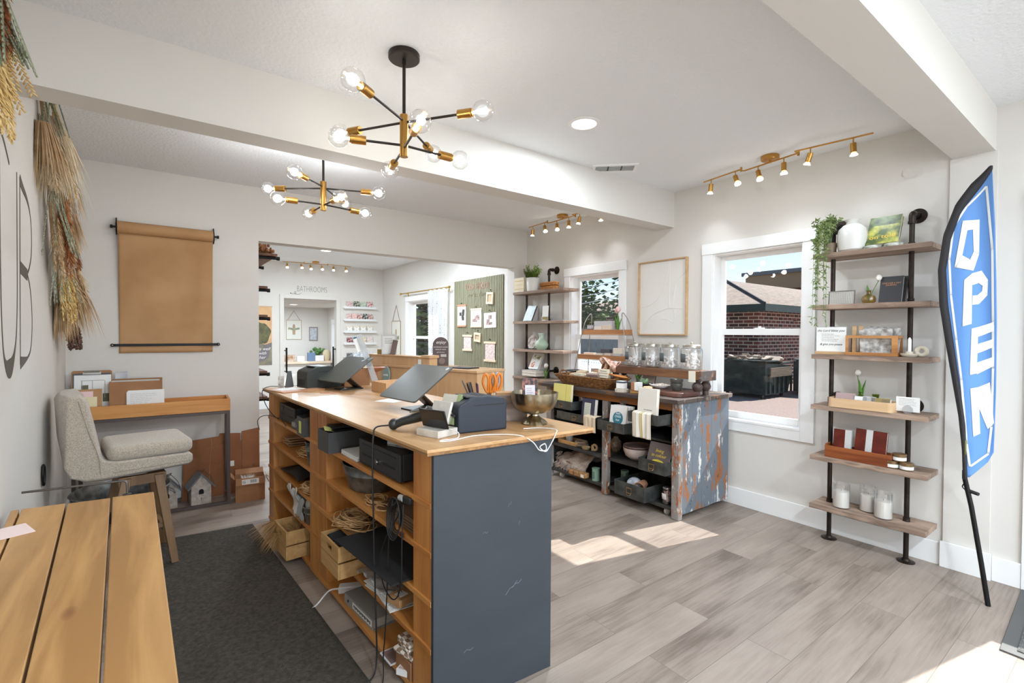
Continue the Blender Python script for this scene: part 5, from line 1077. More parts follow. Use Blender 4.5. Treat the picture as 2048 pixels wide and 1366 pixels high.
# ================= iron-pipe shelf units on the right wall =================
SHZ = [1.90, 1.565, 1.24, .905, .57, .245]
def shelf_unit(label, y0, y1, posts, zs, seed):
    t = thing('pipe_shelf_unit', label, 'shelf', (3.65, (y0+y1)/2, 0), 0, None); yc = (y0+y1)/2
    for i, z in enumerate(zs):
        b = MB(); rr = random.Random(seed+i); N = 24
        front = [(-.128+.006*math.sin(k*1.1+i*2)*(i % 3 > 0)*math.sin(PI*k/N)+.002*rr.random(), lerp(y0-yc, y1-yc, k/N)) for k in range(N+1)]
        b.prism(front+[(.105, y1-yc), (.105, y0-yc)], z-.03, z); b.build('shelf_board', GREYWOOD, t, bevel=.002)
    segs = [2.09]+[z for z in zs]+[0]
    for p in posts:
        y = p-yc
        pp = MB().cyl((0, y, .008), (0, y, 2.065), .0135, n=20).lathe([(0, .0), (.045, .0), (.046, .004), (.022, .008), (.018, .02), (.0135, .022)], (0, y, 0), 28)
        for z in zs[::1]: pp.lathe([(.0136, .001), (.0185, .002), (.0185, .007), (.0165, .012), (.0175, .013), (.0175, .024), (.0136, .026)], (0, y, z), 20)
        pp.build('pipe_post', PIPE, t)
        e = MB().tube(smooth([(0, y, 2.05), (0, y, 2.078), (.008, y, 2.092), (.022, y, 2.098), (.05, y, 2.098)], 4), .0175, 16).cyl((0, y, 2.035), (0, y, 2.05), .021, n=20).cyl((.05, y, 2.098), (.062, y, 2.098), .021, n=20).cyl((.062, y, 2.098), (.112, y, 2.098), .0135, n=16)
        e.lathe([(.018, 0), (.02, .006), (.045, .008), (.045, .012), (0, .012)], (.107, y, 2.098), 28, axis=(1, 0, 0)); e.build('pipe_elbow', PIPE, t)
        e = MB().cyl((.012, y, .935), (.108, y, .935), .0125, n=16).cyl((-.0, y-.0, .918), (0, y, .952), .019, n=18).lathe([(.018, 0), (.02, .006), (.045, .008), (.045, .012), (0, .012)], (.107, y, .935), 28, axis=(1, 0, 0)); e.build('wall_bracket', PIPE, t)
    return t
shelf_unit('tall iron-pipe shelf unit with six boards right of the large window', .79, 1.40, (.91, 1.325), SHZ, 1)
shelf_unit('iron-pipe shelf unit in the back right corner beside the second window', 3.83, 4.73, (4.21, 4.62), [1.86, 1.51, 1.18, .85], 9)
SX = 3.60
# top board: trailing plant, white jar, book on marble discs
WV = mat('matte_white_glaze', (222, 220, 214), .35)
vase('white_ceramic_jar', 'large white ceramic jar with a flared lip on the top board beside the trailing plant', (3.61, 1.205, 1.90), [(0, 0), (.06, 0), (.075, .012), (.082, .06), (.082, .105), (.074, .145), (.05, .17), (.035, .178), (.032, .190), (.04, .202), (.045, .206), (.04, .207), (.029, .192), (.029, .18), (0, .17)], WV)
t = thing('trailing_plant', 'trailing green bamboo-leaf plant spilling over the top board', 'plant', (3.60, 1.335, 1.90))
MB().lathe([(0, 0), (.03, 0), (.04, .07), (.036, .07), (.028, .005), (0, .005)], (0, -.01, 0), 24).build('pot', mat('taupe_pot', (150, 132, 112), .7), t)
b = MB(); st = MB(); rr = random.Random(21); BL = mat('bamboo_leaf', (88, 112, 56), .55, col2=(150, 160, 104), vscale=40)
for k in range(26):
    a = rr.uniform(-PI, PI); out = rr.uniform(.03, .08); fall = rr.choice([.03, .12, .22, .30, .38, .46]) if math.cos(a) < .55 else .04
    ox, oy = min(.06, math.cos(a)*out)-.035, max(-.13 if fall < .1 else -.035, math.sin(a)*out*.9)
    if fall > .05: ox = -rr.uniform(.02, .09)-.05; oy *= .6
    P = smooth([(0, -.01, .06), (ox*.5, oy*.5, .13+rr.random()*.08), (ox, oy, .10), (ox*1.1, oy*1.05, .02), (ox*1.1+rr.uniform(-.01, .01), oy*1.1, -fall)] if fall > .05 else [(0, -.01, .06), (ox*.6, oy*.6, .16+rr.random()*.06), (ox*1.0, oy*1.1, .19+rr.random()*.06)], 7)
    st.tube(P, .0011, 4)
    for p in P[5:]:
        for q in range(3):
            d = Vector((rr.gauss(0, 1)-.5, rr.gauss(0, 1), rr.gauss(-.6, .8))).normalized(); sd = d.cross(Vector((rr.random(), rr.random(), rr.random()))).normalized()*.0042; L = rr.uniform(.022, .036)
            b.f([b.v(p), b.v(p+d*L*.4+sd), b.v(p+d*L), b.v(p+d*L*.4-sd)])
b.build('leaves', BL, t); st.build('stems', STEM, t)
MG = mat('green_white_marble', (206, 208, 198), .25, col2=(120, 132, 116), vscale=22)
for k, y in enumerate((1.09, .985)): solo('marble_disc', MB().cyl((0, 0, 0), (0, 0, .022), .048, n=36), MG, ['round green-veined marble coaster set under the left side of the garden book', 'round green-veined marble coaster set under the right side of the garden book'][k], 'coasters', (3.60, y, 1.9005), bevel=.003)
GBK = mat('garden_photo_cover', (66, 88, 36), .35, col2=(196, 196, 84), vscale=16, detail=7, lo=.42, hi=.66)
t = book('garden photo book with yellow lettering leaning on the top board', (3.60, 1.045, 1.9235), .165, .20, .03, GBK, F, .46, roll=.0)
MB().box(-.08, .08, -.0156, -.0151, .135, .198).build('cover_tree', mat('oak_canopy', (44, 56, 32), .4, col2=(96, 116, 60), vscale=30), t); text('title', 'on told', .04, mat('yellow_gold_print', (236, 196, 70), .5), t, (.0, -.0158, .05), sx=1.15, rot=.05)
# second board
t = thing('easel_frame', 'small thin-framed grid print standing on the second board', 'frame', (3.62, 1.265, 1.5655), (-.1, 0, F))
MB().ring([(-.075, 0), (.075, 0), (.075, .092), (-.075, .092)], [(-.071, .004), (.071, .004), (.071, .088), (-.071, .088)], -.004, .004).build('frame', mat('pewter', (120, 116, 110), .4, metal=.6), t)
pr = B(-.0705, .0705, .0, .002, .0045, .0875).build('print', mat('grey_linen_print', (206, 202, 194), .8), t)
b = MB()
for k in range(14): b.box(-.068+.0101*k, -.0672+.0101*k, -.0006, -.0001, .006, .086)
for k in range(9): b.box(-.069, .069, -.0006, -.0001, .009+.0093*k, .0098+.0093*k)
b.build('grid_lines', GREYINK, pr)
AMB = clear('amber_glass', (214, 188, 110), .1, .03, .1); GRG = clear('olive_glass', (170, 190, 70), .1, .03, .1)
vase('bud_vase', 'round amber glass bud vase on the second board', (3.61, 1.11, 1.5655), [(0, 0), (.026, 0), (.036, .012), (.039, .028), (.034, .045), (.018, .056), (.011, .062), (.011, .076), (.016, .082), (.014, .082), (.009, .075), (.009, .062), (0, .058)], AMB, n=48, flute=.06, fn=14)
tulip('white tulip leaning right in the amber bud vase', (3.61, 1.11, 1.58), .125, PETALW, (0, -.05), 1, group='white tulips')
LBK = mat('charcoal_leather', (44, 44, 46), .45)
for k in range(2):
    t = book(['black journal with copper lettering leaning on the second board', 'second black journal leaning behind the lettered one'][k], (3.592+.030*k, .995-.012*k, 1.5655), .115, .165, .02, LBK, F, .26, roll=0)
    if not k: text('title', 'ONE LINE A DAY\nJOURNAL', .0125, mat('copper_print', (196, 132, 88), .4), t, (0, -.0104, .115))
# third board
t = thing('framed_blessing', 'white blessing card in a small wooden stand on the third board', 'sign', (3.58, 1.305, 1.2405), (0, 0, F))
B(-.09, .09, -.016, .016, 0, .018).build('wood_stand', OAK, t, bevel=.001); c = B(-.086, .086, -.003, -.001, .019, .178).build('card', PAPER, t); B(-.09, .09, .0, .003, .019, .182).build('clear_cover', clear('clear_plastic', (245, 245, 245), .2, .08, .15), t)
text('script_title', 'the Lord bless you', .021, INK, c, (-.002, -.0034, .155), shear=.35); lines('verse', GREYINK, c, -.055, .05, .132, 5, .011, -.0034, .0011, 5, .5); text('script_end', '& give you peace', .019, INK, c, (.0, -.0034, .066), shear=.35)
t = thing('wooden_slot_rack', 'open wooden slat rack holding plastic-wrapped cards on the third board', 'rack', (3.59, 1.075, 1.2405), F)
HW = wood('honey_wood', (190, 136, 82), (160, 106, 58), 'X', .5, 6)
b = MB()
for yy in (-.045, .045): b.box(-.135, .135, yy-.004, yy+.004, 0, .02).box(-.135, .135, yy-.004, yy+.004, .108, .125).box(-.135, -.12, yy-.004, yy+.004, .02, .108).box(.105, .135, yy-.004, yy+.004, .02, .108)
b.box(-.135, -.127, -.041, .041, 0, .02).box(.127, .135, -.041, .041, 0, .02).box(.127, .135, -.041, .041, .108, .125).box(-.127, .127, -.041, .041, 0, .006); b.build('rack', HW, t, bevel=.001)
B(-.118, -.095, .012, .02, .006, .185).build('divider', OAK, t); B(-.085, -.062, .02, .028, .006, .185).build('divider', OAK, t)
for k in range(4): MB().obox((.02+.008*k, -.02+.014*k, .085+.005*k), (.17, .006, .155), Matrix.Rotation(-.06+.05*k, 3, 'Y')).build('wrapped_card', mat('grey_foil_card', (128, 122, 116), .3, col2=(206, 204, 200), vscale=35), t)
t = thing('candle_holder', 'small cream saucer candle holder on the third board', 'candle holder', (3.585, .895, 1.2405)); MB().lathe([(0, 0), (.03, 0), (.045, .012), (.047, .02), (.043, .019), (.03, .01), (.02, .01), (.018, .032), (.011, .032), (.010, .012), (0, .012)], (0, 0, 0), 36).build('dish', mat('cream_ceramic', (214, 204, 184), .4), t)
t = thing('taper_candle', 'short white candle standing in the saucer holder', 'candle', (3.585, .895, 1.256)); MB().lathe([(0, 0), (.0095, 0), (.0095, .085), (.004, .098), (0, .1)], (0, 0, 0), 18).build('wax', mat('white_wax', (238, 234, 226), .4), t); MB().cyl((0, 0, .099), (0, 0, .108), .0008, n=5).build('wick', INK, t)
b = MB().tube([(.0, .024*math.cos(a)*(1-.25*a/12), .034+.024*math.sin(a)*(1-.25*a/12)) for a in [i*.4 for i in range(20)]], .0115, 12)
solo('ceramic_knot', b, mat('cream_ceramic', (214, 204, 184), .4), 'cream ceramic coil ornament at the right end of the third board', 'ornament', (3.585, .838, 1.2405))
# fourth board
vase('bud_vase', 'green glass bud vase behind the pale wooden tray on the fourth board', (3.68, 1.165, .9055), [(0, 0), (.026, 0), (.032, .02), (.032, .05), (.02, .07), (.011, .078), (.011, .088), (.018, .094), (.016, .094), (.009, .088), (0, .07)], GRG)
tulip('white tulip with long leaves in the green bud vase', (3.68, 1.165, .93), .175, PETALW, (0, .02), 3, group='white tulips', sc=1.1)
solo('glass_cup', MB().lathe([(0, 0), (.015, 0), (.02, .035), (.018, .035), (.013, .004), (0, .004)], (0, 0, 0), 24), GRG, 'tiny green glass cup behind the pale wooden tray', 'cup', (3.68, 1.085, .958)); solo('cup_block', MB().cyl((0, 0, 0), (0, 0, .052), .014, n=20), GRG, 'small green glass stand under the tiny cup', 'stand', (3.68, 1.085, .9055))
PT = wood('pale_poplar', (222, 190, 152), (204, 168, 126), 'X', .5, 4)
t = thing('wooden_tray', 'pale oval wooden tray of wrapped goods on the fourth board', 'tray', (3.58, 1.125, .9055), F)
o = rrect(.35, .13, .03, 5); MB().ring(o, [(x*.965, y*.91) for x, y in o], 0, .058, 'XY').build('rim', PT, t); MB().prism([(x*.96, y*.9) for x, y in o], .001, .006).build('base', PT, t)
for k, (x, w, h, m_) in enumerate(((-.10, .11, .085, mat('mauve_foil', (168, 140, 136), .35)), (-.02, .08, .07, PAPER), (.03, .07, .075, mat('silver_foil', (200, 198, 194), .3, col2=(150, 148, 144), vscale=40)), (.09, .10, .07, mat('olive_gold', (150, 128, 76), .5)), (.12, .05, .065, CREAM))):
    o = thing('wrapped_packet', ['mauve wrapped packet at the left of the pale wooden tray', 'white wrapped packet in the pale wooden tray', 'silver foil packet in the middle of the pale wooden tray', 'olive and gold packet in the pale wooden tray', 'cream packet at the right of the pale wooden tray'][k], 'packet', (3.58, 1.125-x, .9125), (-.35, 0, F)); B(-w/2, w/2, -.004-.0*k, .004, 0, h).build('packet', m_, o, bevel=.002)
t = thing('quote_card', 'white quote card standing in a clear disc holder on the fourth board', 'card', (3.575, .895, .9055), (0, 0, F)); c = B(-.056, .056, -.001, .001, .012, .098).build('card', PAPER, t); lines('print', GREYINK, c, -.044, .044, .086, 5, .009, -.0013, .0007, 9, .3)
MB().lathe([(0, -.008), (.024, -.008), (.026, 0), (.024, .008), (0, .008)], (0, 0, .024), 28, axis=(0, 1, 0)).build('disc_holder', clear('clear_plastic', (245, 245, 245), .2, .08, .15), t)
# fifth board
RW = wood('red_mahogany_tray', (150, 84, 44), (112, 54, 26), 'X', .4, 6)
t = thing('wooden_trough', 'long reddish wooden trough on the fifth board holding notebooks', 'tray', (3.59, 1.14, .5705), F)
MB().box(-.18, .18, -.045, -.037, 0, .075).box(-.18, .18, .037, .045, 0, .075).box(-.18, -.172, -.037, .037, 0, .085).box(.172, .18, -.037, .037, 0, .085).box(-.172, .172, -.037, .037, 0, .006).build('trough', RW, t, bevel=.001)
RL = mat('oxblood_leather', (104, 34, 22), .35, col2=(80, 24, 16), vscale=18)
for k, (y, w, h, xx, rz) in enumerate(((1.235, .10, .175, 0, .0), (1.085, .165, .195, 0, .0))):
    t = book(['smaller oxblood leather notebook with a grey band, left in the wooden trough', 'larger oxblood leather notebook with a grey band, right in the wooden trough'][k], (3.585+.0*k, y, .578), w, h, .024, RL, F, .14, roll=.03*k)
    MB().box(-.005-.04*k+.02, .03-.04*k+.02, -.0128, .0128, -.0, h+.0008).build('paper_band', mat('grey_band', (192, 190, 186), .7), t)
TIN = mat('bronze_tin', (150, 126, 92), .35, metal=.8)
for k, (y, zz) in enumerate(((.965, 0), (.895, 0), (.93, .0475))):
    t = thing('candle_tin', ['left of the three small candle tins on the fifth board', 'right of the three small candle tins on the fifth board', 'top candle tin stacked on the other two on the fifth board'][k], 'candle', (3.575, y-.0, .5705+zz), 0, 'small candle tins')
    MB().lathe([(0, 0), (.031, 0), (.033, .003), (.033, .034), (0, .034)], (0, 0, 0), 32).build('tin', TIN, t); MB().lathe([(0, .0345), (.034, .0345), (.0345, .036), (.0345, .044), (.03, .0465), (0, .0465)], (0, 0, 0), 32).build('lid', TIN, t); MB().lathe([(.0335, .007), (.0336, .026)], (0, 0, 0), 32).build('label', PAPER, t)
for k, y in enumerate((1.238, 1.108, 1.012)):
    t = thing('jar_candle', ['left of the three large white candles in glass on the bottom board', 'middle of the three large white candles in glass on the bottom board', 'right of the three large white candles in glass on the bottom board'][k], 'candle', (3.60 if k != 1 else 3.66, y, .2455), 0, 'large glass candles')
    MB().lathe([(0, 0), (.044, 0), (.047, .004), (.047, .155), (.0455, .156), (.0455, .006), (0, .006)], (0, 0, 0), 40).build('glass', GLASS, t); MB().lathe([(0, .0065), (.0448, .0065), (.0448, .105), (.04, .108), (0, .108)], (0, 0, 0), 40).build('wax', mat('white_wax', (238, 234, 226), .4), t); MB().cyl((0, 0, .108), (0, 0, .118), .001, n=5).build('wick', INK, t)
# ================= corner unit goods =================
S2 = 3.60
t = thing('striped_box', 'cream box with yellow stitched stripes at the left of the corner top board', 'box', (3.585, 4.655, 1.8605), F); B(-.095, .095, -.03, .03, 0, .175).build('box', mat('cream_box', (226, 212, 184), .7), t, bevel=.002)
b = MB()
for zz, n_ in ((.04, 12), (.09, 8), (.135, 12)):
    for k in range(n_): x = lerp(-.08, .08, (k+.5)/n_); b.box(x-.005, x+.004, -.0308, -.03, zz-.004, zz+.004)
b.build('stripes', mat('mustard_thread', (206, 182, 92), .8), t)
t = thing('potted_fern', 'green boxwood fern in a white pot on the corner top board', 'plant', (3.585, 4.425, 1.8605)); MB().lathe([(0, 0), (.07, 0), (.076, .15), (.074, .155), (.07, .15), (.066, .01), (0, .01)], (0, 0, 0), 32).build('pot', WV, t); MB().cyl((0, 0, .12), (0, 0, .135), .068, n=24).build('soil', mat('soil', (70, 54, 42), .95), t)
b = MB(); rr = random.Random(6)
for k in range(46):
    a = rr.random()*6.3; s = rr.uniform(.2, 1); d = Vector((math.cos(a)*s*.5, math.sin(a)*s*1.25, 1)).normalized(); L = rr.uniform(.10, .19)
    for q in range(16):
        u = q/15; p = Vector((math.cos(a)*.03, math.sin(a)*.03, .13))+d*L*u
        for w_ in range(3):
            e = Vector((rr.gauss(0, 1), rr.gauss(0, 1), rr.gauss(.3, 1))).normalized(); sd = e.cross(d).normalized()*.006 if e.cross(d).length > .01 else Vector((.006, 0, 0)); l = rr.uniform(.014, .024)
            b.f([b.v(p), b.v(p+e*l*.5+sd), b.v(p+e*l), b.v(p+e*l*.5-sd)])
b.build('foliage', mat('boxwood_green', (84, 108, 34), .6, col2=(128, 146, 56), vscale=30), t)
WK = mat('orange_wicker', (186, 124, 62), .7, col2=(140, 86, 38), vscale=40, bump=.6, bscale=70)
for k in range(2): solo('wicker_tray', MB().prism(rrect(.10, .27, .04, 5), 0, .045), WK, ['lower orange wicker tray stacked on the corner top board', 'upper orange wicker tray stacked on the corner top board'][k], 'basket', (3.645, 4.20, 1.8605+.047*k), 0, bevel=.012, seg=3)
WAT = mat('pale_teal_wash', (206, 218, 214), .5, col2=(110, 176, 182), vscale=9, lo=.5, hi=.75)
book('pale teal watercolour book leaning on the second corner board', (3.57, 4.50, 1.5105), .16, .20, .022, WAT, F, .42, pages=mat('dark_pages', (70, 56, 50), .7))
solo('white_orb', MB().ball((0, 0, .034), .034), WV, 'small white round ornament behind the teal book', 'ornament', (3.66, 4.30, 1.5105))
t = card('greeting_card', 'white card with a green and ochre plant sketch on the second corner board', 'card', (3.575, 4.19, 1.5105), .105, .17, PAPER, F, .06); B(-.05, .05, -.0014, -.0011, .005, .045).build('sketch', mat('ochre_sketch', (176, 132, 70), .7, col2=(120, 132, 80), vscale=30), t)
B(-.03, .03, -.018, .018, -.001, .010).build('white_holder', WHITE, t)
solo('thin_tan_tray', MB().box(-.04, .04, -.13, .13, 0, .008), mat('tan_board', (190, 138, 104), .5), 'thin tan strip on the second corner board', 'tray', (3.60, 4.34, 1.5105)) if False else None
t = thing('decorative_plate', 'brown and grey marbled plate standing on the third corner board', 'plate', (3.60, 4.47, 1.1805), (-.2, 0, F)); b = MB(); b.prism([(.075*math.cos(a)*(1+.05*math.sin(5*a)), .085+.085*math.sin(a)*(1+.04*math.cos(7*a))) for a in [2*PI*i/30 for i in range(30)]], -.004, .004, 'XZ'); b.build('plate', mat('agate_print', (196, 188, 176), .4, col2=(124, 86, 66), vscale=18, lo=.45, hi=.62), t)
B(-.10, .12, -.03, .03, -.0, .004).build('stand', BLK_M, t)
vase('sage_jug', 'pale sage green ceramic jug on the third corner board', (3.59, 4.265, 1.1805), [(0, 0), (.05, 0), (.075, .03), (.08, .06), (.065, .095), (.035, .12), (.026, .14), (.03, .165), (.036, .17), (.03, .168), (.022, .14), (0, .12)], mat('sage_glaze', (172, 192, 168), .35), n=44, flute=.05, fn=14)
vase('pale_vase', 'very pale flared vase behind the sage jug', (3.67, 4.36, 1.1805), [(0, 0), (.03, 0), (.04, .05), (.025, .10), (.028, .14), (.045, .19), (.042, .19), (.022, .14), (0, .10)], mat('pale_mint', (214, 222, 212), .35))
for k in range(2): book(['lower of the two flat white books on the lowest corner board', 'upper of the two flat white books on the lowest corner board'][k], (3.51, 4.40, .8875+.033*k), .26, .17, .032, mat('pale_floral_cover', (214, 214, 210), .5, col2=(186, 170, 166), vscale=40), F, PI/2, group='flat books in the corner')
t = book('white recipe book with fruit drawings leaning on the flat books in the corner', (3.60, 4.42, .944), .17, .20, .03, PAPER, F, .46); b = MB()
rr = random.Random(4)
B(-.07, .0, -.0155, -.0151, .02, .09).build('orange_print', mat('orange_fruit', (206, 112, 70), .6, col2=(232, 224, 214), vscale=30, lo=.5, hi=.55), t); B(-.07, .07, -.0155, -.0151, .12, .18).build('green_print', mat('green_fruit', (122, 138, 60), .6, col2=(232, 224, 214), vscale=30, lo=.45, hi=.5), t)
tulip('white tulips with bright leaves on the lowest corner board', (3.585, 4.185, .851), .13, PETALW, (0, -.01), 3, group=None, heads=2, sc=1.3)
# ================= framed relief art =================
t = thing('framed_line_art', 'large white relief artwork with curved lines in a thin oak frame on the right wall', 'artwork', (WX-.001, 2.752, 1.355), F)
aw, ah = .262, .69
MB().ring([(-aw, 0), (aw, 0), (aw, ah), (-aw, ah)], [(-aw+.012, .012), (aw-.012, .012), (aw-.012, ah-.012), (-aw+.012, ah-.012)], -.032, -.0, 'XZ').build('frame', OAK, t, bevel=.001)
cv = B(-aw+.0125, aw-.0125, -.012, -.004, .0125, ah-.0125).build('canvas', mat('plaster_white', (226, 222, 214), .85, bump=.1, bscale=90), t)
for P in ([(-.245, .265), (-.15, .28), (-.06, .33), (.02, .43), (.055, .55), (.065, .675)], [(-.21, .02), (-.18, .11), (-.12, .18), (-.05, .215), (.02, .235)], [(.075, .25), (.078, .675)], [(.245, .56), (.17, .50), (.13, .40), (.12, .27)], [(.08, .25), (.245, .235)], [(.0, .235), (.12, .243), (.125, .12), (.06, .145), (-.01, .155)]):
    b = MB(); P3 = smooth([(x, -.0125, z) for x, z in P], 6) if len(P) > 3 else [Vector((x, -.0125, z)) for x, z in P]; b.tube(P3, .0028, 6); b.build('relief_line', mat('plaster_white', (226, 222, 214), .85), cv)
# ================= distressed display cabinet under the right-hand windows =================
def distressed(name, base, wood_, chips, sc=7, st=(1, 1, 1)):
    m = bpy.data.materials.new(name); m.use_nodes = True; n = m.node_tree; b = n.nodes['Principled BSDF']; b.inputs['Roughness'].default_value = .7
    tc = n.nodes.new('ShaderNodeTexCoord'); mp = n.nodes.new('ShaderNodeMapping'); mp.inputs['Scale'].default_value = st; n.links.new(tc.outputs['Object'], mp.inputs[0]); last = None
    def layer(prev, col, scale, p0, p1, off):
        nz = n.nodes.new('ShaderNodeTexNoise'); nz.inputs['Scale'].default_value = scale; nz.inputs['Detail'].default_value = 9; nz.inputs['Roughness'].default_value = .68
        m2 = n.nodes.new('ShaderNodeMapping'); m2.inputs['Location'].default_value = (off, off*.7, off*1.3); n.links.new(mp.outputs[0], m2.inputs[0]); n.links.new(m2.outputs[0], nz.inputs[0])
        cr = n.nodes.new('ShaderNodeValToRGB'); e = cr.color_ramp.elements; e[0].position = p0; e[1].position = p1; e[0].color = (0, 0, 0, 1); e[1].color = (1, 1, 1, 1); n.links.new(nz.outputs[0], cr.inputs[0])
        mx = n.nodes.new('ShaderNodeMixRGB'); n.links.new(cr.outputs[0], mx.inputs[0]); mx.inputs[2].default_value = C3(col)
        if isinstance(prev, tuple): mx.inputs[1].default_value = C3(prev)
        else: n.links.new(prev, mx.inputs[1])
        return mx.outputs[0], nz
    o, nz = layer(base, wood_, sc, .54, .58, 0); o, _ = layer(o, chips, sc*1.7, .565, .60, 5.3); o, _ = layer(o, tuple(x*.5 for x in base), sc*3, .62, .66, 9.1)
    n.links.new(o, b.inputs['Base Color']); bp = n.nodes.new('ShaderNodeBump'); bp.inputs['Strength'].default_value = .4; bp.inputs['Distance'].default_value = .004; n.links.new(nz.outputs[0], bp.inputs['Height']); n.links.new(bp.outputs[0], b.inputs['Normal'])
    return m
SIDE = distressed('peeling_blue_paint', (108, 116, 124), (150, 96, 58), (206, 204, 198), 5, (1.6, 1.6, .55))
POST = distressed('peeling_white_post', (138, 132, 126), (150, 88, 48), (206, 200, 190), 14, (1, 1, .4))
TOPD = distressed('dark_worn_top', (66, 54, 48), (112, 74, 46), (128, 112, 100), 5, (1, .3, 1)); DARKP = mat('dark_worn_paint', (62, 60, 56), .7, col2=(40, 38, 36), vscale=8, bump=.2)
RAWW = distressed('raw_orange_wood', (150, 92, 44), (92, 58, 34), (84, 92, 92), 7, (1, .35, 1))
FIX, FY = 3.075, 2.10
cb = thing('display_cabinet', 'long distressed painted display cabinet below the right-hand windows', 'cabinet', (3.41, 2.83, 0)); cx_, cy_ = 3.41, 2.83
def CBx(x0, x1, y0, y1, z0, z1): return (x0-cx_, x1-cx_, y0-cy_, y1-cy_, z0, z1)
b = MB(); N = 5
for k in range(3): b.box(*CBx(3.015+.248*k, 3.26+.248*k, 2.068, 3.63, .862, .893))
b.build('top_planks', TOPD, cb, bevel=.003)
for y0, z0, n_ in ((2.105, .03, 5),):
    for k in range(n_): B(*CBx(3.12+.126*k, 3.2445+.126*k, 2.095, 2.12, .035+.004*math.sin(k*3), .861)).build('side_plank', SIDE, cb, bevel=.002)
B(*CBx(3.12, 3.748, 3.54, 3.565, .035, .861)).build('side_panel', DARKP, cb)
for nm, y0, y1, z0 in (('corner_post', 2.09, 2.155, .0), ('middle_post', 2.785, 2.845, .005), ('corner_post', 3.505, 3.57, .0)): B(*CBx(3.07, 3.118, y0, y1, z0, .861 if nm != 'middle_post' else .80)).build(nm, POST, cb, bevel=.006, seg=2)
B(*CBx(3.08, 3.105, 2.156, 3.504, .80, .861)).build('front_rail', RAWW, cb, bevel=.002)
for y in (2.62, 3.1, 3.3): B(*CBx(3.085, 3.11, y, y+.04, .70, .80)).build('drawer_divider', POST, cb)
for y0, y1 in ((2.157, 2.784), (2.846, 3.504)):
    for z in (.08, .325): B(*CBx(3.085, 3.72, y0, y1, z-.025, z)).build('shelf', DARKP, cb, bevel=.002)
B(*CBx(3.12, 3.72, 2.157, 2.784, .545, .56)).build('drawer_runner', DARKP, cb); B(*CBx(3.12, 3.72, 2.846, 3.504, .56, .575)).build('drawer_runner', DARKP, cb); B(*CBx(3.10, 3.72, 2.157, 2.47, .675, .69)).build('drawer_runner', DARKP, cb); B(*CBx(3.10, 3.72, 3.02, 3.504, .675, .69)).build('drawer_runner', DARKP, cb)
B(*CBx(3.722, 3.748, 2.12, 3.54, .035, .861)).build('back_panel', DARKP, cb)
for y in (2.23, 3.40):
    for x in (3.13, 3.66): w_ = MB().cyl((x-cx_-.0, y-cy_-.01, .026), (x-cx_, y-cy_+.01, .026), .0255, n=24).box(x-cx_-.012, x-cx_+.012, y-cy_-.015, y-cy_-.011, .02, .054).box(x-cx_-.012, x-cx_+.012, y-cy_+.011, y-cy_+.015, .02, .054); w_.build('caster', mat('white_caster', (206, 204, 198), .35, metal=.3), cb)
TRAY = mat('gunmetal_drawer', (86, 88, 84), .5, metal=.4, col2=(56, 58, 56), vscale=12)
def tray(label, y0, y1, xf, depth, z, h, pull=True):
    w = y1-y0; M = Matrix.Translation((xf-cx_, (y0+y1)/2-cy_, z)) @ Matrix.Rotation(F, 4, 'Z')
    t = openbox_y(MB(M), w, depth, h).build('drawer', TRAY, cb, bevel=.001)
    MB(M).ring([(-.026, h*.3), (.026, h*.3), (.026, h*.72), (-.026, h*.72)], [(-.021, h*.37), (.021, h*.37), (.021, h*.65), (-.021, h*.65)], -.004, 0).tube(smooth([(-.02, -.004, h*.3), (-.014, -.014, h*.22), (.014, -.014, h*.22), (.02, -.004, h*.3)], 4), .0022, 6).build('label_pull', mat('aged_brass', (150, 128, 92), .4, metal=.8), t)
    return t
def openbox_y(b, w, d, h, th=.003):
    b.box(-w/2, w/2, 0, th, 0, h).box(-w/2, w/2, d-th, d, 0, h).box(-w/2, -w/2+th, th, d-th, 0, h).box(w/2-th, w/2, th, d-th, 0, h).box(-w/2+th, w/2-th, th, d-th, 0, th); return b
tray('top left pulled-out metal drawer holding the yellow book', 3.09, 3.37, 2.95, .5, .6905, .075)
tray('lower left pulled-out metal drawer holding the navy book', 2.84, 3.29, 2.955, .5, .598, .07)
tray('middle pulled-out metal drawer holding the white book with a teal circle', 2.49, 2.765, 2.93, .5, .585, .08)
tray('top right pulled-out metal drawer holding the tall white book', 2.17, 2.45, 2.93, .5, .698, .078)
tray('metal drawer on the middle cabinet shelf holding the grey spiral notebook', 2.158, 2.40, 3.0, .42, .3255, .095)
tray('metal drawer on the bottom cabinet shelf holding small bags', 2.33, 2.63, 2.99, .45, .0805, .115)
YEL = mat('yellow_cloth_cover', (220, 210, 124), .6)
t = book('yellow book with an elastic strap leaning in the top left drawer', (2.971, 3.235, .6955), .235, .215, .024, YEL, F, .07); MB().box(.045, .053, -.0126, -.0121, 0, .215).build('strap', mat('yellow_strap', (200, 190, 104), .6), t)
t = book('navy book with a pale label and cream pages in the lower left drawer', (3.0, 2.935, .6025), .15, .205, .04, mat('navy_cover', (50, 54, 74), .5), F, .12); lb = B(-.045, .03, -.0206, -.0202, .015, .17).build('label', mat('pale_green_label', (202, 204, 186), .7), t); lines('print', GREYINK, lb, -.04, .025, .155, 10, .014, -.021, .001, 3, .2)
TEAL = mat('teal_print', (44, 118, 132), .5)
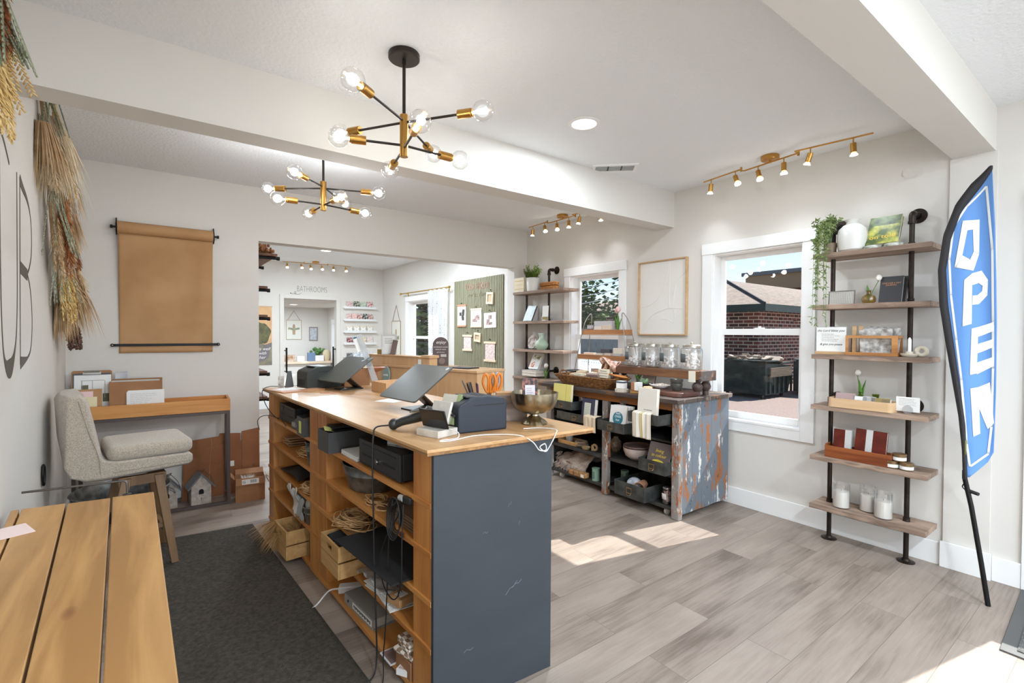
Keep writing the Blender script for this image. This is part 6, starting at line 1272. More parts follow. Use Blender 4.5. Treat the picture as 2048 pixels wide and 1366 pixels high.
for k in range(3):
    t = book(['front white book with a teal circle reading faith over fear', 'second white book standing behind the teal circle book', 'rearmost of the three white books in the middle drawer'][k], (2.985+.026*k, 2.60-.008*k, .5905), .17, .20, .018, mat('white_book_cover', (226, 222, 216), .5), F, .14)
    if not k:
        b = MB(); b.prism([(.052*math.cos(a), .10+.052*math.sin(a)) for a in [2*PI*i/32 for i in range(32)]], -.0098, -.0092, 'XZ'); c = b.build('teal_circle', TEAL, t); text('title', 'faith\nOVER\nfear', .026, PAPER, c, (0, -.0101, .113))
t = book('tall off-white book with thin lettering in the top right drawer', (2.953, 2.285, .7025), .17, .26, .03, mat('offwhite_cover', (214, 208, 196), .6), F, .08); text('title', 'THE ORDINARY', .011, GREYINK, t, (.01, -.0155, .10)); text('subtitle', 'Gathering', .022, GREYINK, t, (.01, -.0155, .065), shear=.3)
t = book('grey spiral notebook with bright yellow lettering in the middle shelf drawer', (3.05, 2.275, .3305), .20, .215, .014, mat('mauve_grey_cover', (112, 100, 98), .6), F, .35)
text('title', 'living\nin colour', .036, mat('bright_yellow_print', (236, 210, 60), .5), t, (.0, -.0075, .135), shear=.2)
b = MB(); b.prism([(x*.065, .06+z_*.022) for x, z_ in ((-1, 0), (-.6, 1), (0, 1.3), (.6, 1), (1, .2), (.5, -.8), (-.5, -.8))], -.0076, -.0072, 'XZ'); b.build('splash', mat('bright_yellow_print', (236, 210, 60), .5), t)
b = MB()
for k in range(16): b.tube([(-.1+.007*math.cos(a), .010*math.sin(a), .012+.0127*k) for a in [2*PI*i/10 for i in range(10)]], .0011, 5, closed=True)
b.build('spiral', BLK_M, t)
# towels over the drawers
def towel(label, loc, w, h, m, over=.06, rz=F, tuck=True):
    b = MB()
    def fn(u, v):
        s = v*(h+over); x = (u-.5)*w*(1+.04*math.sin(v*3)); wv = .004*math.sin(u*9+v*3)+.003*math.sin(u*21)
        if s < over: return (x, .004+over-s, .006+wv*.5)
        return (x, -.008-.004*math.sin(v*4)+wv, .004-(s-over))
    b.grid(fn, 28, 26); return solo('hanging_towel', b, m, label, 'towel', loc, rz, solid=.0035)
WEAVE = mat('cream_waffle_cloth', (216, 196, 168), .95, bump=.5, bscale=160)
towel('cream cloth draped over the corner of the navy book drawer', (2.948, 2.865, .668), .135, .13, WEAVE)
STR = bpy.data.materials.new('striped_tea_towel'); STR.use_nodes = True; n = STR.node_tree; b_ = n.nodes['Principled BSDF']; b_.inputs['Roughness'].default_value = .9
tc = n.nodes.new('ShaderNodeTexCoord'); sx = n.nodes.new('ShaderNodeSeparateXYZ'); n.links.new(tc.outputs['Object'], sx.inputs[0]); cr = n.nodes.new('ShaderNodeValToRGB'); cr.color_ramp.interpolation = 'CONSTANT'
ma = n.nodes.new('ShaderNodeMath'); ma.operation = 'MULTIPLY_ADD'; ma.inputs[1].default_value = 5.6; ma.inputs[2].default_value = .5; n.links.new(sx.outputs[0], ma.inputs[0]); n.links.new(ma.outputs[0], cr.inputs[0])
cr.color_ramp.elements[0].color = C3((214, 200, 178)); cr.color_ramp.elements[1].position = .12; cr.color_ramp.elements[1].color = C3((226, 220, 206))
for p, c_ in ((.2, (206, 196, 176)), (.26, (228, 222, 208)), (.42, (196, 180, 110)), (.46, (224, 216, 190)), (.5, (190, 172, 100)), (.56, (228, 222, 208)), (.72, (204, 192, 172)), (.77, (226, 220, 206)), (.9, (214, 200, 178))): e = cr.color_ramp.elements.new(p); e.color = C3(c_)
n.links.new(cr.outputs[0], b_.inputs['Base Color'])
towel('striped cream and olive tea towel hanging over the top right drawer', (2.926, 2.31, .778), .165, .19, STR)
# shelf goods
vase('scalloped_pink_bowl', 'pale pink scalloped bowl on the middle cabinet shelf', (3.24, 2.60, .3255), [(0, 0), (.06, 0), (.10, .03), (.115, .07), (.12, .10), (.112, .098), (.10, .07), (.085, .035), (0, .02)], mat('matte_blush', (216, 200, 190), .7), 'bowl')
b = MB(); b.lathe([(0, .085), (.09, .09), (.113, .101), (.119, .108), (.116, .113)], (0, 0, 0), 60, flute=.04, fn=12); solo('bowl_liner', b, mat('mauve_rim', (150, 124, 116), .7), 'mauve wavy liner inside the pink scalloped bowl', 'liner', (3.24, 2.60, .3295), solid=.004)
t = thing('seagrass_tray', 'small wavy wooden tray on the left of the middle cabinet shelf', 'tray', (3.2, 3.34, .3255), F); b = MB(); b.ring(rrect(.26, .15, .02), [(x*.94, y*.9) for x, y in rrect(.26, .15, .02)], 0, .035, 'XY').prism(rrect(.25, .14, .02), .0005, .005); b.build('tray', CRW, t)
vase('glass_candle_jar', 'pale glass candle jar on the left of the middle cabinet shelf', (3.2, 3.38, .3315), [(0, 0), (.033, 0), (.035, .09), (.032, .09), (.03, .006), (0, .006)], clear('frosted_plastic', (206, 206, 204), .1, .3, .55), 'jar')
solo('woven_ring', MB().tube([(.06*math.cos(a), .06*math.sin(a), .012) for a in [2*PI*i/30 for i in range(30)]], .012, 8, closed=True).tube([(.05*math.cos(a), .05*math.sin(a), .034) for a in [2*PI*i/30 for i in range(30)]], .011, 8, closed=True), mat('rope_brown', (150, 128, 108), .9), 'coiled rope trivet above the wavy wooden tray', 'trivet', (3.2, 3.22, .3255))
t = vase('tan_saucer', 'small tan saucer beside the ring ornament on the middle shelf', (3.13, 3.09, .3255), [(0, 0), (.028, 0), (.042, .022), (.039, .023), (.026, .005), (0, .005)], mat('tan_clay', (176, 148, 104), .5), 'saucer')
b = MB().tube([(.0, .024*math.cos(a), .034+.024*math.sin(a)) for a in [2*PI*i/24 for i in range(24)]], .010, 10, closed=True).cyl((-.0, .03, 0), (0, .03, .05), .010, n=14); solo('ring_ornament', b, mat('tan_clay', (176, 148, 104), .5), 'tan ring-shaped clay ornament on the middle cabinet shelf', 'ornament', (3.14, 2.99, .3255))
vase('stone_vase', 'speckled brown vase behind the middle post of the cabinet', (3.3, 2.89, .3255), [(0, 0), (.03, 0), (.055, .04), (.05, .09), (.02, .12), (.022, .13), (0, .13)], mat('speckled_clay', (112, 92, 76), .7, col2=(150, 132, 112), vscale=60))
TH = mat('greige_throw', (186, 170, 156), .95, col2=(160, 144, 132), vscale=30, bump=.6, bscale=90)
b = MB(); rr = random.Random(9)
b.grid(lambda u, v: (-.13+.30*v+.01*math.sin(u*9), lerp(-.22, .22, u), .05+.13*math.sin(PI*(.08+.84*v))*(.75+.25*math.sin(u*3+1))+.014*math.sin(u*13+v*6)+.008*math.sin(v*23)), 50, 30)
b.grid(lambda u, v: (-.165+.05*v+.008*math.sin(u*13), lerp(-.21, .20, u), .012+.09*v+.010*math.sin(u*17)), 44, 10)
t = thing('folded_throw', 'rumpled greige fringed throw on the bottom left cabinet shelf', 'throw', (3.26, 3.285, .0805)); o = b.build('fabric', TH, t, solid=.012); o.data.transform(Matrix.Scale(.9, 4))
b = MB()
for k in range(150):
    y = lerp(-.20, .18, rr.random()); tuft(b, (-.14, y, .03+.04*rr.random()), (-1, rr.uniform(-.6, .8), -1.1), .055, .01, 2, rr, .4, .0022, .1)
for k in range(60): tuft(b, (-.11+.06*rr.random(), .195, .02+.13*rr.random()), (-.6, 1, -.8), .05, .01, 2, rr, .4, .0022, .1)
b.build('fringe', TH, t, ang=180)
t = thing('seagrass_basket', 'flat braided basket in front of the throw on the bottom shelf', 'basket', (3.09, 3.14, .0805), F); MB().prism(rrect(.22, .07, .02), 0, .045).build('basket', mat('braided_seagrass', (176, 132, 82), .8, col2=(120, 82, 46), vscale=50, bump=.7, bscale=70), t, bevel=.01, seg=3); B(.06, .10, -.0365, -.0355, .008, .035).build('tag', CREAM, t)
SG = mat('sage_tin', (132, 162, 142), .45)
for k, (x, y) in enumerate(((3.12, 2.955), (3.17, 2.80+.06))):
    t = thing('sage_tin', ['sage green tin left of the middle cabinet post', 'sage green tin right of the middle cabinet post'][k], 'tin', (x+.1*k, y+.0 if not k else 2.76, .0805)); MB().cyl((0, 0, 0), (0, 0, .105), .033, n=32).lathe([(.0335, .098), (.035, .1), (.035, .108), (0, .109)], (0, 0, 0), 32).build('tin', SG, t); B(-.0345, -.0332, -.014, .014, .02, .08).build('print', mat('dark_sage', (92, 120, 104), .5), t)
t = thing('candy_bag', 'clear bag of white sweets in the bottom shelf drawer', 'bag', (3.12, 2.53, .0855)); MB()._ell((0, 0, .07), .06, (1, 1.1, .9), 9).build('bag', mat('white_sweets', (206, 208, 212), .4, col2=(150, 152, 160), vscale=30), t)
t = thing('terracotta_cone', 'tipped terracotta cup with a kraft tag in the bottom shelf drawer', 'cup', (3.06, 2.44, .157)); MB().lathe([(0, .1), (.03, .1), (.045, 0), (.041, 0), (.028, .09), (0, .09)], (0, 0, 0), 28, axis=(1, .25, .15)).build('cup', mat('terracotta', (196, 142, 108), .7), t)
B(-.062, -.060, -.02, .02, -.075, -.03).build('kraft_tag', KRAFT, t)
def jar(label, loc, r, h, fill, fh, lid, lab, labw=.05, seed=1, group=None, square=True, labm=None, small=False):
    t = thing('storage_jar', label, 'jar', loc, 0, group); q = .88
    MB().lathe([(0, .0), (r*.93, .0), (r, r*.1), (r, h*.78), (r*.93, h*.86), (r*.8, h*.88), (r*.8, h*.9), (r*.785, h*.9), (r*.785, h*.875), (r*.915, h*.85), (r*.985, h*.77), (r*.985, r*.11), (r*.9, .006), (0, .006)], (0, 0, 0), 40).build('glass', GLASS, t)
    ld = MB().lathe([(r*.795, h*.905), (r*.84, h*.905), (r*.84, h*.97), (r*.78, h), (r*.2, h*1.01), (0, h*1.01)], (0, 0, 0), 40)
    if not small: ld.cyl((0, 0, h*1.01), (0, 0, h*1.04), r*.07, n=12).ball((0, 0, h*1.065), r*.12, n=6)
    ld.build('lid', lid, t)
    rr = random.Random(seed); b = MB(); s = r*.16 if not small else r*.22
    for k in range(70 if not small else 60):
        rad = (r*.9-s*1.2)*rr.random()**.5; a = rr.random()*6.3; z = s+.008+(fh*h-s)*rr.random()*(1-.35*rad/r)
        b.obox((rad*math.cos(a), rad*math.sin(a), z), (s*1.5, s*1.3, s*1.2), Matrix.Rotation(rr.random()*3, 3, 'Z') @ Matrix.Rotation(rr.random()*3, 3, 'X'))
    o = b.build('contents', fill, t, bevel=s*.3, ang=80); o['kind'] = 'stuff'
    lb = MB(); lb.grid(lambda u, v: (-(r+.0008)*math.cos((u-.5)*labw/r+lab), (r+.0008)*math.sin((u-.5)*labw/r+lab), h*(.3+.34*v)), 8, 2); lb.build('label', labm or mat('chalk_label', (86, 92, 92), .7), t, solid=.0006)
    return t
jar('glass jar of pink sweets with a white label on the bottom cabinet shelf', (3.135, 2.235, .0805), .037, .125, mat('pink_sweets', (206, 170, 156), .5), .8, mat('zinc_lid', (150, 148, 142), .4, metal=.8), .2, .05, 3, labm=PAPER, small=True)
# ---- on the cabinet top
z = .8935
WB = mat('brown_seagrass_weave', (150, 102, 52), .8, col2=(88, 54, 26), vscale=55, bump=.9, bscale=60)
t = thing('long_woven_basket', 'long brown woven basket of soaps and cloths on the cabinet top', 'basket', (3.19, 3.09, z), F)
b = MB(); NN = 48
for layer_ in range(7):
    s = 1+.055*layer_; zz = .009+.0135*layer_; P = [(x*s, y*s, zz+.002*math.sin(i*1.3+layer_)) for i, (x, y) in enumerate(rrect(.54, .24, .06, 8))]; b.tube(P, .0085, 6, closed=True)
b.prism(rrect(.52, .22, .05), .001, .008); b.build('weave', WB, t)
for s in (-1, 1): MB().tube(smooth([(s*.355, -.05, .085), (s*.38, -.03, .115), (s*.38, .03, .115), (s*.355, .05, .085)], 5), .007, 7).build('handle', WB, t)
g = 'soaps in the long basket'; cols = [mat('oat_soap', (214, 190, 158), .7), mat('cream_soap', (226, 214, 190), .7), mat('mauve_soap', (156, 132, 124), .7), mat('tan_soap', (190, 148, 104), .7)]
nm = ['oat-coloured wrapped soap at the left end of the long basket', 'cream soap bar lying on the left of the basket heap', 'second oat-coloured soap at the left of the basket', 'cream soap bar tilted near the middle of the basket', 'mauve patterned soap leaning on the basket front', 'tan soap bar at the back of the basket', 'mauve soap box standing behind the basket heap', 'cream lettered soap box standing at the right of the basket']
for k, (x, y, zz, w, d, h, rx, rz, c_) in enumerate(((-.24, .02, .085, .11, .08, .03, .1, .1, 0), (-.14, -.02, .095, .12, .08, .028, -.1, -.2, 1), (-.20, .06, .11, .10, .07, .03, .15, .3, 0), (-.03, 0, .10, .12, .09, .03, .3, -.3, 1), (.06, -.07, .095, .12, .025, .06, .5, .25, 2), (.03, .06, .125, .10, .06, .035, 0, .2, 3), (-.05, .08, .13, .09, .04, .05, 0, 0, 2), (.15, -.02, .125, .115, .045, .08, -.12, .05, 1))):
    o = solo('soap_bar', MB().obox((0, 0, 0), (w, d, h)), cols[c_], nm[k], 'soap', (3.19+y, 3.06-x, z+zz), (rx, 0, F+rz), g if False else None, bevel=.004)
    if k == 7:
        b = MB(); b.box(-w/2+.006, w/2-.006, -d/2-.0006, -d/2, .0, .004).box(-w/2+.006, w/2-.006, -d/2-.0006, -d/2, -.022, -.018).box(-w/2+.02, w/2-.02, -d/2-.0006, -d/2, .018, .023); b.build('lettering', GREYINK, o)
GING = bpy.data.materials.new('pink_gingham'); GING.use_nodes = True; n = GING.node_tree; b_ = n.nodes['Principled BSDF']; b_.inputs['Roughness'].default_value = .9; tc = n.nodes.new('ShaderNodeTexCoord'); ck = n.nodes.new('ShaderNodeTexChecker'); ck.inputs['Scale'].default_value = 38; ck.inputs[1].default_value = C3((228, 196, 178)); ck.inputs[2].default_value = C3((196, 144, 124)); n.links.new(tc.outputs['Object'], ck.inputs[0]); n.links.new(ck.outputs[0], b_.inputs['Base Color'])
b = MB(); b.grid(lambda u, v: (-.09+.18*u+.01*math.sin(v*9), -.02+.04*math.sin(v*6+u*4), .10+.17*math.sin(PI*(.12+.62*v))*(.85+.15*math.sin(u*6))), 24, 24); o = solo('gingham_cloth', b, GING, 'pink gingham cloth bunched up at the right end of the long basket', 'cloth', (3.21, 2.87, z), (0, 0, F), solid=.006)
for k in range(4): solo('rolled_napkin', MB().cyl((0, 0, 0), (.0, 0, .12), .016, n=18), [mat('brown_linen', (128, 78, 52), .9), mat('sand_linen', (214, 186, 158), .9)][k % 2], ['leftmost brown rolled napkin leaning in the basket', 'sand-coloured rolled napkin between the brown ones', 'right brown rolled napkin leaning in the basket', 'sand-coloured rolled napkin against the gingham'][k], 'napkin', (3.23, 3.01-.032*k, z+.10), (0, .35, F-.0), bevel=.003)
t = thing('round_dark_platter', 'dark oval platter on the far left of the cabinet top', 'platter', (3.42, 3.545, z)); MB().lathe([(0, 0), (.04, 0), (.015, .04), (.02, .085), (.08, .095), (.096, .105), (.092, .108), (.07, .10), (0, .096)], (0, 0, 0), 40).build('platter', mat('pewter_dark', (74, 74, 72), .35, metal=.6), t)
solo('wooden_leaf_spoon', MB()._ell((0, 0, 0), .05, (1.0, 1.6, .25), 8).cyl((0, .06, 0), (0, .17, .0), .008, n=8), mat('orange_olivewood', (196, 124, 60), .5), 'orange wooden leaf-shaped scoop lying on the basket front edge', 'scoop', (3.165, 2.735, z+.115), (.1, .1, .0))
SC_ = mat('scalloped_cork', (206, 196, 178), .8)
def stackgoods(label, label2, x, y, m1, m2, bm, wavy):
    t = thing('coaster_stack', label, 'coasters', (x, y, z))
    for k in range(3): MB().prism([((.052+.003*math.cos(12*a) if wavy else .05)*math.cos(a), (.052+.003*math.cos(12*a) if wavy else .05)*math.sin(a)) for a in [2*PI*i/72 for i in range(72)]], .0085*k, .0085*k+.0075).build('coaster', m1 if k % 2 == 0 else m2, t, ang=50)
    t = thing('soap_cube', label2, 'soap', (x, y, z+.0265), F+.1); B(-.034, .034, -.03, .03, 0, .062).build('soap', bm, t, bevel=.003); return t
t = stackgoods('stack of cream wavy-edged coasters on the cabinet top', 'white soap block with a navy band on the wavy coasters', 3.085, 2.645, SC_, SC_, PAPER, True); B(-.0345, .0345, -.0305, .0305, .046, .060).build('band', mat('navy_band', (66, 74, 92), .7), t)
t = stackgoods('stack of brown round coasters on the cabinet top', 'brown soap block with a white wrapper on the brown coasters', 3.10, 2.505, mat('brown_rattan', (150, 104, 60), .7), mat('gold_rattan', (190, 156, 70), .7), mat('caramel_soap', (168, 116, 82), .6), False); B(.0, .035, -.0306, .0306, .0, .0625).build('wrapper', PAPER, t)
t = thing('coaster_stack', 'stack of peach and sage round coasters near the cabinet front', 'coasters', (3.06, 2.365, z)); 
for k in range(4): MB().cyl((0, 0, .0175*k), (0, 0, .0175*k+.016), .036, n=32).build('coaster', [mat('sage_felt', (132, 138, 112), .8), mat('peach_felt', (206, 160, 118), .8)][k % 2], t, bevel=.003)
t = solo('serving_board', MB().prism(rrect(.27, .38, .06, 6), 0, .035), wood('dark_walnut', (96, 60, 48), (70, 42, 34), 'Y', .45, 5), 'thick dark walnut serving board on the right of the cabinet top', 'board', (3.27, 2.31, z), -.1, bevel=.006, seg=3)
t = vase('white_dish', 'white ruffled dish of pale soap petals on the serving board', (3.29, 2.415, z+.0355), [(0, 0), (.04, 0), (.075, .02), (.082, .028), (.078, .029), (.04, .008), (0, .008)], WHITE, 'dish', flute=.06, fn=14, n=56)
b = MB(); rr = random.Random(8)
for k in range(26): b.obox((rr.gauss(0, .028), rr.gauss(0, .028), .026+.01*rr.random()), (.022, .018, .006), Matrix.Rotation(rr.random()*6, 3, 'Z') @ Matrix.Rotation(rr.uniform(-.5, .5), 3, 'X'))
b.build('petals', mat('petal_soap', (228, 212, 196), .7), t, bevel=.002)
DB = mat('dark_stoneware', (70, 68, 64), .4)
vase('stoneware_bowl', 'lower dark stoneware bowl stacked on the serving board', (3.27, 2.255, z+.0355), [(0, 0), (.03, 0), (.034, .006), (.047, .04), (.046, .056), (.043, .056), (.043, .04), (.03, .01), (0, .01)], DB, 'bowl'); t = vase('stoneware_bowl', 'upper dark stoneware bowl holding small wooden pieces', (3.27, 2.255, z+.08), [(0, 0), (.03, 0), (.036, .006), (.048, .025), (.05, .045), (.046, .045), (.044, .028), (.03, .01), (0, .01)], DB, 'bowl')
for k in range(4): solo('wooden_honey_ball', MB().ball((0, 0, .012), .012), cols[(k*3) % 4], ['pale ball in the upper stoneware bowl, left', 'tan ball in the upper stoneware bowl, back', 'mauve ball in the upper stoneware bowl, front', 'cream ball in the upper stoneware bowl, right'][k], 'ball', (3.27+(.018, -.016, .012, -.02)[k], 2.255+(.018, .012, -.016, -.016)[k], z+.099))
t = vase('green_saucer', 'dark saucer with green succulent soap on the cabinet top', (3.19, 2.50, z+.036) if False else (3.30, 2.585, z), [(0, 0), (.03, 0), (.03, .045), (.062, .052), (.07, .062), (.066, .063), (.05, .055), (0, .052)], DB, 'saucer')
b = MB()
for k in range(9): a = k*.7; b._ell((.022*math.cos(a), .022*math.sin(a), .070+.006*(k % 3)), .02, (1, .6, 1.1), 6)
solo('green_succulent', b, mat('sage_succulent', (122, 156, 108), .5, col2=(84, 104, 72), vscale=30), 'green succulent-shaped soap on the dark saucer', 'soap', (3.30, 2.585, z-.0))
vase('tulip_bottle', 'small dark bottle holding the pink tulip on the cabinet top', (3.36, 2.70, z), [(0, 0), (.02, 0), (.022, .05), (.01, .07), (.011, .085), (0, .085)], DB)
tulip('single pink tulip with a dark green leaf beside the pink journal', (3.36, 2.70, z+.06), .085, PETALP, (0, -.01), 3, sc=1.35)
t = book('pale pink journal with soft lettering leaning above the green saucer', (3.42, 2.645, z+.0), .13, .205, .02, mat('blush_cover', (216, 194, 186), .6, col2=(196, 190, 170), vscale=12, lo=.5, hi=.7), F, .24, pages=mat('sage_pages', (126, 130, 110), .7)); text('title', 'Sacred\nRhythm', .022, GREYINK, t, (0, -.0105, .16))
# riser bench with four glass jars
t = thing('riser_bench', 'rustic wooden riser bench on turned feet carrying the four big jars', 'riser', (3.43, 2.56, z))
BARK = distressed('weathered_beam', (84, 76, 74), (112, 78, 56), (128, 120, 116), 12, (1, .4, 1)); PL = wood('brown_barn_plank', (126, 84, 52), (88, 56, 36), 'Y', .7, 6)
B(-.10, .10, -.46, .46, .125, .190).build('plank', PL, t, bevel=.003); B(-.103, .103, -.48, -.46, .115, .195).build('end_block', BARK, t, bevel=.004)
for y in (-.42, .40):
    for x in (-.06, .055): MB().lathe([(0, 0), (.024, 0), (.024, .02), (.02, .03), (.036, .05), (.040, .068), (.034, .088), (.022, .1), (.030, .112), (.030, .1245), (0, .1245)], (x, y, 0), 28).build('turned_foot', mat('dark_turned_wood', (92, 72, 62), .5, col2=(66, 50, 44), vscale=10), t)
B(-.1015, -.1002, -.43, -.37, .105, .19).build('paper_note', CREAM, t)
MM = mat('white_marshmallow', (238, 232, 226), .8); CH = mat('brushed_nickel', (190, 184, 172), .3, metal=.9)
for k, y in enumerate((2.80, 2.62, 2.435, 2.235)):
    jar(['first big glass jar from the left on the riser bench', 'second big glass jar from the left on the riser bench', 'third big glass jar from the left on the riser bench', 'rightmost and most brightly lit big glass jar on the riser bench'][k], (3.435, y, z+.1905), .083, .20, MM, (.40, .5, .5, .72)[k], CH, .35, .062, k+3, 'four big glass jars')
# wire ladder stand
t = thing('wire_ladder_stand', 'two-tier wire arch stand with wooden trays in front of the second window', 'stand', (3.60, 3.285, z)); WI = mat('silver_wire', (176, 174, 168), .3, metal=.9)
for y_, s in ((.215, 1), (-.205, -1)):
    P = smooth([(-.11, y_+s*.14, 0), (-.085, y_+s*.11, .22), (-.06, y_+s*.07, .46), (-.045, y_+s*.03, .60), (-.0, y_, .675), (.045, y_+s*.03, .60), (.06, y_+s*.07, .46), (.085, y_+s*.11, .22), (.11, y_+s*.14, 0)], 8); MB().tube(P, .0042, 8).build('wire_arch', WI, t)
BW2 = wood('warm_tray_wood', (184, 126, 76), (152, 96, 52), 'Y', .6, 6)
for z0, ya, yb, dx in ((.215, -.315, .325, .075), (.465, -.275, .285, .055)):
    tr = MB().box(-dx, -dx+.008, ya, yb, z0, z0+.048).box(dx-.008, dx, ya, yb, z0, z0+.048).box(-dx+.008, dx-.008, ya, ya+.008, z0, z0+.048).box(-dx+.008, dx-.008, yb-.008, yb, z0, z0+.048).box(-dx+.008, dx-.008, ya+.008, yb-.008, z0, z0+.006); tr.build('tray', BW2, t, bevel=.001)
    MB().tube([(-dx-.003, ya-.0, z0-.004), (-dx-.003, yb, z0-.004)], .0025, 6).tube([(dx+.003, ya, z0-.004), (dx+.003, yb, z0-.004)], .0025, 6).build('wire_rail', WI, t)
lab = {0: 'oat', 1: 'cream'}
pk = [mat('pk_grey', (190, 186, 186), .7), mat('pk_cream', (222, 210, 192), .7), mat('pk_brown', (146, 88, 62), .7), mat('pk_peach', (216, 196, 176), .7), mat('pk_dark', (78, 74, 78), .7)]
k = 0
for z0, items in ((.471, ((.20, .05, .05, 4, 'brown soap stack at the left of the upper tray', 2), (.20, .05, .035, 1, 'white lettered carton on the brown soaps of the upper tray', 0), (.08, .10, .075, 1, 'left cream printed carton on the upper tray', 1), (-.03, .10, .085, 1, 'right cream printed carton on the upper tray', 3), (.05, .24, .13, 1, 'large grey card box at the back of the upper tray', 0))),
                  (.221, ((.20, .14, .06, 1, 'leftmost peach soap box on the lower tray', 3), (.06, .09, .058, 1, 'second peach soap box on the lower tray', 1), (-.05, .08, .062, 1, 'third cream soap box on the lower tray', 3), (-.17, .10, .062, 1, 'grey soap box with a dark band on the lower tray', 0), (.02, .12, .10, 1, 'dark-banded box standing behind on the lower tray', 4), (-.14, .11, .115, 1, 'tan box standing behind on the lower tray', 1)))):
    for i, (yy, w, h, nn, l, c_) in enumerate(items):
        back = ('back' in l or 'behind' in l); zz = z0 + (.052 if 'on the brown' in l else 0)
        b = MB()
        solo('soap_box', B(-.02, .02, -w/2, w/2, 0, h), pk[c_], l, 'box', (3.60+(.022 if back else -.022), 3.285+yy, z+zz), 0, bevel=.002)
t = tulip('pink tulips with long leaves at the right end of the upper tray', (3.585, 3.285-.16, z+.472), .21, PETALP, (0, -.0), 3, heads=2, sc=1.5)
# ================= OPEN feather flag =================
t = thing('feather_flag', 'blue and white OPEN feather flag with a black edge leaning at the right wall', 'flag', (3.39, .509, 0)); rF = Vector((.149, -.989, 0)); upF = Vector((.07, 0, 1)); nF = rF.cross(upF).normalized()
def fp(r, z_, off=0):
    wv = .018*math.sin((r+.1)*38+z_*2.2)*min(1, max(0, (r+.22)*5)) * (1 if z_ > .6 else 0)
    return rF*r+upF*z_+nF*(off+wv)
FBLUE = mat('flag_blue', (94, 140, 200), .75, sheen=.2); FWHITE = mat('flag_white', (228, 228, 224), .75); FBLK = mat('flag_sleeve', (40, 38, 40), .8)
LEFT = [(2.235, -.045), (2.128, -.107), (2.036, -.161), (1.889, -.199), (1.726, -.214), (1.534, -.200), (1.317, -.170), (1.079, -.137), (.897, -.113), (.625, -.098)]
OUT_ = [(2.262, -.052), (2.184, -.122), (2.077, -.182), (1.92, -.226), (1.728, -.243), (1.535, -.231), (1.317, -.198), (1.13, -.168), (.947, -.138), (.765, -.118), (.612, -.110)]
RIGHT = [(2.235, -.044), (1.945, -.026), (1.657, -.014), (1.424, -.006), (1.09, .0), (.772, .0), (.717, -.02), (.625, -.09)]
def interp(tab, z_):
    for (z1, r1), (z0, r0) in zip(tab, tab[1:]):
        if z0 <= z_ <= z1: return lerp(r0, r1, (z_-z0)/(z1-z0))
    return tab[0][1] if z_ > tab[0][0] else tab[-1][1]
b = MB(); b.grid(lambda u, v: fp(lerp(interp(LEFT, lerp(.63, 2.232, v)), interp(RIGHT, lerp(.63, 2.232, v)), u), lerp(.63, 2.232, v)), 26, 90); b.build('banner', FBLUE, t, solid=.0015)
b = MB(); b.grid(lambda u, v: fp(lerp(interp(OUT_, lerp(.615, 2.255, v)), interp(LEFT, min(2.232, lerp(.615, 2.255, v)))+.004, u), lerp(.615, 2.255, v), .002+.012*math.sin(u*PI)), 5, 90); b.build('pole_sleeve', FBLK, t, solid=.002)
def decal(b, quads, off=.0028):
    for q in quads:
        N = 14; (a, b_, c_, d_) = q
        def P(u, v):
            p = [lerp(lerp(a[i], b_[i], u), lerp(d_[i], c_[i], u), v) for i in (0, 1)]; return fp(p[0], p[1], off)
        b.grid(P, 6, N)
b = MB(); W = [(-.064, 2.155), (-.137, 2.06), (-.186, 1.956), (-.198, 1.78), (-.186, 1.588), (-.157, 1.344), (-.131, 1.132), (-.101, .80), (-.086, .685), (-.02, .76), (-.012, .90), (-.014, 1.20), (-.020, 1.424), (-.033, 1.814), (-.064, 2.155)]
for p, q in zip(W, W[1:]):
    d = Vector((q[0]-p[0], q[1]-p[1])).normalized(); n_ = Vector((-d.y, d.x))*.0045; decal(b, [((p[0]+n_.x, p[1]+n_.y), (q[0]+n_.x, q[1]+n_.y), (q[0]-n_.x, q[1]-n_.y), (p[0]-n_.x, p[1]-n_.y))])
b.build('white_outline', FWHITE, t, solid=.0006)
def letter(name, quads): b = MB(); decal(b, quads, .003); b.build(name, FWHITE, t, solid=.0006)
letter('letter_o', [((-.152, 1.985), (-.085, 1.985), (-.095, 1.935), (-.135, 1.930)), ((-.085, 1.985), (-.082, 1.80), (-.103, 1.81), (-.110, 1.94)), ((-.082, 1.80), (-.101, 1.712), (-.118, 1.765), (-.103, 1.815)), ((-.101, 1.712), (-.176, 1.735), (-.150, 1.80), (-.118, 1.775)), ((-.176, 1.735), (-.150, 1.985), (-.130, 1.935), (-.147, 1.79))])
letter('letter_p', [((-.136, 1.665), (-.105, 1.700), (-.100, 1.43), (-.136, 1.415)), ((-.105, 1.700), (-.070, 1.712), (-.082, 1.645), (-.104, 1.635)), ((-.070, 1.712), (-.045, 1.66), (-.064, 1.63), (-.084, 1.65)), ((-.045, 1.66), (-.045, 1.58), (-.066, 1.60), (-.064, 1.635)), ((-.045, 1.58), (-.075, 1.535), (-.085, 1.58), (-.064, 1.605)), ((-.075, 1.535), (-.101, 1.53), (-.101, 1.58), (-.084, 1.582))])
letter('letter_e', [((-.100, 1.405), (-.074, 1.415), (-.074, 1.12+.05), (-.100, 1.16)), ((-.074, 1.415), (-.018, 1.440), (-.018, 1.392), (-.074, 1.362)), ((-.074, 1.325), (-.018, 1.352), (-.018, 1.308), (-.074, 1.275)), ((-.074, 1.228), (-.012, 1.262), (-.012, 1.212), (-.074, 1.165))])
letter('letter_n', [((-.096, 1.09), (-.066, 1.10), (-.052, .86), (-.078, .84)), ((-.066, 1.10), (-.024, 1.128), (-.003, .92), (-.026, .885)), ((-.0665, 1.10), (-.0655, 1.10), (-.026, .886), (-.060, .99))])
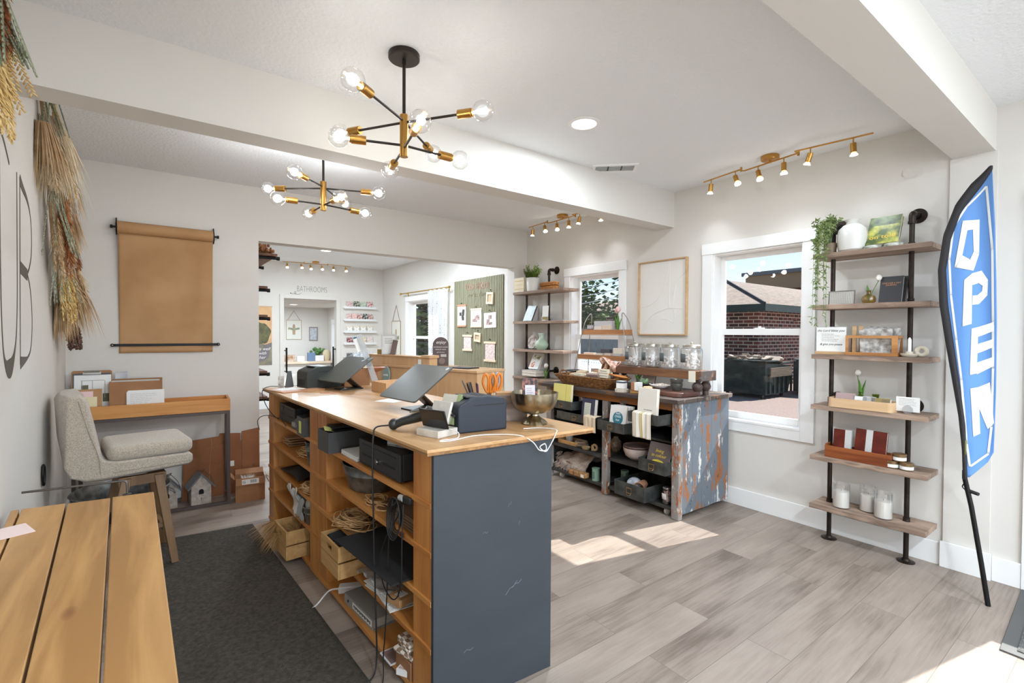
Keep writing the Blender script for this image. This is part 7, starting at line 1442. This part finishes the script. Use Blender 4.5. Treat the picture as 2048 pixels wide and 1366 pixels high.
MB().tube([(rF*r+upF*z_) for r, z_ in ((0, 0.0), (-.03, .20), (-.075, .48), (-.104, .62), (-.105, .66))], .011, 12).build('pole', BLK_M, t)
MB().tube([tuple(rF*-.098+upF*.56+nF*-.012), tuple(rF*-.05+upF*.552+nF*.02)], .009, 10).build('clip_toggle', BLACK, t); MB().tube(smooth([tuple(rF*-.102+upF*.60), tuple(rF*-.112+upF*.575), tuple(rF*-.100+upF*.56)], 4), .003, 6).build('tie_strap', FBLK, t)
b = MB(); b.grid(lambda u, v: fp(-.108+.007*u, .745+.075*v, .014), 2, 2); b.build('edge_label', mat('olive_tag', (120, 124, 70), .7), t, solid=.001)
# door mat
t = thing('door_mat', 'grey ribbed door mat with a dark border at the right edge by the door', 'mat', (3.35, .02, 0)); DM = mat('grey_loop_mat', (112, 112, 108), .95, col2=(74, 74, 72), vscale=120, bump=.7, bscale=160)
b = MB(); b.prism([(-.40, .385), (.395, .415), (.395, -.75), (-.46, -.75)], .0005, .007); b.build('rubber_border', mat('grey_rubber', (84, 84, 82), .6), t, bevel=.002); b = MB(); b.prism([(-.36, .335), (.355, .362), (.355, -.70), (-.42, -.70)], .0071, .012); b.build('pile', DM, t)
# ================= back bar behind the counter =================
t = thing('plywood_back_bar', 'birch plywood back bar with a raised panel standing behind the checkout counter', 'counter', (1.79, 4.92, 0), math.atan2(-1.47, .38))
B(0, 1.55, 0, .34, 0, 1.03).build('body', PLY, t, bevel=.002); B(-.01, 1.56, -.012, .352, 1.03, 1.052).build('top', PLY, t, bevel=.003)
B(0, .95, .004, .10, 1.0525, 1.135).build('raised_box', PLY, t, bevel=.001); B(-.008, .82, -.006, .106, 1.135, 1.148).build('raised_top', PLY, t, bevel=.002); B(.85, .965, -.010, .11, 1.135, 1.16).build('end_cap', PLY, t, bevel=.002)
B(.02, .05, -.004, -.0005, 1.02, 1.12).build('metal_bracket', GM, t); B(.80, .84, -.004, -.0005, .96, 1.12).build('paper_note', PAPER, t)
ob = thing('oval_sign', 'sage green oval sign with white lettering on the front of the plywood back bar', 'sign', (1.79+.38*.225, 4.92-1.47*.225, .865), math.atan2(-1.47, .38))
P = [(.058*math.cos(a), .085+.085*math.sin(a)) for a in [2*PI*i/40 for i in range(40)] if math.sin(a) > -.82]
b = MB(); b.prism(P, -.028, -.014, 'XZ'); b.build('plate', mat('sage_sign', (140, 158, 152), .6), ob, bevel=.002); text('lettering', 'rewilds', .03, WHITE, ob, (0, -.0285, .085), sx=.9, ext=.001)
def onbar(s, d, z): a = Vector((.38, -1.47)).normalized(); n_ = Vector((-a.y, a.x)); p = Vector((1.79, 4.92))+a*s+n_*d; return (p.x, p.y, z)
RB = math.atan2(-1.47, .38)
t = thing('framed_notice', 'grey-framed notice with a small printed code on the raised plywood ledge', 'frame', onbar(.28, .06, 1.1485), (-.14, 0, -.25)); MB().ring([(-.075, 0), (.075, 0), (.075, .205), (-.075, .205)], [(-.062, .013), (.062, .013), (.062, .192), (-.062, .192)], -.008, .008).build('frame', mat('silver_frame', (176, 172, 168), .4, metal=.3), t)
p = B(-.0615, .0615, -.002, .002, .0135, .1915).build('sheet', PAPER, t); lines('print', GREYINK, p, -.04, .04, .16, 4, .016, -.0024, .002, 4, .4)
t = card('menu_card', 'narrow dark brown card leaning right of the framed notice', 'card', onbar(.35, .05, 1.1485), .05, .15, mat('cocoa_card', (104, 84, 76), .6), -.3, .2, .003, roll=.22)
for k in range(2): solo('brass_tin', MB().cyl((0, 0, 0), (0, 0, .05), .018, n=18), mat('gold_tin', (168, 140, 84), .35, metal=.8), ['left small gold tin in front of the framed notice', 'right small gold tin in front of the framed notice'][k], 'tin', onbar(.17+.045*k, .018, 1.1485), bevel=.002)
BRN = mat('cocoa_sign', (92, 76, 72), .6)
t = thing('arched_sign', 'dark brown arched shop sign with white text standing behind the plywood bar', 'sign', onbar(.86, .225, 1.0525), (0, 0, -.5)); pts = [(-.075, 0), (.075, 0), (.075, .20)]+[(.075*math.cos(a), .20+.075*math.sin(a)) for a in [PI*i/16 for i in range(1, 16)]]+[(-.075, .20)]
b = MB(); b.prism(pts, -.006, .006, 'XZ'); pn = b.build('panel', BRN, t, bevel=.001); text('script', 'enjoy', .042, WHITE, pn, (0, -.0065, .225), shear=.4); text('line', 'HOMEMADE GOODS', .014, WHITE, pn, (0, -.0065, .178), sx=1.05); text('line', 'MADE BY HAND', .014, WHITE, pn, (0, -.0065, .155)); text('line', 'gifts & sweets', .013, WHITE, pn, (0, -.0065, .13)); B(.0, .055, -.0075, -.0062, .085, .11).build('pale_label', mat('pale_taupe', (186, 178, 172), .7), pn); b = MB(); b.prism([(.012+.03*math.cos(a), .045+.03*math.sin(a)) for a in [2*PI*i/24 for i in range(24)]], -.0075, -.0062, 'XZ'); b.build('round_print', mat('taupe_print', (128, 112, 104), .7), pn); B(-.06, .06, .007, .05, 0, .006).build('foot', BRN, t)
t = thing('flat_tablet', 'thin black tablet lying on the lower end of the plywood back bar', 'tablet', onbar(1.25, .14, 1.0525), RB+.1); MB().prism(rrect(.24, .17, .012), 0, .009).build('tablet', BLACK, t, bevel=.002)
# boxes on the far right of the counter
t = thing('kraft_carton', 'open brown carton of pens and papers behind the far tablet', 'box', (1.235, 3.69, ZT), .1); openbox_y(MB(Matrix.Translation((0, -.06, 0))), .20, .13, .125).build('carton', CARD, t, bevel=.001)
for k in range(5): solo('pen', MB().cyl((0, 0, 0), (.01*(k-2), .0, .12), .004, n=7), [ORG, mat('navy_pen', (52, 60, 84), .4), BLACK, mat('navy_pen', (52, 60, 84), .4), BLACK][k], ['orange pen in the far carton', 'leftmost navy pen in the far carton', 'black pen in the middle of the far carton', 'right navy pen in the far carton', 'rightmost black pen in the far carton'][k], 'pen', (1.17+.016*k, 3.69, ZT+.02))
t = thing('wooden_dish', 'shallow reddish wooden dish resting on the carton beside the plywood bar', 'dish', (1.385, 3.63, ZT)); MB().lathe([(0, 0), (.03, 0), (.012, .02), (.012, .10), (.05, .112), (.075, .135), (.071, .136), (.045, .122), (0, .118)], (0, 0, 0), 30).build('dish', mat('cherry_dish', (178, 118, 84), .5), t)
t = thing('grey_card_stand', 'small grey stand and postcard at the far left corner of the counter', 'stand', (.80, 3.80, ZT), .2); b = MB(); b.prism([(-.03, 0), (.03, 0), (.012, .12), (-.012, .12)], -.006, .006, 'XZ'); b.build('stand', mat('mid_grey_plastic', (96, 98, 98), .5), t); B(-.075, -.035, .01, .012, 0, .085).build('postcard', mat('photo_card', (206, 198, 190), .6, col2=(132, 126, 118), vscale=40), t)
# ================= far room =================
text('bathrooms_tmp', 'x', .01, INK, None); bpy.data.objects.remove(bpy.data.objects['bathrooms_tmp'])
t = thing('bathrooms_lettering', 'thin dark BATHROOMS lettering with a swirl on the far wall above the doorway', 'lettering', (2.40, 9.499, 2.16)); text('word', 'BATHROOMS', .155, mat('soft_black', (72, 68, 64), .7), t, (0.0, -.001, 0.0), sx=.56, off=-.004, spc=1.05)
MB().tube(smooth([(-.19, -.003, -.07), (-.24, -.003, -.10), (-.30, -.003, -.09), (-.31, -.003, -.055), (-.285, -.003, -.055), (-.29, -.003, -.09), (-.34, -.003, -.095), (-.37, -.003, -.085)], 5), .0025, 5).ball((-.375, -.004, -.083), .009, (1, 1, 1), 6).build('swirl', mat('soft_black', (72, 68, 64), .7), t)
cardc = {'pinkpat': ((222, 196, 190), (200, 160, 156)), 'forest': ((74, 84, 68), (196, 190, 170)), 'sage': ((168, 186, 164), (206, 214, 200)), 'blossom': ((228, 206, 200), (176, 96, 88)), 'pink': ((226, 180, 170), (230, 200, 192)), 'rosebrown': ((168, 116, 104), (226, 210, 200)), 'black': ((50, 48, 48), (190, 186, 180)), 'brownpink': ((170, 128, 118), (214, 190, 180)), 'creamb': ((214, 200, 178), (226, 216, 200)), 'maroon': ((112, 48, 58), (196, 160, 158)), 'blue': ((60, 100, 124), (80, 120, 140)), 'ochre': ((206, 176, 120), (230, 220, 200)), 'pale': ((222, 208, 200), (206, 186, 180)), 'whiteb': ((226, 226, 226), (168, 186, 200)), 'dark': ((74, 76, 72), (150, 150, 144))}
LUC = clear('clear_ledge', (240, 242, 242), .15, .05, .25)
rows = [(1.835, ['pinkpat', 'forest', 'sage', 'blossom'], 'top'), (1.595, ['pinkpat', 'pink', 'rosebrown', 'black', 'brownpink'], 'second'), (1.365, ['creamb']*4, 'third'), (1.135, ['maroon', 'blue', 'ochre', 'pale'], 'fourth'), (.83, ['dark', 'whiteb', 'whiteb', 'whiteb'], 'fifth'), (.57, ['sage', 'whiteb', 'ochre', 'whiteb'], 'lowest')]
ordn = ['first', 'second', 'third', 'fourth', 'fifth']
for z0, cs, rn in rows:
    t = thing('card_ledge', 'clear wall ledge, %s of the card ledges on the far wall' % rn, 'shelf', (3.29, 9.5, z0)); MB().box(-.32, .32, -.075, -.0005, -.008, 0).box(-.32, .32, -.078, -.075, -.008, .035).box(-.32, .32, -.004, -.0005, 0, .05).build('ledge', LUC if rn in ('fifth', 'lowest') else mat('frosty_white_ledge', (226, 226, 224), .3), t)
    n_ = len(cs)
    for k, c_ in enumerate(cs):
        x = 3.29-.27+.54*(k+.5)/n_; o = card('greeting_card', '%s card from the left on the %s far-wall ledge' % (ordn[k], rn), 'card', (x, 9.455, z0+.001), .115 if n_ < 5 else .10, .135+.008*((k*3) % 2), mat('card_'+c_, cardc[c_][0], .6, col2=cardc[c_][1], vscale=28, lo=.5, hi=.56), 0, .22, .003)
        if c_ == 'creamb':
            b = MB()
            for s in (-1, 1): b.prism([(0, .05), (s*.045, .02), (s*.05, .05), (s*.03, .065), (s*.052, .10), (s*.02, .105), (0, .075)], -.0035, -.002, 'XZ')
            b.build('butterfly', PAPER, o)
# poster
t = thing('landscape_poster', 'tall landscape poster of a tree and road on the far wall', 'poster', (1.50, 9.498, .78)); B(-.21, .21, -.004, -.001, 0, 1.03).build('sheet', mat('dawn_sky', (226, 186, 138), .7, col2=(206, 160, 118), vscale=3), t)
b = MB(); b.prism([(-.21, .0), (.21, .0), (.21, .40), (.1, .36), (-.05, .42), (-.21, .44)], -.0055, -.0042, 'XZ'); b.build('hills', mat('painted_field', (150, 142, 112), .7, col2=(112, 108, 100), vscale=7), t)
b = MB(); b.prism([(.0+.19*math.cos(a)*(1+.08*math.sin(5*a)), .56+.20*math.sin(a)*(1+.08*math.cos(7*a))) for a in [2*PI*i/30 for i in range(30)]], -.0065, -.0056, 'XZ'); b.build('tree', mat('painted_tree', (112, 108, 72), .7, col2=(84, 84, 60), vscale=14), t); b = MB(); b.prism([(-.1, .0), (.15, .12), (.21, .38), (.15, .37), (.02, .24), (-.21, .10), (-.21, 0)], -.0070, -.0056, 'XZ'); b.build('road', mat('painted_road', (120, 112, 116), .7), t)
text('script', 'it is well\nwith\nher', .075, WHITE, t, (.05, -.0075, .21), shear=.4); MB().box(-.22, .22, -.012, -.001, 1.03, 1.045).build('hanger_bar', OAK, t)
# pipe shelves seen edge-on on the left wall of the far room
SHB = wood('dark_walnut_shelf', (128, 84, 56), (92, 58, 38), 'Y', .6, 6)
for k, (z_, xe, y0) in enumerate(((2.10, .945, 4.97), (1.80, .875, 5.05), (1.53, .875, 5.05), (1.0, .87, 5.05), (.76, .87, 5.05))):
    t = thing('wall_shelf', ['topmost', 'second from top', 'third from top', 'fourth from top', 'lowest'][k]+' of the dark wood wall shelves just inside the far room', 'shelf', (.56, 5.5, z_), 0, None)
    B(.001, xe-.56, y0-5.5, .5, -.022, .0).build('board', SHB, t, bevel=.002)
    for y in (y0-5.5+.06, .35): MB().cyl((.0, y, -.036), (xe-.56+.02, y, -.036), .013, n=12).cyl((xe-.56+.005, y, -.036), (xe-.56+.03, y, -.036), .018, n=12).build('pipe_bracket', BLK_M, t)
t = thing('copper_leaf_plant', 'coppery dried plant on the topmost far-room wall shelf', 'plant', (.80, 5.12, 2.101)); b = MB(); rr = random.Random(14)
for k in range(50):
    a = rr.uniform(-1.9, 1.6); d = Vector((math.cos(a)*.9, math.sin(a)*.8, rr.uniform(-.15, .5))).normalized(); l = rr.uniform(.06, .17); p = d*l
    if p.z < .005 and p.x < .15: p.z = .01
    b._ell((p.x, p.y, p.z+.02), .012, (1.0, 1.0, 1.5), 4)
    b.cyl((0, 0, .01), (p.x, p.y, p.z+.02), .0016, n=4)
b.build('foliage', mat('copper_leaf', (166, 108, 58), .6, col2=(124, 78, 42), vscale=30), t); MB().lathe([(0, 0), (.03, 0), (.035, .035), (0, .035)], (0, 0, 0), 16).build('pot', mat('terracotta', (196, 142, 108), .7), t)
# doorway pulls
for k, (x, za, zb) in enumerate(((1.965, .62, 1.08), (2.80, .62, 1.09))): solo('door_pull', MB().cyl((0, 0, za), (0, 0, zb), .016, n=12).cyl((0, 0, za+.03), (-.055 if not k else .04, .0, za+.03), .01, n=8).cyl((0, 0, zb-.05), (-.055 if not k else .04, 0, zb-.05), .01, n=8).cyl((-.053 if not k else .037, 0, zb-.05), (-.055 if not k else .04, 0, zb-.05), .022, n=14), BLK_M, ['black bar pull mounted at the left side of the far doorway', 'black bar pull mounted at the right side of the far doorway'][k], 'handle', (x, 9.56, 0))
# room behind the doorway
def hangframe(label, loc, w, h, apex, figure, rz=0):
    t = thing('hanging_glass_frame', label, 'frame', loc, rz); MB().ring([(-w/2, 0), (w/2, 0), (w/2, h), (-w/2, h)], [(-w/2+.008, .008), (w/2-.008, .008), (w/2-.008, h-.008), (-w/2+.008, h-.008)], -.012, -.002).build('frame', mat('brass_frame', (176, 152, 112), .4, metal=.6), t)
    p = B(-w/2+.008, w/2-.008, -.007, -.005, .008, h-.008).build('backing', mat('ivory_backing', (222, 220, 208), .7), t); MB().tube([(-w*.4, -.008, h), (0, -.004, apex), (w*.4, -.008, h)], .004, 5).build('rope', mat('brown_cord', (132, 100, 76), .8), t)
    b = MB(); b.prism([(-.03*figure, h*.25), (.03*figure, h*.25), (.035*figure, h*.55), (.02*figure, h*.78), (-.02*figure, h*.78), (-.035*figure, h*.55)], -.0085, -.0072, 'XZ'); b.build('pressed_flower', mat('dried_stem', (176, 148, 122), .8), p)
    b = MB(); b.prism([(-.13*figure, h*.52), (0, h*.48), (.13*figure, h*.52), (.12*figure, h*.62), (0, h*.58), (-.12*figure, h*.62)], -.0098, -.0086, 'XZ'); b.build('pressed_leaves', mat('dried_sage', (160, 164, 126), .8), p); return t
hangframe('glass frame with pressed stems hanging by a cord in the room behind the doorway', (2.69, 12.299, 1.19), .34, .46, .68, 1.0)
hangframe('narrow brass frame hanging by a cord on the far right wall beside the window', (WX-.001, 8.81, .86), .42, .73, 1.03, 1.2, F)
t = thing('small_wall_frame', 'small grey-blue framed print right of the hanging glass frame', 'frame', (3.13, 12.299, 1.16)); MB().ring([(-.10, 0), (.10, 0), (.10, .33), (-.10, .33)], [(-.08, .02), (.08, .02), (.08, .31), (-.08, .31)], -.02, -.001).build('frame', mat('taupe_frame', (150, 138, 132), .5), t); B(-.08, .08, -.008, -.002, .02, .31).build('print', mat('dusty_blue_print', (164, 170, 184), .7, col2=(206, 206, 208), vscale=20), t)
t = thing('wall_counter', 'pale wooden wall counter in the room behind the doorway', 'counter', (2.6, 12.1, 0)); B(-1.3, .86, -.2, .19, .63, .68).build('top', mat('pale_wood_top', (226, 202, 176), .5), t, bevel=.003); MB().box(-1.28, .84, -.15, .18, 0, .6299).build('base', WALL, t)
for nm, lb, ct_, x, w, h, m_ in (('wooden_crate', 'brown crate of cards at the left of the far counter', 'crate', 2.5, .30, .16, mat('far_crate', (160, 116, 78), .7, col2=(206, 186, 168), vscale=14)), ('white_box', 'small white box beside the crate on the far counter', 'box', 2.78, .16, .12, PAPER), ('blue_book', 'blue book standing on the far counter', 'book', 3.02, .17, .20, mat('slate_blue', (110, 132, 160), .6)), ('white_card', 'white card with faint print on the far counter', 'card', 3.2, .20, .13, PAPER)):
    solo(nm, B(-w/2, w/2, -.04, .04, 0, h), m_, lb, ct_, (x, 12.05, .6805), bevel=.003)
t = thing('potted_plant', 'bright green leafy plant on the far counter', 'plant', (3.22, 12.2, .6805)); MB().cyl((0, 0, 0), (0, 0, .12), .05, n=16).build('pot', WHITE, t); b = MB(); rr = random.Random(2)
for k in range(26): b._ell((rr.gauss(0, .05), rr.gauss(0, .03), .24+rr.gauss(0, .06)), .035, (1, .3, .9), 5)
b.build('leaves', mat('far_green', (84, 128, 62), .6), t)
vase('wicker_vase', 'pale gold woven vase at the right of the far counter', (3.38, 12.1, .6805), [(0, 0), (.07, 0), (.09, .08), (.085, .2), (.05, .26), (.045, .26), (0, .2)], mat('pale_gold_weave', (206, 188, 156), .7))
# curtain rod and lace curtain
t = thing('curtain_rod', 'thin brass curtain rod above the far-room window', 'curtain rod', (3.68, 7.5, 2.075)); MB().cyl((0, -.88, 0), (0, .88, 0), .010, n=14).lathe([(0, 0), (.016, .004), (.016, .02), (.022, .03), (.018, .045), (0, .05)], (0, .88, 0), 16, axis=(0, 1, 0)).lathe([(0, 0), (.016, .004), (.016, .02), (.022, .03), (.018, .045), (0, .05)], (0, -.88, 0), 16, axis=(0, -1, 0)).build('rod', mat('gold_rod', (206, 176, 96), .3, metal=1), t)
for y in (-.76, .76): MB().cyl((0, y, 0), (.088, y, 0), .006, n=8).box(.082, .0885, y-.012, y+.012, -.05, .03).build('bracket', mat('gold_rod', (206, 176, 96), .3, metal=1), t)
lc = bpy.data.materials.new('white_lace'); lc.use_nodes = True; n = lc.node_tree; out = n.nodes['Material Output']; bs = n.nodes['Principled BSDF']; bs.inputs['Base Color'].default_value = C3((236, 236, 234)); bs.inputs['Roughness'].default_value = .9
tl = n.nodes.new('ShaderNodeBsdfTranslucent'); tl.inputs[0].default_value = C3((236, 236, 234)); tr = n.nodes.new('ShaderNodeBsdfTransparent'); tc = n.nodes.new('ShaderNodeTexCoord'); vo = n.nodes.new('ShaderNodeTexVoronoi'); vo.inputs['Scale'].default_value = 34; vo.inputs['Randomness'].default_value = .25; n.links.new(tc.outputs['Object'], vo.inputs[0])
cr = n.nodes.new('ShaderNodeValToRGB'); cr.color_ramp.elements[0].position = .22; cr.color_ramp.elements[0].color = (.85, .85, .85, 1); cr.color_ramp.elements[1].position = .3; cr.color_ramp.elements[1].color = (.12, .12, .12, 1); n.links.new(vo.outputs['Distance'], cr.inputs[0])
m1 = n.nodes.new('ShaderNodeMixShader'); m1.inputs[0].default_value = .45; n.links.new(bs.outputs[0], m1.inputs[1]); n.links.new(tl.outputs[0], m1.inputs[2]); m2 = n.nodes.new('ShaderNodeMixShader'); n.links.new(cr.outputs[0], m2.inputs[0]); n.links.new(m1.outputs[0], m2.inputs[1]); n.links.new(tr.outputs[0], m2.inputs[2]); n.links.new(m2.outputs[0], out.inputs[0])
b = MB(); b.grid(lambda u, v: (.025*math.sin(u*PI*9)*(.5+.5*v), lerp(lerp(-.42, .26, u), lerp(-.26, .22, u), math.sin(PI*v)**.5*.0+(1-v)*.0)*(.85+.15*v), lerp(-1.32, .03, v)), 90, 20)
solo('lace_curtain', b, lc, 'white lace curtain panel gathered in the middle of the far-room window', 'curtain', (3.68, 7.06, 2.04))
# olive slatted board
t = thing('slatted_display_board', 'tall olive slatted board with copper lettering on the far right wall', 'board', (WX-.001, 5.91, .65), F); OLV = mat('olive_board', (142, 138, 112), .7); B(-.64, .64, -.010, -.0, 0, 1.505).build('backing', mat('olive_board_dark', (116, 112, 90), .7), t); b = MB()
for k in range(33): x = -.632+1.264*k/32; b.box(x-.013, x+.013, -.020, -.0101, 0, 1.505)
b.build('slats', OLV, t)
text('lettering', 'TOO GOOD', .12, mat('copper_letter', (150, 102, 84), .6), t, (.01, -.0215, 1.385), sx=.95, ext=.001); text('script', 'not to share', .095, mat('olive_script', (112, 104, 78), .6), t, (.02, -.0215, 1.27), shear=.4, ext=.001)
def hung(label, cat, y, z0, w, h, kind, roll=0):
    o = thing({'frame': 'small_wood_frame', 'scroll': 'wooden_bar_scroll', 'sheet': 'photo_sheet', 'clip': 'clip_frame', 'calendar': 'hanging_calendar'}[kind], label, cat, (WX-.024, y, z0), (0, roll, F)); fm_ = mat('pale_birch', (226, 204, 174), .6)
    if kind == 'frame': MB().ring([(-w/2, 0), (w/2, 0), (w/2, h), (-w/2, h)], [(-w/2+.03, .03), (w/2-.03, .03), (w/2-.03, h-.03), (-w/2+.03, h-.03)], -.022, 0).build('frame', fm_, o, bevel=.002); B(-w/2+.03, w/2-.03, -.008, -.002, .03, h-.03).build('insert', mat('sand_insert', (190, 168, 138), .7), o)
    elif kind == 'scroll': B(-w/2+.03, w/2-.03, -.006, -.004, .015, h-.015).build('print', mat('dotty_print', (226, 212, 204), .7, col2=(206, 180, 172), vscale=50, lo=.5, hi=.55), o); MB().box(-w/2, w/2, -.014, 0, 0, .03).box(-w/2, w/2, -.014, 0, h-.03, h).build('bars', fm_, o, bevel=.002)
    else:
        p = B(-w/2, w/2, -.006, -.003, 0, h).build('sheet', mat('off_white_sheet', (224, 214, 206), .7), o)
        rr = random.Random(int(y*100)); b = MB()
        for k in range(6): x = rr.uniform(-w*.35, w*.1); zz = h*rr.uniform(.2, .7); b.box(x, x+w*.25, -.0068-.0002*k, -.0061, zz, zz+h*.16)
        b.build('printed_pictures', mat('mono_photo', (92, 74, 72), .6, col2=(196, 170, 160), vscale=25) if kind != 'clip' else mat('charcoal_print', (64, 60, 58), .6), p)
        if kind != 'sheet': MB().box(-w/2-.004, w/2+.004, -.012, 0, -.012, .012).box(-w/2-.004, w/2+.004, -.012, 0, h-.012, h+.012).build('bars', fm_ if kind == 'calendar' else mat('tan_board', (190, 138, 104), .5), o, bevel=.001)
    MB().cyl((0, 0, h+.03), (0, -.02, h+.035), .005, n=6).tube([(-w*.2, -.006, h), (0, -.012, h+.03), (w*.2, -.006, h)], .0015, 4).build('hook', BLK_M, o); return o
hung('small pale wooden frame hanging highest on the olive board', 'frame', 5.55, 1.765, .165, .165, 'frame', .06); hung('black and white clipped sheet at the left of the olive board', 'print', 6.315, 1.47, .25, .31, 'clip')
hung('mauve photo calendar between wooden bars in the middle of the olive board', 'calendar', 5.91, 1.46, .29, .25, 'calendar'); hung('curling photo sheet at the right of the olive board', 'print', 5.55, 1.44, .30, .21, 'sheet', -.03)
hung('patterned paper scroll with wooden bars, lower left of the olive board', 'scroll', 6.145, 1.10, .27, .24, 'scroll'); hung('small pale wooden frame low in the middle of the olive board', 'frame', 5.865, 1.24, .17, .13, 'frame', .08); hung('taller patterned paper scroll, lower right of the olive board', 'scroll', 5.55, .97, .30, .28, 'scroll')
solo('hanging_pen', MB().cyl((0, 0, 0), (0, 0, .11), .008, n=8).cyl((0, 0, 0), (0, 0, -.02), .004, n=6), BLACK, 'black pen hanging at the bottom right of the olive board', 'pen', (WX-.034, 5.37, .77))
solo('ledge_under_board', B(-.65, .65, -.05, -.001, 0, .03), TRIM, 'white ledge running under the olive slatted board', 'ledge', (WX-.0, 5.91, .61), F)
# ================= shared groups of repeated things =================
GROUPS = {'greeting_card': 'greeting cards on ledges and boards', 'card_ledge': 'card ledges on the far wall', 'wall_shelf': 'dark wood wall shelves in the far room', 'soap_bar': 'soaps in the long woven basket', 'soap_box': 'soap boxes on the wire ladder stand', 'rolled_napkin': 'rolled napkins in the long basket', 'wooden_honey_ball': 'small balls in the upper stoneware bowl', 'dumpster': 'dumpsters in the yard', 'pipe_shelf_unit': 'iron-pipe shelf units on the right wall', 'wrapped_packet': 'wrapped packets in the pale wooden tray', 'marble_disc': 'marble coasters on the top board', 'sage_tin': 'sage green tins in the cabinet', 'wicker_tray': 'stacked orange wicker trays', 'stoneware_bowl': 'stacked dark stoneware bowls', 'brass_tin': 'small gold tins on the plywood ledge', 'dried_flower_garland': 'dried garlands on the left wall', 'flattened_carton': 'flattened cartons under the console', 'cash_drawer': 'cash drawers in the counter', 'scissors': 'scissors in the caddy', 'wooden_crate': 'slatted crates pulled out of the counter', 'small_wood_frame': 'small wood frames on the olive board', 'wooden_bar_scroll': 'paper scrolls on the olive board', 'twine_coil': 'twine coils on the counter shelves', 'door_pull': 'bar pulls of the far doorway', 'galvanised_bucket': 'small galvanised buckets in the far bay', 'photo_card': 'photo cards on the bottom shelf', 'hanging_towel': 'towels over the cabinet drawers', 'soap_cube': 'soap blocks on coasters', 'coaster_stack': 'coaster stacks on the cabinet top', 'bud_vase': 'glass bud vases on the pipe shelves', 'receipt_printer': 'printers on the counter'}
for o in list(COL.objects):
    if o.parent is None and 'label' in o and 'group' not in o and o.get('kind') != 'structure':
        g = GROUPS.get(o.name.split('.')[0])
        if g: o['group'] = g
        elif o.name.startswith('book'): o['group'] = 'books standing in the cabinet drawers' if o.location.x < 3.2 else 'books on the pipe shelves and riser'
